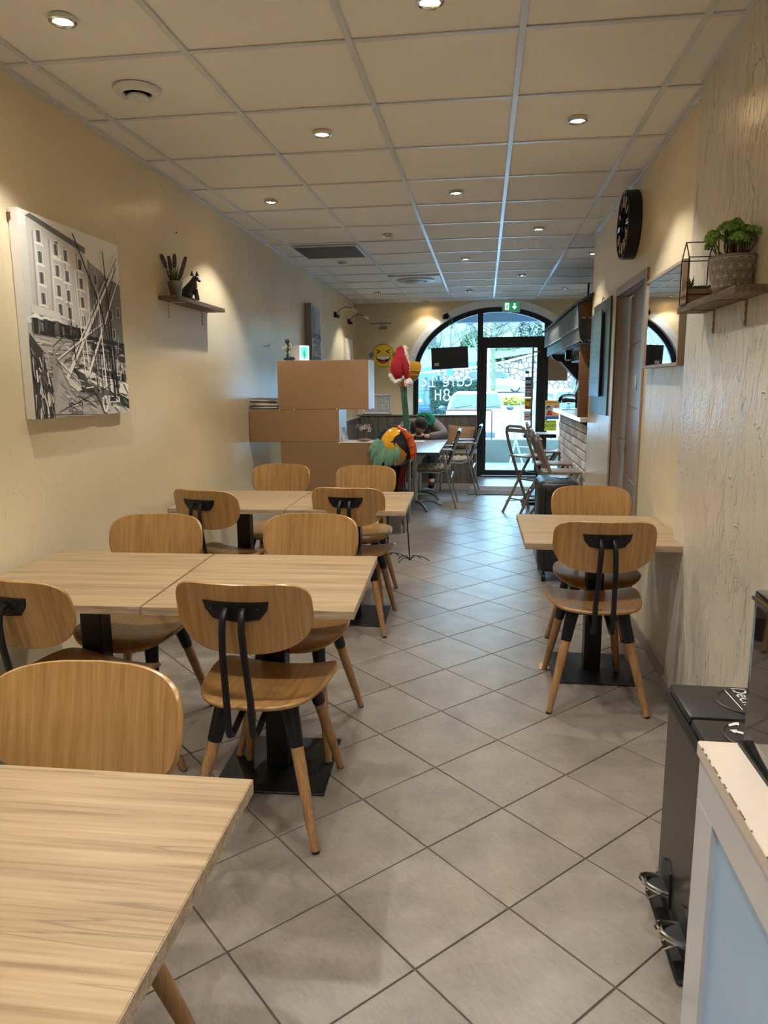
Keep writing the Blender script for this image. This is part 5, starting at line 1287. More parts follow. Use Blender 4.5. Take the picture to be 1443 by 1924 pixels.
# cardboard sheet and posters in the right pane
t = T('cardboard_sheet', 'plain beige cardboard sheet taped to the right window pane', 'sheet', (1.06, YG-.03, 1.44))
b = B(); b.box(.925, 1.21, YG-.024, YG-.012, 1.44, 1.86, bev=.001); b.build('sheet', mat('beige cardboard', lin(176, 160, 140), .85, var=.04, vscale=10), t, W=True, smooth=0)
b = B(); b.box(1.066, 1.069, YG-.0255, YG-.0235, 1.445, 1.855); b.build('fold_line', mat('fold shade', lin(150, 134, 116), .9), t, W=True, smooth=0)
t = T('window_poster', 'colourful poster with a yellow heading in the lower right window pane', 'poster', (.985, YG-.03, .87))
P = Print((.90, YG-.022, .87), (1, 0, 0), (0, 0, 1), (0, -1, 0), step=.0003)
P.rect(0, 0, .21, .28, lin(206, 214, 222)); P.rect(0, .215, .21, .28, lin(240, 214, 90)); P.line((.02, .25), (.19, .25), .02, lin(220, 130, 50)); P.disc((.05, .17), .032, .032, lin(52, 44, 52), 16); P.disc((.055, .16), .02, .022, lin(230, 196, 176), 14)
P.poly([(.02, .06), (.04, .13), (.09, .13), (.12, .06)], lin(190, 60, 52)); P.poly([(.10, .05), (.13, .12), (.19, .11), (.2, .05)], lin(236, 176, 80)); P.rect(.01, .0, .2, .045, lin(60, 110, 190)); P.disc((.16, .19), .03, .02, lin(220, 120, 60), 14)
P.build('poster_print', t)
t = T('green_poster', 'lime green notice lettered in black below the colourful poster', 'poster', (.97, YG-.03, .70))
b = B(); b.box(.90, 1.075, YG-.022, YG-.018, .70, .86); b.build('sheet', mat('lime green paper', lin(190, 226, 90), .7), t, W=True, smooth=0)
M = lambda x, z: Matrix.Translation((x, YG-.0235, z)) @ Matrix.Rotation(PI/2, 4, 'X')
q = textmesh('OCHOI', .062, M=M(.987, .775)); q = textmesh('ARRIVAGE', .030, M=M(.987, .835), bm=q); q = textmesh('samedi', .024, M=M(1.0, .728), bm=q)
q.build('lettering', mat('black print', lin(40, 56, 34), .7), t, W=True, smooth=0)

# ================================================================== FOLDING BAR STOOLS
def make_stool(M_=None, seat_m=None):
    m1 = M_ or TAUPEM
    t = T('folding_stool', '', 'stool')          # sitter faces +y
    w = .17; q = B()
    # back loop runs from the front feet up to the top of the back
    b = B(); L = [(-w-.02, .20, 0), (-w-.01, -.02, .50), (-w, -.12, .74), (-w+.01, -.17, .88), (-w+.035, -.185, .935), (-w+.08, -.19, .95), (w-.08, -.19, .95), (w-.035, -.185, .935), (w-.01, -.17, .88), (w, -.12, .74), (w+.01, -.02, .50), (w+.02, .20, 0)]
    b.tube(L, .016, 8, flat=1.0); b.build('back_loop', m1, t)
    b = B(); b.box(-w+.01, w-.01, -.195, -.150, .885, .925, bev=.006, M=Matrix.Identity(4)); b.build('back_rest', m1, t, smooth=0)
    for s_ in (-1, 1):
        b = B(); b.tube([(s_*(w-.03), -.22, 0), (s_*(w-.03), .04, .42), (s_*(w-.03), .16, .605)], .015, 8); b.build('rear_leg', m1, t)
        b = B(); b.tube([(s_*(w-.03), -.22, 0), (s_*(w-.03), -.213, .012)], .0135, 8); b.tube([(s_*(w+.02), .20, 0), (s_*(w+.0195), .196, .012)], .0145, 8); b.build('foot_cap', BLKP, t)
    b = B(); b.tube([(-w+.03, -.125, .15), (w-.03, -.125, .15)], .009, 8); b.tube([(-w-.012, .045, .35), (w+.012, .045, .35)], .009, 8); b.tube([(-w+.03, .16, .60), (w-.03, .16, .60)], .009, 8); b.build('stretcher', m1, t)
    b = B(); b.box(-.155, .155, -.14, .20, .615, .633, bev=.007, seg=2); b.build('seat', seat_m or mat('taupe seat', lin(146, 128, 118), .35), t)
    return t
s0 = make_stool(); s0.location = (.66, 6.62, 0); s0.rotation_euler = (0, 0, math.radians(-90)); s0['label'] = 'taupe folding bar stool nearest the wheeled black unit, its seat towards the bar'; s0['group'] = 'folding stools at the bar'
copy_tree(s0, None, (.655, 7.28, 0), math.radians(-90), 'second taupe folding bar stool from the wheeled black unit', 'folding stools at the bar')
copy_tree(s0, None, (.48, 8.02, 0), math.radians(-52), 'taupe folding bar stool turned aside with its back loop seen wide', 'folding stools at the bar')
copy_tree(s0, None, (.68, 8.30+.30, 0), math.radians(-92), 'farthest taupe folding bar stool, behind the turned one', 'folding stools at the bar')

# small black table with hoops by the door
t = T('black_pedestal_table', 'black pedestal table with two hoops round its foot near the entrance', 'table', (.70, 9.35, 0))
b = B(); b.box(-.21, .19, -.2, .2, .735, .775, bev=.006); b.build('tabletop', BLKG, t, smooth=0)
b = B(); b.box(-.21, .19, -.2, .2, .776, .785, bev=.002); b.build('pale_top_sheet', mat('pale top', lin(196, 200, 206), .3), t, smooth=0)
b = B(); b.box(-.035, .035, -.035, .035, .01, .735, bev=.004); b.build('column', BLKM, t, smooth=0)
b = B()
for z in (.20, .29):
    pts = [(-.06+.10*math.cos(2*PI*i/24), .09*math.sin(2*PI*i/24), z) for i in range(25)]; b.tube(pts, .008, 6)
b.build('hoop', BLKM, t)
b = B(); b.box(-.18, .18, -.18, .18, 0, .012, bev=.003); b.build('base_plate', BLKM, t, smooth=0)
t = T('power_strip', 'black power strip with a pale cable on the floor under the stools', 'power strip', (.55, 8.75, 0))
b = B(); b.box(-.10, .10, -.035, .035, 0, .035, bev=.006); b.build('housing', BLKP, t); b = B(); b.box(-.07, .12, -.22, -.15, 0, .03, bev=.006); b.build('adapter', BLKP, t)
b = B(); b.tube([(-.10, 0, .02), (-.17, .03, .008), (-.24, .06, .008), (-.28, .02, .008)], .005, 6); b.tube([(-.05, .03, .035), (.0, .04, .06), (.12, .04, .02), (.2, .03, .01)], .005, 6); b.build('cable', mat('pale cable', lin(200, 200, 196), .5), t)

# wheeled black unit
t = T('wheeled_black_unit', 'tall black wheeled unit with rounded edges and a pale top panel beside the right table', 'appliance', (.54, 5.32, 0))
UB = mat('black satin shell', lin(34, 38, 42), .32)
def rrect(x0, x1, y0, y1, r, n=5):
    P_ = []
    for (cx, cy, a0) in ((x1-r, y1-r, 0), (x0+r, y1-r, 90), (x0+r, y0+r, 180), (x1-r, y0+r, 270)):
        for i in range(n+1): a = math.radians(a0+90*i/n); P_.append((cx+r*math.cos(a), cy+r*math.sin(a)))
    return P_
b = B(); rings = []
for (ins, z) in ((.03, .075), (.008, .10), (0, .16), (0, .66), (.004, .70), (.018, .722), (.04, .728)):
    rings.append([(x, y, z) for x, y in rrect(-.15+ins, .13-ins, -.22+ins, .24-ins, .05)])
b.loft(rings); b.build('shell', UB, t, smooth=50)
b = B()
for x in (-.105, -.06): b.box(x-.002, x+.002, -.2225, -.2195, .12, .68)
for y in (-.14, .16): b.box(-.1525, -.1495, y-.002, y+.002, .12, .68)
b.build('panel_groove', BLKG, t, smooth=0)
b = B(); b.box(-.055, .075, .02, .12, .7275, .731, bev=.001); b.build('pale_panel', mat('silver panel', lin(176, 182, 188), .3), t, smooth=0)
b = B(); b.lathe([(.045, 0), (.045, .004), (.03, .006), (.0, .002)], 20, c=(.03, -.02, .7275)); b.build('top_handle', BLKG, t)
b = B()
for k in range(4): b.box(-.1518, -.1495, -.03+.012*k, -.026+.012*k, .40, .52)
b.build('side_print', mat('grey print mark', lin(90, 94, 98), .5), t, smooth=0)
b = B(); b.tube([(-.152, -.10, .36), (-.154, -.03, .30), (-.152, .06, .31)], .003, 5); b.tube([(-.152, -.04, .34), (-.154, .0, .25), (-.152, .08, .23)], .003, 5); b.tube([(-.152, .04, .37), (-.154, .07, .28), (-.152, .03, .20)], .003, 5); b.build('white_decal', mat('white decal', lin(214, 220, 224), .5), t)
for (x, y) in ((-.10, -.17), (.09, -.17), (-.10, .19), (.09, .19)):
    b = B(); b.tube([(x-.014, y, .028), (x+.014, y, .028)], .028, 14); b.tube([(x, y, .05), (x, y, .08)], .010, 8); b.build('caster', BLKP, t)

# door mat
t = T('door_mat', 'beige woven door mat with worn lettering before the glass door', 'mat', (.23, 9.62, 0))
b = B(); b.box(-.42, .42, -.38, .38, .001, .010, bev=.003); b.build('pile', mat('beige coir', lin(132, 114, 102), .95, var=.14, vscale=90, bump=.5, bscale=300), t, smooth=0)
b = B(); textmesh('Bonjour', .16, M=Matrix.Translation((.0, .02, .0104)), bm=b).build('worn_lettering', mat('worn pale print', lin(186, 174, 164), .95), t, smooth=0)

# ================================================================== ALUMINIUM TABLES AND ARMCHAIRS
def star_table(name, label, cx, cy, wx, wy, z, topm, peds, group=None, edge=None):
    t = T(name, label, 'table', (cx, cy, 0), 0, group)
    b = B(); b.box(-wx/2, wx/2, -wy/2, wy/2, z-.028, z, bev=.003); b.build('tabletop', topm, t, smooth=0)
    b = B()
    for (a, c, e, f) in ((-wx/2-.002, wx/2+.002, -wy/2-.002, -wy/2+.001), (-wx/2-.002, wx/2+.002, wy/2-.001, wy/2+.002), (-wx/2-.002, -wx/2+.001, -wy/2, wy/2), (wx/2-.001, wx/2+.002, -wy/2, wy/2)): b.box(a, c, e, f, z-.030, z-.001)
    b.build('edge_band', edge or mat('dark edge', lin(60, 64, 70), .4), t, smooth=0)
    for (px, py, rot) in peds:
        b = B(); b.tube([(px, py, .06), (px, py, z-.03)], .030, 16); b.lathe([(.05, 0), (.05, .02), (.03, .03)], 16, c=(px, py, .055)); b.build('column', ALU, t)
        for k in range(4):
            a = rot + k*PI/2; d = Vector((math.cos(a), math.sin(a), 0)); p = Vector((px, py, 0))
            b = B(); b.tube([p + d*.03 + Vector((0, 0, .075)), p + d*.14 + Vector((0, 0, .085)), p + d*.24 + Vector((0, 0, .06)), p + d*.31 + Vector((0, 0, .018)), p + d*.33 + Vector((0, 0, .012))], [.018, .018, .015, .012, .012], 8); b.build('curved_foot', mat('cast aluminium', lin(120, 124, 128), .35, metal=.8), t)
    return t
star_table('long_table', 'pale blue-grey long table at the bench where the bent-over person sits', -.77, 8.42, .62, 1.80, .70, mat('pale grey laminate', lin(176, 184, 194), .25, coat=.3), ((-.0, -.25, .5), (-.02, .55, .9)))
t = star_table('small_white_table', 'small white table in front of the long one, right of the painted bird', -1.02, 7.02, .66, .62, .70, mat('white laminate', lin(214, 212, 208), .3), (), edge=mat('grey edge', lin(120, 118, 114), .4))
b = B(); b.box(.13, .15, -.28, .28, 0, .67, bev=.003); b.build('leg_panel', mat('grey leg panel', lin(120, 114, 108), .5), t, smooth=0)
b = B(); b.tube([(.28, .25, 0), (.28, .25, .67)], .014, 10); b.tube([(.28, -.25, 0), (.28, -.25, .67)], .014, 10); b.build('tube_leg', ALU, t)
b = B(); b.box(-.25, .25, -.30, -.28, 0, .67); b.build('rear_panel', mat('grey leg panel', (0, 0, 0)), t, smooth=0)

def make_armchair():
    t = T('aluminium_armchair', '', 'chair')         # sitter faces +y
    for s_ in (-1, 1):
        x = s_*.26
        b = B(); b.tube([(x, .22, 0), (x, .20, .25), (x, .17, .45), (x, .10, .58), (x, .0, .645), (x, -.12, .665), (x, -.27, .665)], .0115, 10); b.build('front_leg', ALU, t)
        b = B(); b.tube([(x, -.30, 0), (x, -.22, .30), (x, -.14, .655)], .0115, 10); b.build('rear_leg', ALU, t)
        b = B(); b.box(x-.022, x+.022, -.25, .02, .664, .682, bev=.008, seg=2); b.build('armrest', ALU, t)
        b = B(); b.tube([(x*.9, .20, .42), (x*.9, -.10, .41), (x*.9, -.19, .44), (x*.9, -.25, .60), (x*.9, -.32, .86)], .0115, 10); b.build('side_rail', ALU, t)
    b = B(); prof = [(.21, .425), (.0, .412), (-.12, .412), (-.18, .435)]
    b.loft([[(-.235, y, z), (.235, y, z), (.235, y, z-.012), (-.235, y, z-.012)] for y, z in prof]); b.build('seat_sling', BLKM, t)
    b = B(); prof = [(-.205, .50), (-.235, .60), (-.275, .72), (-.315, .84), (-.322, .865)]
    b.loft([[(-.235, y+.018, z), (.235, y+.018, z), (.235, y-.018, z), (-.235, y-.018, z)] for y, z in prof]); b.tube([(-.24, -.322, .865), (.24, -.322, .865)], .022, 10); b.build('back_pad', mat('black vinyl', lin(36, 38, 42), .3), t)
    b = B(); b.tube([(-.26, .20, .40), (.26, .20, .40)], .010, 8); b.tube([(-.26, -.24, .36), (.26, -.24, .36)], .010, 8); b.build('cross_tube', ALU, t)
    return t
FUR = mat('beige fleece', lin(176, 164, 148), .95, bump=.9, bscale=60, var=.12, vscale=20)
def fleece(x, y, rz, label):
    b = B(); random.seed(int(y*10)); n = 14; rings = []
    b.box(-.225, .225, -.20, .21, .425, .455, bev=.014, seg=2)
    for i in range(11):
        for j in range(10): b.ball((-.21+.042*i+R(-.008, .008), -.19+.042*j+R(-.008, .008), .455+R(-.004, .006)), (R(.022, .032), R(.022, .032), R(.010, .018)), 7, 5)
    bmesh.ops.transform(b.bm, matrix=Matrix.Translation((x, y, 0)) @ Matrix.Rotation(rz, 4, 'Z'), verts=b.bm.verts)
    tag(b.build('seat_cushion', FUR), label, 'cushion')
a0 = make_armchair(); a0.location = (-.60, 8.42, 0); a0.rotation_euler = (0, 0, PI/2); a0['label'] = 'nearer aluminium armchair with black back at the long table'; a0['group'] = 'aluminium armchairs at the long table'
copy_tree(a0, None, (-.36, 9.42, 0), math.radians(88), 'farther aluminium armchair with black back at the long table, nearer the door mat', 'aluminium armchairs at the long table')
fleece(-.60, 8.42, PI/2, 'beige fleece pad on the nearer aluminium armchair')
fleece(-.36, 9.42, math.radians(88), 'beige fleece pad on the farther aluminium armchair')
# cushions on the bench
t = T('jute_cushion', 'tan fabric cushion standing against the plank bench back near its end', 'cushion', (-.36, 10.86, .44))
b = B()
def pillow(b, w, h, th, M):
    n = 12; F_ = []; K = []
    for i in range(n+1):
        fr = []; kr = []
        for j in range(n+1):
            u, v = i/n*2-1, j/n*2-1; e = (1-abs(u)**2.5)*(1-abs(v)**2.5); c = 1-.06*(1-abs(u))*abs(v) ; 
            p = Vector((u*w/2*(1-.07*(1-abs(v)**2)), 0, h/2+v*h/2*(1-.07*(1-abs(u)**2))))
            fr.append(b.bm.verts.new(M @ (p+Vector((0, -th/2*e**.5-.003, 0))))); kr.append(b.bm.verts.new(M @ (p+Vector((0, th/2*e**.5+.003, 0)))))
        F_.append(fr); K.append(kr)
    for G_ in (F_, K):
        for i in range(n):
            for j in range(n): b.bm.faces.new((G_[i][j], G_[i+1][j], G_[i+1][j+1], G_[i][j+1]))
    for i in range(n):
        b.bm.faces.new((F_[i][0], F_[i+1][0], K[i+1][0], K[i][0])); b.bm.faces.new((F_[i][n], F_[i+1][n], K[i+1][n], K[i][n]))
        b.bm.faces.new((F_[0][i], F_[0][i+1], K[0][i+1], K[0][i])); b.bm.faces.new((F_[n][i], F_[n][i+1], K[n][i+1], K[n][i]))
pillow(b, .40, .36, .11, Matrix.Rotation(math.radians(-14), 4, 'X') @ Matrix.Rotation(math.radians(5), 4, 'Y'))
b.build('cover', mat('tan linen', lin(150, 118, 88), .9, var=.08, bump=.4, bscale=160), t)
b = B(); pillow(b, .42, .42, .08, Matrix.Translation((-.62, 10.56, .485)) @ Matrix.Rotation(math.radians(-90), 4, 'X') @ Matrix.Translation((0, 0, -.21)))
tag(b.build('seat_cushion', mat('tan linen dark', lin(132, 104, 78), .9, bump=.4, bscale=160)), 'flat tan seat cushion lying on the plank bench', 'cushion')

# ================================================================== PERSON bent over a phone
pp = T('person', 'person in grey jacket and green hood bent over a phone at the long table', 'person', (-.80, 10.30, 0))
K = {'pel': (-.82, 10.44, .55), 'sp1': (-.82, 10.26, .68), 'sp2': (-.83, 10.02, .80), 'chest': (-.83, 9.80, .87), 'neck': (-.82, 9.64, .895), 'hd0': (-.815, 9.55, .885), 'hd1': (-.81, 9.46, .855),
     'shR': (-.64, 9.76, .865), 'elR': (-.50, 9.42, .755), 'wrR': (-.71, 9.24, .745), 'haR': (-.755, 9.215, .755), 'shL': (-1.02, 9.76, .865), 'elL': (-1.15, 9.42, .755), 'wrL': (-.93, 9.26, .745), 'haL': (-.88, 9.235, .755),
     'hiR': (-.72, 10.42, .53), 'knR': (-.70, 9.98, .53), 'anR': (-.70, 9.96, .09), 'ftR': (-.70, 9.82, .035), 'hiL': (-.92, 10.42, .53), 'knL': (-.96, 9.98, .53), 'anL': (-.95, 9.98, .09), 'ftL': (-.95, 9.84, .035)}
names = list(K); ix = {n: i for i, n in enumerate(names)}
ED = [('pel', 'sp1'), ('sp1', 'sp2'), ('sp2', 'chest'), ('chest', 'neck'), ('neck', 'hd0'), ('hd0', 'hd1'), ('chest', 'shR'), ('shR', 'elR'), ('elR', 'wrR'), ('wrR', 'haR'), ('chest', 'shL'), ('shL', 'elL'), ('elL', 'wrL'), ('wrL', 'haL'), ('pel', 'hiR'), ('hiR', 'knR'), ('knR', 'anR'), ('anR', 'ftR'), ('pel', 'hiL'), ('hiL', 'knL'), ('knL', 'anL'), ('anL', 'ftL')]
RD = {'pel': .12, 'sp1': .11, 'sp2': .12, 'chest': .12, 'neck': .055, 'hd0': .05, 'hd1': .045, 'shR': .06, 'elR': .042, 'wrR': .028, 'haR': .030, 'shL': .06, 'elL': .042, 'wrL': .028, 'haL': .030, 'hiR': .085, 'knR': .06, 'anR': .04, 'ftR': .035, 'hiL': .085, 'knL': .06, 'anL': .04, 'ftL': .035}
HC = Vector((-.812, 9.42, .872))      # head centre; the face looks down and forward
fd = Vector((-.22, -.22, -.95)).normalized(); upv = (Vector((0, -.84, .52)) - fd*fd.dot(Vector((0, -.84, .52)))).normalized(); sd_ = upv.cross(fd).normalized()
HM = Matrix((sd_, -fd, upv)).transposed().to_4x4(); HM.translation = HC   # local -y = face direction, z = crown
def headparts(b):
    b.ball((0, 0, 0), (.074, .088, .112), 20, 14, M=None)
    return
def person_extra(b):
    k = len(b.bm.verts)
    bmesh.ops.create_uvsphere(b.bm, u_segments=20, v_segments=14, radius=1, matrix=HM @ Matrix.Diagonal((.075, .093, .112, 1)))
    for (c, r) in (((0, -.098, -.010), (.012, .016, .022)), ((0, -.088, -.062), (.022, .010, .006)), ((0, -.085, -.066), (.020, .010, .006)), ((0, -.070, -.095), (.030, .022, .020)), ((.030, -.082, .018), (.013, .008, .007)), ((-.030, -.082, .018), (.013, .008, .007)), ((.077, .005, -.005), (.010, .018, .028)), ((-.077, .005, -.005), (.010, .018, .028))):
        bmesh.ops.create_uvsphere(b.bm, u_segments=10, v_segments=8, radius=1, matrix=HM @ Matrix.Translation(c) @ Matrix.Diagonal((*r, 1)))
    # fingers curl round the phone
    for s_, h in ((1, 'haR'), (-1, 'haL')):
        p = Vector(K[h])
        for f in range(4):
            o = Vector((-.012*s_, .018-.017*f, .002)); l = (.9, 1.0, .95, .75)[f]
            b.tube([p+o, p+o+Vector((-.026*s_*l, -.004, .014)), p+o+Vector((-.046*s_*l, -.006, .008)), p+o+Vector((-.058*s_*l, -.006, -.004))], [.0095, .0090, .0082, .007], 8)
        b.tube([p+Vector((.0, .028, .006)), p+Vector((-.014*s_, .045, .022)), p+Vector((-.034*s_, .044, .032))], [.011, .010, .008], 8)
body = skinmesh('body', [K[n] for n in names], [(ix[a], ix[c]) for a, c in ED], [RD[n] for n in names], SKIN, pp, sub=2, extra=person_extra, W=True)
JK = mat('grey brown padded jacket', lin(104, 96, 92), .7, bump=.3, bscale=30, var=.08)
jn = ['pel', 'sp1', 'sp2', 'chest', 'shR', 'elR', 'wrR', 'shL', 'elL', 'wrL', 'neck']
jr = {'pel': .145, 'sp1': .140, 'sp2': .150, 'chest': .150, 'shR': .085, 'elR': .064, 'wrR': .045, 'shL': .085, 'elL': .064, 'wrL': .045, 'neck': .078}
skinmesh('jacket', [K[n] for n in jn], [(0, 1), (1, 2), (2, 3), (3, 4), (4, 5), (5, 6), (3, 7), (7, 8), (8, 9), (3, 10)], [jr[n] for n in jn], JK, pp, W=True)
tn = ['pel', 'hiR', 'knR', 'anR', 'hiL', 'knL', 'anL']
skinmesh('trousers', [K[n] for n in tn], [(0, 1), (1, 2), (2, 3), (0, 4), (4, 5), (5, 6)], [.14, .105, .078, .055, .105, .078, .055], mat('dark trousers', lin(44, 46, 54), .8), pp, W=True)
b = B()
for a, f in (('anR', 'ftR'), ('anL', 'ftL')):
    p, q = Vector(K[a]), Vector(K[f]); b.tube([p+Vector((0, .05, -.05)), p+Vector((0, -.02, -.04)), q+Vector((0, -.02, 0)), q+Vector((0, -.06, -.008))], [.036, .045, .040, .025], 12)
b.build('shoes', mat('dark shoe', lin(40, 38, 38), .6), pp, W=True)
# dark hair, tied back, with loose strands
b = B()
bmesh.ops.create_uvsphere(b.bm, u_segments=24, v_segments=16, radius=1, matrix=HM @ Matrix.Translation((0, .018, .016)) @ Matrix.Diagonal((.084, .092, .114, 1)))
random.seed(8)
for k in range(46):
    a = R(-1.4, 1.4); s_ = math.sin(a); 
    p0 = HM @ Vector((.05*s_, -.045, .105)); p1 = HM @ Vector((.088*s_, .01, .085-.05*abs(s_))); p2 = HM @ Vector((.080*s_, .085, .03-.06*abs(s_))); p3 = HM @ Vector((.03*s_, .115, -.02))
    b.tube([p0, p1, p2, p3], R(.006, .010), 5)
b.tube([HM @ Vector((.0, .11, -.01)), HM @ Vector((.0, .13, -.05)), HM @ Vector((.02, .12, -.11))], [.026, .028, .012], 8)
b.build('hair', mat('dark brown hair', lin(34, 28, 26), .7, bump=.4, bscale=120), pp, W=True)
b = B(); c0 = Vector(K['neck']) + Vector((.02, .0, .02)); rings = []
for i in range(9):
    a = PI*1.0*i/8 - .75; 
    cc = c0 + Vector((.115*math.cos(a), .045+.03*math.sin(a), .085*math.sin(a)))
    rings.append((cc, .034+.018*math.sin(PI*i/8)))
b.tube([r[0] for r in rings], [r[1] for r in rings], 12)
b.ball(tuple(c0+Vector((.02, .10, .03))), (.10, .09, .06), 16, 10)
b.build('green_hood', mat('green jersey', lin(24, 140, 112), .85, bump=.3, bscale=40), pp, W=True)
ph = T('smartphone', 'dark smartphone held in both hands over the long table', 'phone', (-.818, 9.20, .765))
b = B(); b.box(-.038, .038, -.075, .075, -.004, .004, bev=.003, M=Matrix.Rotation(math.radians(-25), 4, 'X')); b.build('phone_body', BLKG, ph)
t = T('paper_on_table', 'white sheet of paper lying on the long table before the person', 'paper', (-.86, 9.02, .70))
b = B(); b.box(-.13, .13, -.09, .09, .0006, .003, M=Matrix.Rotation(.2, 4, 'Z')); b.build('sheet', PAPER, t, smooth=0)

# ================================================================== TALL PAINTED METAL BIRD
bd = T('metal_bird', 'tall painted metal bird sculpture with a long green neck and green tail leaves', 'sculpture', (-.68, 5.70, 0))
YEL = mat('glossy yellow enamel', lin(232, 170, 30), .14, coat=.6, var=.12, vscale=14)
MUS = mat('glossy mustard enamel', lin(196, 142, 34), .16, coat=.6)
NAVY = mat('navy enamel', lin(26, 30, 48), .15, coat=.5)
ORG = mat('orange red enamel', lin(206, 92, 40), .18, coat=.6, var=.12, vscale=20)
RED = mat('dark red enamel', lin(92, 26, 30), .15, coat=.5)
GRN = mat('green enamel', lin(56, 104, 84), .25, coat=.4, var=.18, vscale=24)
GRNL = mat('pale green enamel', lin(112, 158, 130), .18, coat=.6, var=.14, vscale=30)
c = Vector((-.70, 5.68, .925))
b = B()
for i in range(13):
    pass
rings = []
for (z, rx, ry, dx) in ((-.17, .02, .02, .03), (-.155, .08, .05, .02), (-.11, .125, .08, .01), (-.04, .148, .095, 0), (.03, .150, .10, -.002), (.09, .132, .09, 0), (.13, .095, .07, .012), (.152, .05, .045, .02), (.158, .01, .01, .022)):
    rings.append([(c.x+dx+rx*math.cos(2*PI*j/28), c.y+ry*math.sin(2*PI*j/28), c.z+z) for j in range(28)])
b.loft(rings); b.build('body_shell', NAVY, bd, W=True)
b = B()
def patch(b, pts, lift=.006):
    """enamel patch hugging the body's near side"""
    n = len(pts); cu = sum(p[0] for p in pts)/n; cv_ = sum(p[1] for p in pts)/n
    def S(u, v):
        v = max(-.163, min(.156, v)); q = 1-(abs(v)/.172)**2; rx = .150*math.sqrt(q); uu = max(-.985, min(.985, u/rx))
        return Vector((c.x+u*1.02+.006, c.y-.102*math.sqrt(q)*math.sqrt(1-uu*uu)-lift, c.z+v))
    P2 = []
    for i_ in range(n):
        a_, e_ = pts[i_], pts[(i_+1) % n]
        for k_ in range(3): P2.append((a_[0]+(e_[0]-a_[0])*k_/3, a_[1]+(e_[1]-a_[1])*k_/3))
    R_ = []
    for s_ in (0.02, .25, .5, .75, 1): R_.append([b.bm.verts.new(S(cu+(u-cu)*s_, cv_+(v-cv_)*s_)) for u, v in P2])
    R_.append([b.bm.verts.new(v_.co + Vector((0, lift+.006, 0))) for v_ in R_[-1]])
    m_ = len(P2)
    for r_ in range(5):
        for k_ in range(m_): b.bm.faces.new((R_[r_][k_], R_[r_][(k_+1) % m_], R_[r_+1][(k_+1) % m_], R_[r_+1][k_]))
    b.bm.faces.new(R_[0])
patch(b, [(-.095, .065), (-.055, .12), (-.01, .148), (.05, .142), (.045, .10), (.01, .075), (-.005, .045), (-.05, .03), (-.10, .03)])
b.build('yellow_patch', YEL, bd, W=True)
b = B(); patch(b, [(-.125, -.01), (-.11, .02), (-.06, .042), (.0, .03), (.01, -.01), (-.05, -.035), (-.11, -.03)], .008); b.build('yellow_patch', YEL, bd, W=True)
b = B(); patch(b, [(.012, -.02), (.02, .035), (.045, .0), (.075, -.03), (.10, -.06), (.085, -.11), (.05, -.145), (.0, -.15), (-.04, -.12), (-.04, -.04)]); b.build('mustard_patch', MUS, bd, W=True)
b = B()
random.seed(14)
for k in range(26):
    u, v = R(-.08, .05), R(-.10, .13)
    q = 1-(v/.165)**2; rx = .15*math.sqrt(q)
    if abs(u) > rx*.8: continue
    y = -.10*math.sqrt(q)*math.sqrt(1-(u/rx)**2); b.ball((c.x+u, c.y+y-.002, c.z+v), (R(.002, .005), .002, R(.0015, .004)), 6, 4)
b.build('speckles', NAVY, bd, W=True)['kind'] = 'stuff'
b = B(); pts = [Vector((c.x+.035, c.y-.05, c.z+.150)), Vector((c.x+.085, c.y-.055, c.z+.115)), Vector((c.x+.125, c.y-.055, c.z+.06)), Vector((c.x+.150, c.y-.05, c.z-.005)), Vector((c.x+.158, c.y-.045, c.z-.065)), Vector((c.x+.150, c.y-.04, c.z-.105))]
rings = []
for i, p in enumerate(pts):
    d = (pts[min(i+1, 5)]-pts[max(i-1, 0)]).normalized(); nn_ = d.cross(Vector((0, 1, 0))).normalized(); wd = (.012, .024, .030, .032, .028, .016)[i]
    rings.append([p + nn_*wd*math.cos(2*PI*j/12) + Vector((0, 1, 0))*.022*math.sin(2*PI*j/12) for j in range(12)])
b.loft(rings); b.build('orange_wing_edge', ORG, bd, W=True)
b = B()
for i in range(1, 5):
    p = pts[i]; b.tube([p+Vector((-.028, -.018, -.012)), p+Vector((0, -.024, 0)), p+Vector((.026, -.016, .012))], .0022, 5)
b.build('wing_crease', RED, bd, W=True)
b = B(); b.loft([[(c.x+x0, c.y-.02, z), (c.x+x1, c.y-.02, z), (c.x+x1, c.y+.0, z), (c.x+x0, c.y+.0, z)] for (x0, x1, z) in ((.07, .145, .865), (.06, .125, .80), (.05, .105, .73), (.035, .085, .66), (.03, .06, .60), (.035, .045, .565))]); b.build('dark_red_tail', RED, bd, W=True)
b = B(); b.loft([[(c.x+x0, c.y+.005, z), (c.x+x1, c.y+.005, z), (c.x+x1, c.y+.02, z), (c.x+x0, c.y+.02, z)] for (x0, x1, z) in ((-.15, .05, .84), (-.14, .06, .76), (-.02, .07, .68), (-.01, .06, .60), (.0, .045, .545))]); b.build('black_tail', BLKG, bd, W=True)
random.seed(15)
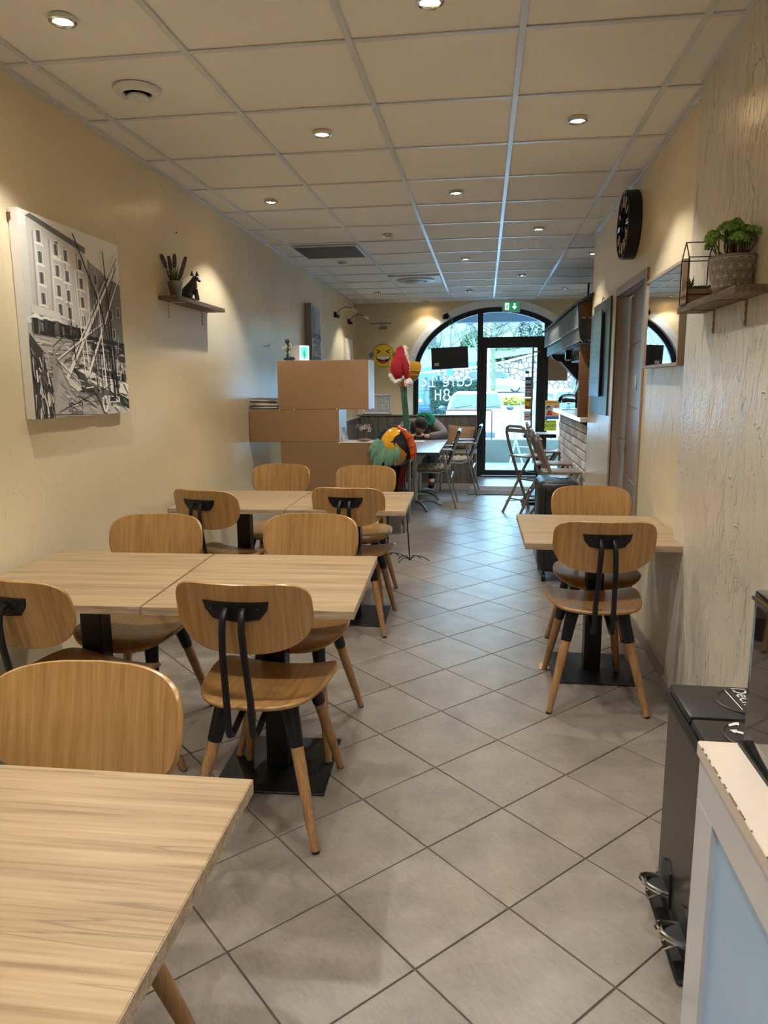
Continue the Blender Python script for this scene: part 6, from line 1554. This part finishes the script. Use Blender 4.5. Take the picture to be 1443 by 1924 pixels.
for k, (bx, bz, tx_, tz_, w_) in enumerate(((-.10, .05, -.20, -.06, .030), (-.10, .05, -.175, -.12, .030), (-.07, .04, -.135, -.185, .032), (-.04, .03, -.105, -.165, .026), (-.03, .03, -.055, -.19, .028), (-.01, .03, -.02, -.165, .024), (.01, .03, .02, -.155, .022), (.02, .03, .055, -.12, .020))):
    p0 = Vector((c.x+bx, c.y-.085, c.z+bz)); p3 = Vector((c.x+tx_, c.y-.075-.01*(k % 2), c.z+tz_)); d = (p3-p0); s_ = Vector((d.z, 0, -d.x)).normalized()
    A_ = []; M_ = []; C_ = []
    for i in range(7):
        f = i/6; p = p0.lerp(p3, f) + Vector((0, -.03*math.sin(PI*f*.8), 0)); ww = w_*(math.sin(PI*min(1, .22+f*.78))**.8 if f < 1 else 0)
        A_.append(p - s_*ww); M_.append(p + Vector((0, -.010*(1-f), 0))); C_.append(p + s_*ww)
    q = B(); q.strip(A_, M_); q.strip(M_, C_); q.strip([v+Vector((0, .004, 0)) for v in A_], [v+Vector((0, .004, 0)) for v in C_]); q.build('tail_leaf', GRNL, bd, W=True)
b = B(); b.tube([(-.605, 5.70, .90), (-.600, 5.70, 1.00), (-.603, 5.69, 1.10), (-.610, 5.68, 1.20), (-.620, 5.68, 1.30), (-.625, 5.68, 1.385)], [.030, .027, .025, .024, .024, .026], 16); b.build('neck', GRN, bd, W=True)
b = B()
for k in range(8): b.ball((-.606-.018*(k/8), 5.70-.026, .95+.055*k), (.003, .003, .004), 6, 4)
b.build('neck_rivets', mat('rust spot', lin(120, 70, 50), .7), bd, W=True)['kind'] = 'stuff'
HMx = Matrix.Translation((-.625, 5.685, 1.40)) @ Matrix.Rotation(math.radians(4), 4, 'Y')
b = B(); b.lathe([(.024, -.03), (.035, -.01), (.075, .02), (.112, .06), (.128, .11), (.130, .15), (.118, .175), (.108, .178), (.112, .15), (.10, .08), (.03, .02), (0, .015)], 32, M=HMx); b.build('head_cup', MUS, bd, W=True)
b = B(); b.lathe([(.131, .105), (.134, .110), (.131, .115)], 32, M=HMx); b.lathe([(.118, .070), (.121, .075), (.120, .080)], 32, M=HMx); b.build('head_ridge', MUS, bd, W=True)
for (fx, fy, tx_, ty_, tz_) in ((-.571, 5.62, -.63, 5.70, .78), (-.760, 5.70, -.745, 5.69, .78)):
    b = B(); b.tube([(fx, fy, .012), (tx_, ty_, tz_)], .0055, 8); lg = b.build('leg', BLKM, bd, W=True)
    for (dx, dy, h_) in ((-.10, .05, .045), (.155, .02, .05), (.08, .09, .045), (-.085, -.075, .04)):
        b = B(); b.tube([(fx, fy, .012), (fx+dx*.25, fy+dy*.25, h_), (fx+dx*.6, fy+dy*.6, h_*.85), (fx+dx*.9, fy+dy*.9, .018), (fx+dx, fy+dy, .004)], .0038, 6); b.build('toe', BLKM, lg, W=True)
# santa hat over the head
ht = T('santa_hat', 'red felt hat with white fur trim and pompom draped over the metal bird head', 'hat', (-.64, 5.60, 1.42))
b = B(); rings = []
for (x, y, z, rx, ry) in ((-.628, 5.60, 1.688, .022, .020), (-.632, 5.585, 1.670, .040, .040), (-.640, 5.560, 1.62, .052, .050), (-.650, 5.54, 1.565, .066, .055), (-.656, 5.535, 1.51, .070, .050), (-.648, 5.535, 1.46, .052, .036), (-.645, 5.54, 1.435, .034, .022)):
    rings.append([(x+.8*rx*math.cos(2*PI*j/20)*(1+.05*math.sin(5*2*PI*j/20)), y+ry*math.sin(2*PI*j/20), z) for j in range(20)])
b.loft(rings)
b.tube([(-.625, 5.53, 1.60), (-.595, 5.52, 1.54), (-.585, 5.525, 1.48), (-.583, 5.535, 1.44)], [.034, .032, .022, .014], 12)
b.build('red_felt', mat('red felt', lin(158, 24, 38), .9, bump=.5, bscale=70, var=.12, vscale=18), ht, W=True)
FW = mat('white fur', lin(226, 216, 208), .95, bump=.8, bscale=120)
b = B(); random.seed(30)
for (a_, c_, n, r) in (((-.606, 5.575, 1.680), (-.578, 5.56, 1.56), 12, .017), ((-.578, 5.56, 1.56), (-.574, 5.56, 1.50), 6, .013), ((-.708, 5.53, 1.465), (-.665, 5.53, 1.418), 9, .017), ((-.665, 5.53, 1.418), (-.615, 5.53, 1.45), 8, .018)):
    a_, c_ = Vector(a_), Vector(c_)
    for i in range(n): b.ball(tuple(a_.lerp(c_, i/(n-1)) + Vector((R(-.004, .004), R(-.004, .004), R(-.004, .004)))), r*R(.8, 1.15), 8, 6)
b.build('fur_trim', FW, ht, W=True)
b = B(); b.ball((-.572, 5.535, 1.412), .033, 16, 12)
for k in range(60):
    v = Vector((random.gauss(0, 1), random.gauss(0, 1), random.gauss(0, 1))).normalized(); b.ball(tuple(Vector((-.572, 5.535, 1.412)) + v*.030), R(.006, .010), 6, 4)
b.build('pompom', FW, ht, W=True)

# ================================================================== OUTSIDE
PAVE = mat('pale paving', lin(176, 172, 160), .85, var=.12, vscale=3, bump=.2)
b = B(); b.box(-6, 8, YF+.32, 13.32, -.12, -.01); b.build('terrace', PAVE, smooth=0)['kind'] = 'structure'
# road and car park rising with the distance
b = B(); prof = [(13.45, -.22), (22, -.20), (30, -.02), (50, .86), (58, 1.15)]
b.loft([[(-30, y, z), (34, y, z), (34, y, z-.3), (-30, y, z-.3)] for y, z in prof]); b.build('street_ground', mat('pale asphalt', lin(126, 128, 128), .9, var=.08, vscale=.8), smooth=0)['kind'] = 'structure'
b = B(); b.loft([[(-30, 23.5, -.17), (34, 23.5, -.17), (34, 23.5, -.28), (-30, 23.5, -.28)], [(-30, 23.8, -.15), (34, 23.8, -.15), (34, 23.8, -.28), (-30, 23.8, -.28)]]); tag(b.build('kerb', mat('kerb stone', lin(196, 194, 186), .9), smooth=0), 'pale kerb line crossing the street behind the white car', 'kerb')
b = B(); b.box(-5, 7, 13.32, 13.50, -.22, .40, bev=.01); tag(b.build('low_wall', mat('rough render', lin(122, 124, 118), .9, var=.14, vscale=4, bump=.4, bscale=20), smooth=0), 'low grey rendered wall at the edge of the terrace, seen through the glass door', 'wall')
t = T('metal_rail', 'thin brown metal hoop rail on the low terrace wall before the white car', 'rail', (-.28, 13.40, .40))
b = B(); b.tube([(-.70, 13.40, .40), (-.70, 13.40, .91), (-.68, 13.40, .93), (.12, 13.40, .93), (.14, 13.40, .91), (.14, 13.40, .40)], .014, 8); b.build('tube', mat('brown steel', lin(92, 74, 64), .5, metal=.4), t, W=True)
s1 = make_stool(mat('white steel', lin(214, 222, 224), .4), mat('white seat', lin(220, 226, 228), .4)); s1.location = (.70, 12.55, -.01); s1.rotation_euler = (0, 0, math.radians(150)); s1['label'] = 'white folding stool on the terrace outside the glass door'
# porch soffit
po = T('porch_roof', 'dark slatted porch ceiling with a blue-grey beam outside the arched window', 'roof', (.4, 12.5, 2.46))
k = 0; y = YF+.34
while y < 13.25:
    q = B(); q.box(-4, 6, y, y+.125, 2.62, 2.66, bev=.004); q.build('soffit_slat', mat('dark soffit', lin(52, 58, 60), .6), po, W=True, smooth=0); y += .135
b = B(); b.box(-4, 6, 13.25, 13.45, 2.47, 2.70, bev=.004); b.build('edge_beam', mat('blue grey beam', lin(84, 100, 120), .6), po, W=True, smooth=0)
b = B(); b.box(-4, 6, YF+.33, 13.4, 2.70, 2.74); b.build('roof_deck', mat('roof deck', lin(110, 110, 108), .8), po, W=True, smooth=0)
for x in (-3.6, 5.6):
    b = B(); b.box(x-.06, x+.06, 13.30, 13.42, -.1, 2.47, bev=.004); b.build('post', ANTH, po, W=True, smooth=0)

# --- cars: silhouette-based bodies
CGL = mat('car glass', lin(34, 46, 54), .06, coat=.5)
TYRE = mat('tyre', lin(32, 32, 34), .8)
def make_car(name, label, paint, loc, rz, L=3.9, Wd=1.66, H=1.42, kind='hatch', plate=None):
    """built along +y (front at -y), origin on the ground under the middle"""
    t = T(name, label, 'car', loc, rz)
    h = H; hl = L/2
    if kind == 'hatch':
        low = [(-hl, .22, .80), (-hl+.03, .50, .90), (-hl+.10, .66, .94), (-hl+.45, .78, .98), (-hl+1.05, .90, 1.0), (hl-.55, .95, 1.0), (hl-.08, .90, .96), (hl, .60, .90), (hl-.02, .25, .84)]
        cab = [(-hl+.98, .90, .93), (-hl+1.60, h-.05, .76), (-hl+1.95, h, .75), (hl-.75, h-.02, .75), (hl-.35, h-.14, .76), (hl-.08, .92, .90)]
    else:
        low = [(-hl, .22, .84), (-hl+.05, .60, .93), (-hl+.15, .80, .96), (-hl+.70, .98, 1.0), (hl-.03, 1.02, 1.0), (hl, .55, .98), (hl-.02, .25, .92)]
        cab = [(-hl+.68, .98, .95), (-hl+1.30, h-.06, .84), (-hl+1.7, h, .83), (hl-.16, h, .84), (hl-.04, h-.15, .86), (hl-.02, 1.02, .95)]
    w2 = Wd/2
    b = B(); rings = []
    for (y, z, ww) in low:
        rings.append([(-w2*ww, y, .22), (-w2*ww*1.02, y, .22+(z-.22)*.45), (-w2*ww*.95, y, z-.03), (-w2*ww*.80, y, z), (w2*ww*.80, y, z), (w2*ww*.95, y, z-.03), (w2*ww*1.02, y, .22+(z-.22)*.45), (w2*ww, y, .22)])
    b.loft(rings); b.build('lower_body', paint, t, smooth=30)
    b = B(); rings = []
    for (y, z, ww) in cab:
        zz = .86 if kind == 'hatch' else .95
        rings.append([(-w2*.92, y, zz), (-w2*ww*1.04, y, max(zz+.001, z-.07)), (-w2*ww*.86, y, z), (w2*ww*.86, y, z), (w2*ww*1.04, y, max(zz+.001, z-.07)), (w2*.92, y, zz)])
    b.loft(rings); b.build('cabin', paint, t, smooth=30)
    # windscreen, rear window, side windows, set just proud of the cabin
    y0, z0, a0_ = cab[0]; y1, z1, a1_ = cab[1]
    def quad(y0, z0, w0, y1, z1, w1, nm, off):
        q = B(); A_ = [(-w0, y0, z0), (w0, y0, z0), (w1, y1, z1), (-w1, y1, z1)]
        q.loft([[Vector(p)+Vector(off) for p in A_], [Vector(p)-Vector(off) for p in A_]]); q.build(nm, CGL, t, smooth=0)
    quad(y0+.10, z0+.08, w2*.84, y1-.01, z1-.03, w2*.72, 'windscreen', (0, -.02, .02))
    ye, ze, _ = cab[-1]; yd, zd, _ = cab[-2]
    quad(ye-.02, ze+.10, w2*.80, yd, zd-.05, w2*.74, 'rear_window', (0, .03, .02))
    for s_ in (-1, 1):
        zb = (.95 if kind == 'hatch' else 1.05); zt = h-.11; yA = y1-.12; yB = cab[-2][0]-.15 if kind == 'hatch' else yA+1.35
        mid = (yA+yB)/2
        for (a, c_) in (((yA-.32, yA+.05), mid-.04), ((mid+.04, mid+.04), yB)):
            q = B(); x = s_*w2
            A_ = [(x*.935, a[0], zb), (x*.935, c_+(.18 if c_ == yB and kind == 'hatch' else 0), zb), (x*.825 if kind == 'hatch' else x*.895, c_, zt), (x*.825 if kind == 'hatch' else x*.895, a[1]+.10, zt)]
            q.loft([[Vector(p)+Vector((s_*.015, 0, 0)) for p in A_], [Vector(p)-Vector((s_*.02, 0, 0)) for p in A_]]); q.build('side_window', CGL, t, smooth=0)
        q = B(); q.ball((s_*(w2+.10), y0+.55, .98), (.10, .06, .065), 12, 8); q.build('door_mirror', mat('mirror shell', lin(60, 64, 68), .4), t)
        q = B(); q.ball((s_*w2*.66, -hl+.10, .66), (.20, .10, .085), 14, 8, M=Matrix.Rotation(s_*-.25, 4, 'Z')); q.build('headlight', mat('headlight glass', lin(186, 200, 210), .08, coat=.5), t)
        q = B(); q.box(s_*w2*.80-.06, s_*w2*.80+.07, hl-.05, hl+.02, .62, 1.0 if kind == 'van' else .86, bev=.01); q.build('tail_light', mat('tail light', lin(190, 40, 46), .2), t, smooth=0)
        for yy in (-hl+.72, hl-.68):
            q = B(); x = s_*(w2-.10); q.tube([(x-.09*s_, yy, .30), (x+.09*s_, yy, .30)], .30, 22); wh = q.build('wheel', TYRE, t)
            q = B(); q.tube([(x+.085*s_, yy, .30), (x+.098*s_, yy, .30)], .19, 16); q.build('hubcap', mat('hubcap', lin(170, 176, 180), .35, metal=.6), wh)
    b = B(); b.box(-w2*.62, w2*.62, -hl-.015, -hl+.05, .30, .42, bev=.01); b.build('grille', mat('grille', lin(70, 76, 80), .5), t, smooth=0)
    b = B(); b.box(-w2*.86, w2*.86, -hl-.03, -hl+.10, .44, .54, bev=.02); b.box(-w2*.88, w2*.88, hl-.08, hl+.05, .36, .50, bev=.02); b.build('bumper', paint, t, smooth=0)
    if plate:
        b = B(); b.box(-.25, .25, hl+.02, hl+.035, .70, .81, bev=.003); pl = b.build('number_plate', mat('plate white', lin(226, 226, 220), .5), t, smooth=0)
        textmesh(plate, .085, M=Matrix.Translation((0, hl+.0362, .755)) @ Matrix.Rotation(PI, 4, 'Z') @ Matrix.Rotation(PI/2, 4, 'X')).build('plate_lettering', mat('plate ink', lin(30, 30, 34), .6), pl, smooth=0)
    if kind == 'hatch' and loc[1] < 25:
        b = B(); b.tube([(-.55, y0+.06, z0+.10), (-.10, y0+.10, z0+.16)], .010, 5); b.tube([(.15, y0+.06, z0+.10), (.62, y0+.10, z0+.15)], .010, 5); b.build('wiper', BLKP, t)
    return t
WCAR = mat('white car paint', lin(226, 230, 232), .25, coat=.6)
make_car('white_car', 'white hatchback parked facing us just outside the arched window', WCAR, (-.22, 20.0, -.21), 0, L=3.8, Wd=1.60, H=1.41)
make_car('white_van', 'white car seen in the right window pane behind the cake stand', mat('white van paint', lin(222, 226, 228), .25, coat=.6), (2.45, 19.6, -.21), math.radians(2), L=4.0, Wd=1.75, H=1.46)
make_car('blue_van', 'blue van with its back to us at the left of the arched window', mat('blue van paint', lin(22, 60, 104), .25, coat=.6), (-2.72, 31.5, 0.0), math.radians(180+180), L=4.2, Wd=1.78, H=1.85, kind='van', plate='CE 818 MZ').rotation_euler = (0, 0, PI)
make_car('silver_car', 'silver hatchback seen side-on before the stone wall through the glass door', mat('silver paint', lin(120, 128, 134), .3, metal=.5, coat=.5), (.62, 49.5, .84), math.radians(90), L=4.2, Wd=1.7, H=1.48)
# stone retaining wall, rising to the right
b = B(); tops = [(-14, 1.9), (-5.1, 2.13), (-.6, 2.55), (1.6, 2.95), (3.8, 3.5), (7, 4.4), (14, 5.2)]
b.loft([[(x, 55, .6), (x, 55, z), (x, 55.5, z), (x, 55.5, .6)] for x, z in tops]); sw = b.build('stone_wall', STONE, smooth=0); tag(sw, 'long rubble stone wall climbing to the right behind the parked cars', 'wall')
b = B(); b.loft([[(x, 54.9, z), (x, 54.9, z+.14), (x, 55.6, z+.14), (x, 55.6, z)] for x, z in tops]); o = b.build('coping', mat('pale coping', lin(220, 220, 214), .8), smooth=0); o.parent = sw; o.location = o.location - sw.location
for v in o.data.vertices: pass
# hillside and far hills
b = B(); n = 26; random.seed(41); R_ = []
for j in range(9):
    y = 55.6 + j*7; row = []
    for i in range(n): x = -44 + i*4; row.append((x, y, (1.8 + .12*(x+10 if x > -10 else 0)) + j*1.75 + R(-.35, .35)))
    R_.append(row)
for j in range(8): b.strip(R_[j], R_[j+1])
b.build('hillside', mat('winter grass slope', lin(82, 92, 62), .95, var=.45, vscale=.7, bump=.5, bscale=3), smooth=60)['kind'] = 'structure'
b = B(); ridge = [(-120, 18), (-80, 26), (-50, 21), (-25, 27), (0, 22), (30, 30), (70, 24), (130, 30)]
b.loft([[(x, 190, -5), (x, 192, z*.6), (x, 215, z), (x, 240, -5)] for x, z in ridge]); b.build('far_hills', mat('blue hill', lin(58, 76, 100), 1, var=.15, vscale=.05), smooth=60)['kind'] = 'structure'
# trees
BARK = mat('pale bark', lin(84, 80, 72), .9, var=.15, vscale=6)
def bare_tree(x, y, z, h, label, seed, r0=.10, group='bare trees beyond the street', depth=5):
    random.seed(seed); t = T('bare_tree', label, 'tree', (x, y, z), 0, group); tr = B(); tw = B()
    def grow(p, d, l, r, k):
        q = p + d*l; mid = (p+q)/2 + Vector((R(-.06, .06), R(-.06, .06), 0))*l
        (tr if k < 2 else tw).tube([p, mid, q], [r, r*.85, r*.7], 6 if k < 2 else 4)
        if k >= depth: return
        for m in range(3 if k < 3 else 2):
            a = R(0, 2*PI); s_ = R(.35, .75); o = d.orthogonal().normalized(); o.rotate(Matrix.Rotation(a, 3, d)); nd = (d + o*s_*1.1 + Vector((0, 0, .12))).normalized(); grow(q if m else mid.lerp(q, .8), nd, l*R(.62, .82), r*.62, k+1)
    grow(Vector((0, 0, 0)), Vector((R(-.06, .06), R(-.06, .06), 1)).normalized(), h*.30, r0, 0)
    tr.build('trunk', BARK, t); tw.build('branches', mat('grey twigs', lin(66, 62, 58), .9), t)['kind'] = 'stuff'
    return t
bare_tree(-2.3, 40, .4, 6.5, 'bare tree behind the black hanging board, with the blue van below it', 1, .09)
bare_tree(-.4, 46, .7, 7.5, 'bare tree showing above the right part of the left arched pane', 2, .10)
bare_tree(-4.6, 47, .7, 7, 'leftmost bare tree, beside the curve of the arch', 3, .10)
bare_tree(2.1, 57.5, 3.0, 7.0, 'bare tree on the slope above the stone wall seen through the fanlight', 5, .10)
bare_tree(5.4, 47, .7, 8, 'bare tree at the right behind the second white car', 6, .12)
# mossy street trunk before the door
t = T('street_tree', 'slim straight mossy trunk of a street tree before the silver car', 'tree', (.28, 25, -.12))
b = B(); b.tube([(0, 0, 0), (.01, 0, 1.2), (-.01, 0, 2.4), (.02, 0, 4.0)], [.085, .075, .07, .06], 14); b.build('trunk', mat('mossy bark', lin(80, 88, 66), .9, var=.3, vscale=10, bump=.5), t)
b = B(); random.seed(50)
for k in range(40):
    a = R(0, 2*PI); z = R(2.6, 4.0); p = Vector((0, 0, z)); q = p + Vector((math.cos(a), math.sin(a)*.8, R(.2, .9)))*R(.5, 1.2); b.tube([p, (p+q)/2+Vector((0, 0, .05)), q], [.018, .012, .006], 4)
b.build('branches', mat('grey twigs', (0, 0, 0)), t)['kind'] = 'stuff'
t = T('light_pole', 'plain pale steel pole beside the mossy trunk seen through the door', 'pole', (.13, 26, -.1))
b = B(); b.tube([(0, 0, 0), (0, 0, 5)], .05, 12); b.tube([(0, 0, 0), (0, 0, .3)], .07, 12); b.build('shaft', mat('pale steel', lin(170, 178, 176), .5), t)
def leafy(name, x, y, z, rx, rz, col, label, seed, n=900, cat='bush', group=None, trunk=None):
    random.seed(seed); t = T(name, label, cat, (x, y, z), 0, group); b = B(); V_ = []; F_ = []
    for k in range(n):
        v = Vector((random.gauss(0, 1), random.gauss(0, 1), random.gauss(0, 1))).normalized()*R(.55, 1)**.5; p = Vector((v.x*rx, v.y*rx*.7, rz+v.z*rz)); s_ = R(.10, .2)*(rx/1.6)**.5
        a = Vector((R(-1, 1), R(-1, 1), R(-1, 1))).normalized(); c_ = a.orthogonal().normalized(); i = len(V_)
        V_ += [p+a*s_, p+c_*s_*.6, p-a*s_, p-c_*s_*.6]; F_.append((i, i+1, i+2, i+3))
    me = D.meshes.new('foliage'); me.from_pydata([tuple(v) for v in V_], [], F_); me.materials.append(mat(name+'_leaf%d' % seed, lin(*col), .8, var=.35, vscale=2))
    o = D.objects.new('foliage', me); COL.objects.link(o); o.parent = t; o['kind'] = 'stuff'
    q = B(); hgt = trunk or rz; q.tube([(0, 0, -.3), (.03, 0, hgt*.6), (0, .02, hgt*1.1)], [.12, .09, .04], 8); q.build('trunk', BARK, t)
leafy('evergreen_shrub', 1.6, 60, 2.9, 2.0, 1.0, (54, 78, 34), 'green evergreen shrub above the stone wall through the glass door', 60)
leafy('evergreen_shrub', -.6, 62, 3.2, 1.5, 1.3, (56, 76, 44), 'green shrub above the stone wall just left of the door mullion', 61)
leafy('dark_tree', 3.6, 61, 3.4, 1.0, 1.9, (36, 40, 38), 'dark tree trunk and crown above the stone wall beside the door bar', 62, cat='tree')
leafy('evergreen_shrub', -6.2, 64, 3.0, 2.6, 1.4, (58, 76, 54), 'green shrub on the slope at the far left of the window', 63)
leafy('yellow_shrub', 1.45, 38, .32, .75, .22, (150, 138, 44), 'low yellow flowering shrub at the roadside below the silver car', 64, n=400)
t = T('road_sign', 'small blue road sign on a thin post below the black hanging board', 'sign', (-1.70, 36, .2))
b = B(); b.tube([(0, 0, 0), (0, 0, 1.75)], .025, 8); b.build('post', ALU, t); b = B(); b.box(-.17, .17, -.03, -.01, 1.55, 1.95, bev=.02); b.build('panel', mat('blue sign panel', lin(52, 92, 150), .5), t, smooth=0)
t = T('hoop_barrier', 'grey tubular hoop barrier at the roadside behind the door stickers', 'barrier', (1.34, 24.6, -.16))
b = B(); b.tube([(-.14, 0, 0), (-.14, 0, 1.0), (-.10, 0, 1.06), (.30, 0, 1.06), (.34, 0, 1.0), (.34, 0, 0)], .022, 8); b.build('tube', mat('grey tube', lin(104, 100, 104), .5), t)

random.seed(90); t = T('clipped_hedge', 'dark green clipped hedge between the blue van and the white car', 'hedge', (-1.08, 27.5, -.1)); V_ = []; F_ = []
for k in range(2600):
    p = Vector((R(-.95, 1.0), R(-.35, .35), R(0, 1.68))); p.y = -.35 if random.random() < .6 else p.y
    s_ = R(.03, .07); a = Vector((R(-1, 1), R(-1, 1), R(-1, 1))).normalized(); c_ = a.orthogonal().normalized(); i = len(V_)
    V_ += [p+a*s_, p+c_*s_*.6, p-a*s_, p-c_*s_*.6]; F_.append((i, i+1, i+2, i+3))
me = D.meshes.new('foliage'); me.from_pydata([tuple(v) for v in V_], [], F_); me.materials.append(mat('hedge leaf', lin(34, 58, 44), .7, var=.3, vscale=3)); o = D.objects.new('foliage', me); COL.objects.link(o); o.parent = t; o['kind'] = 'stuff'
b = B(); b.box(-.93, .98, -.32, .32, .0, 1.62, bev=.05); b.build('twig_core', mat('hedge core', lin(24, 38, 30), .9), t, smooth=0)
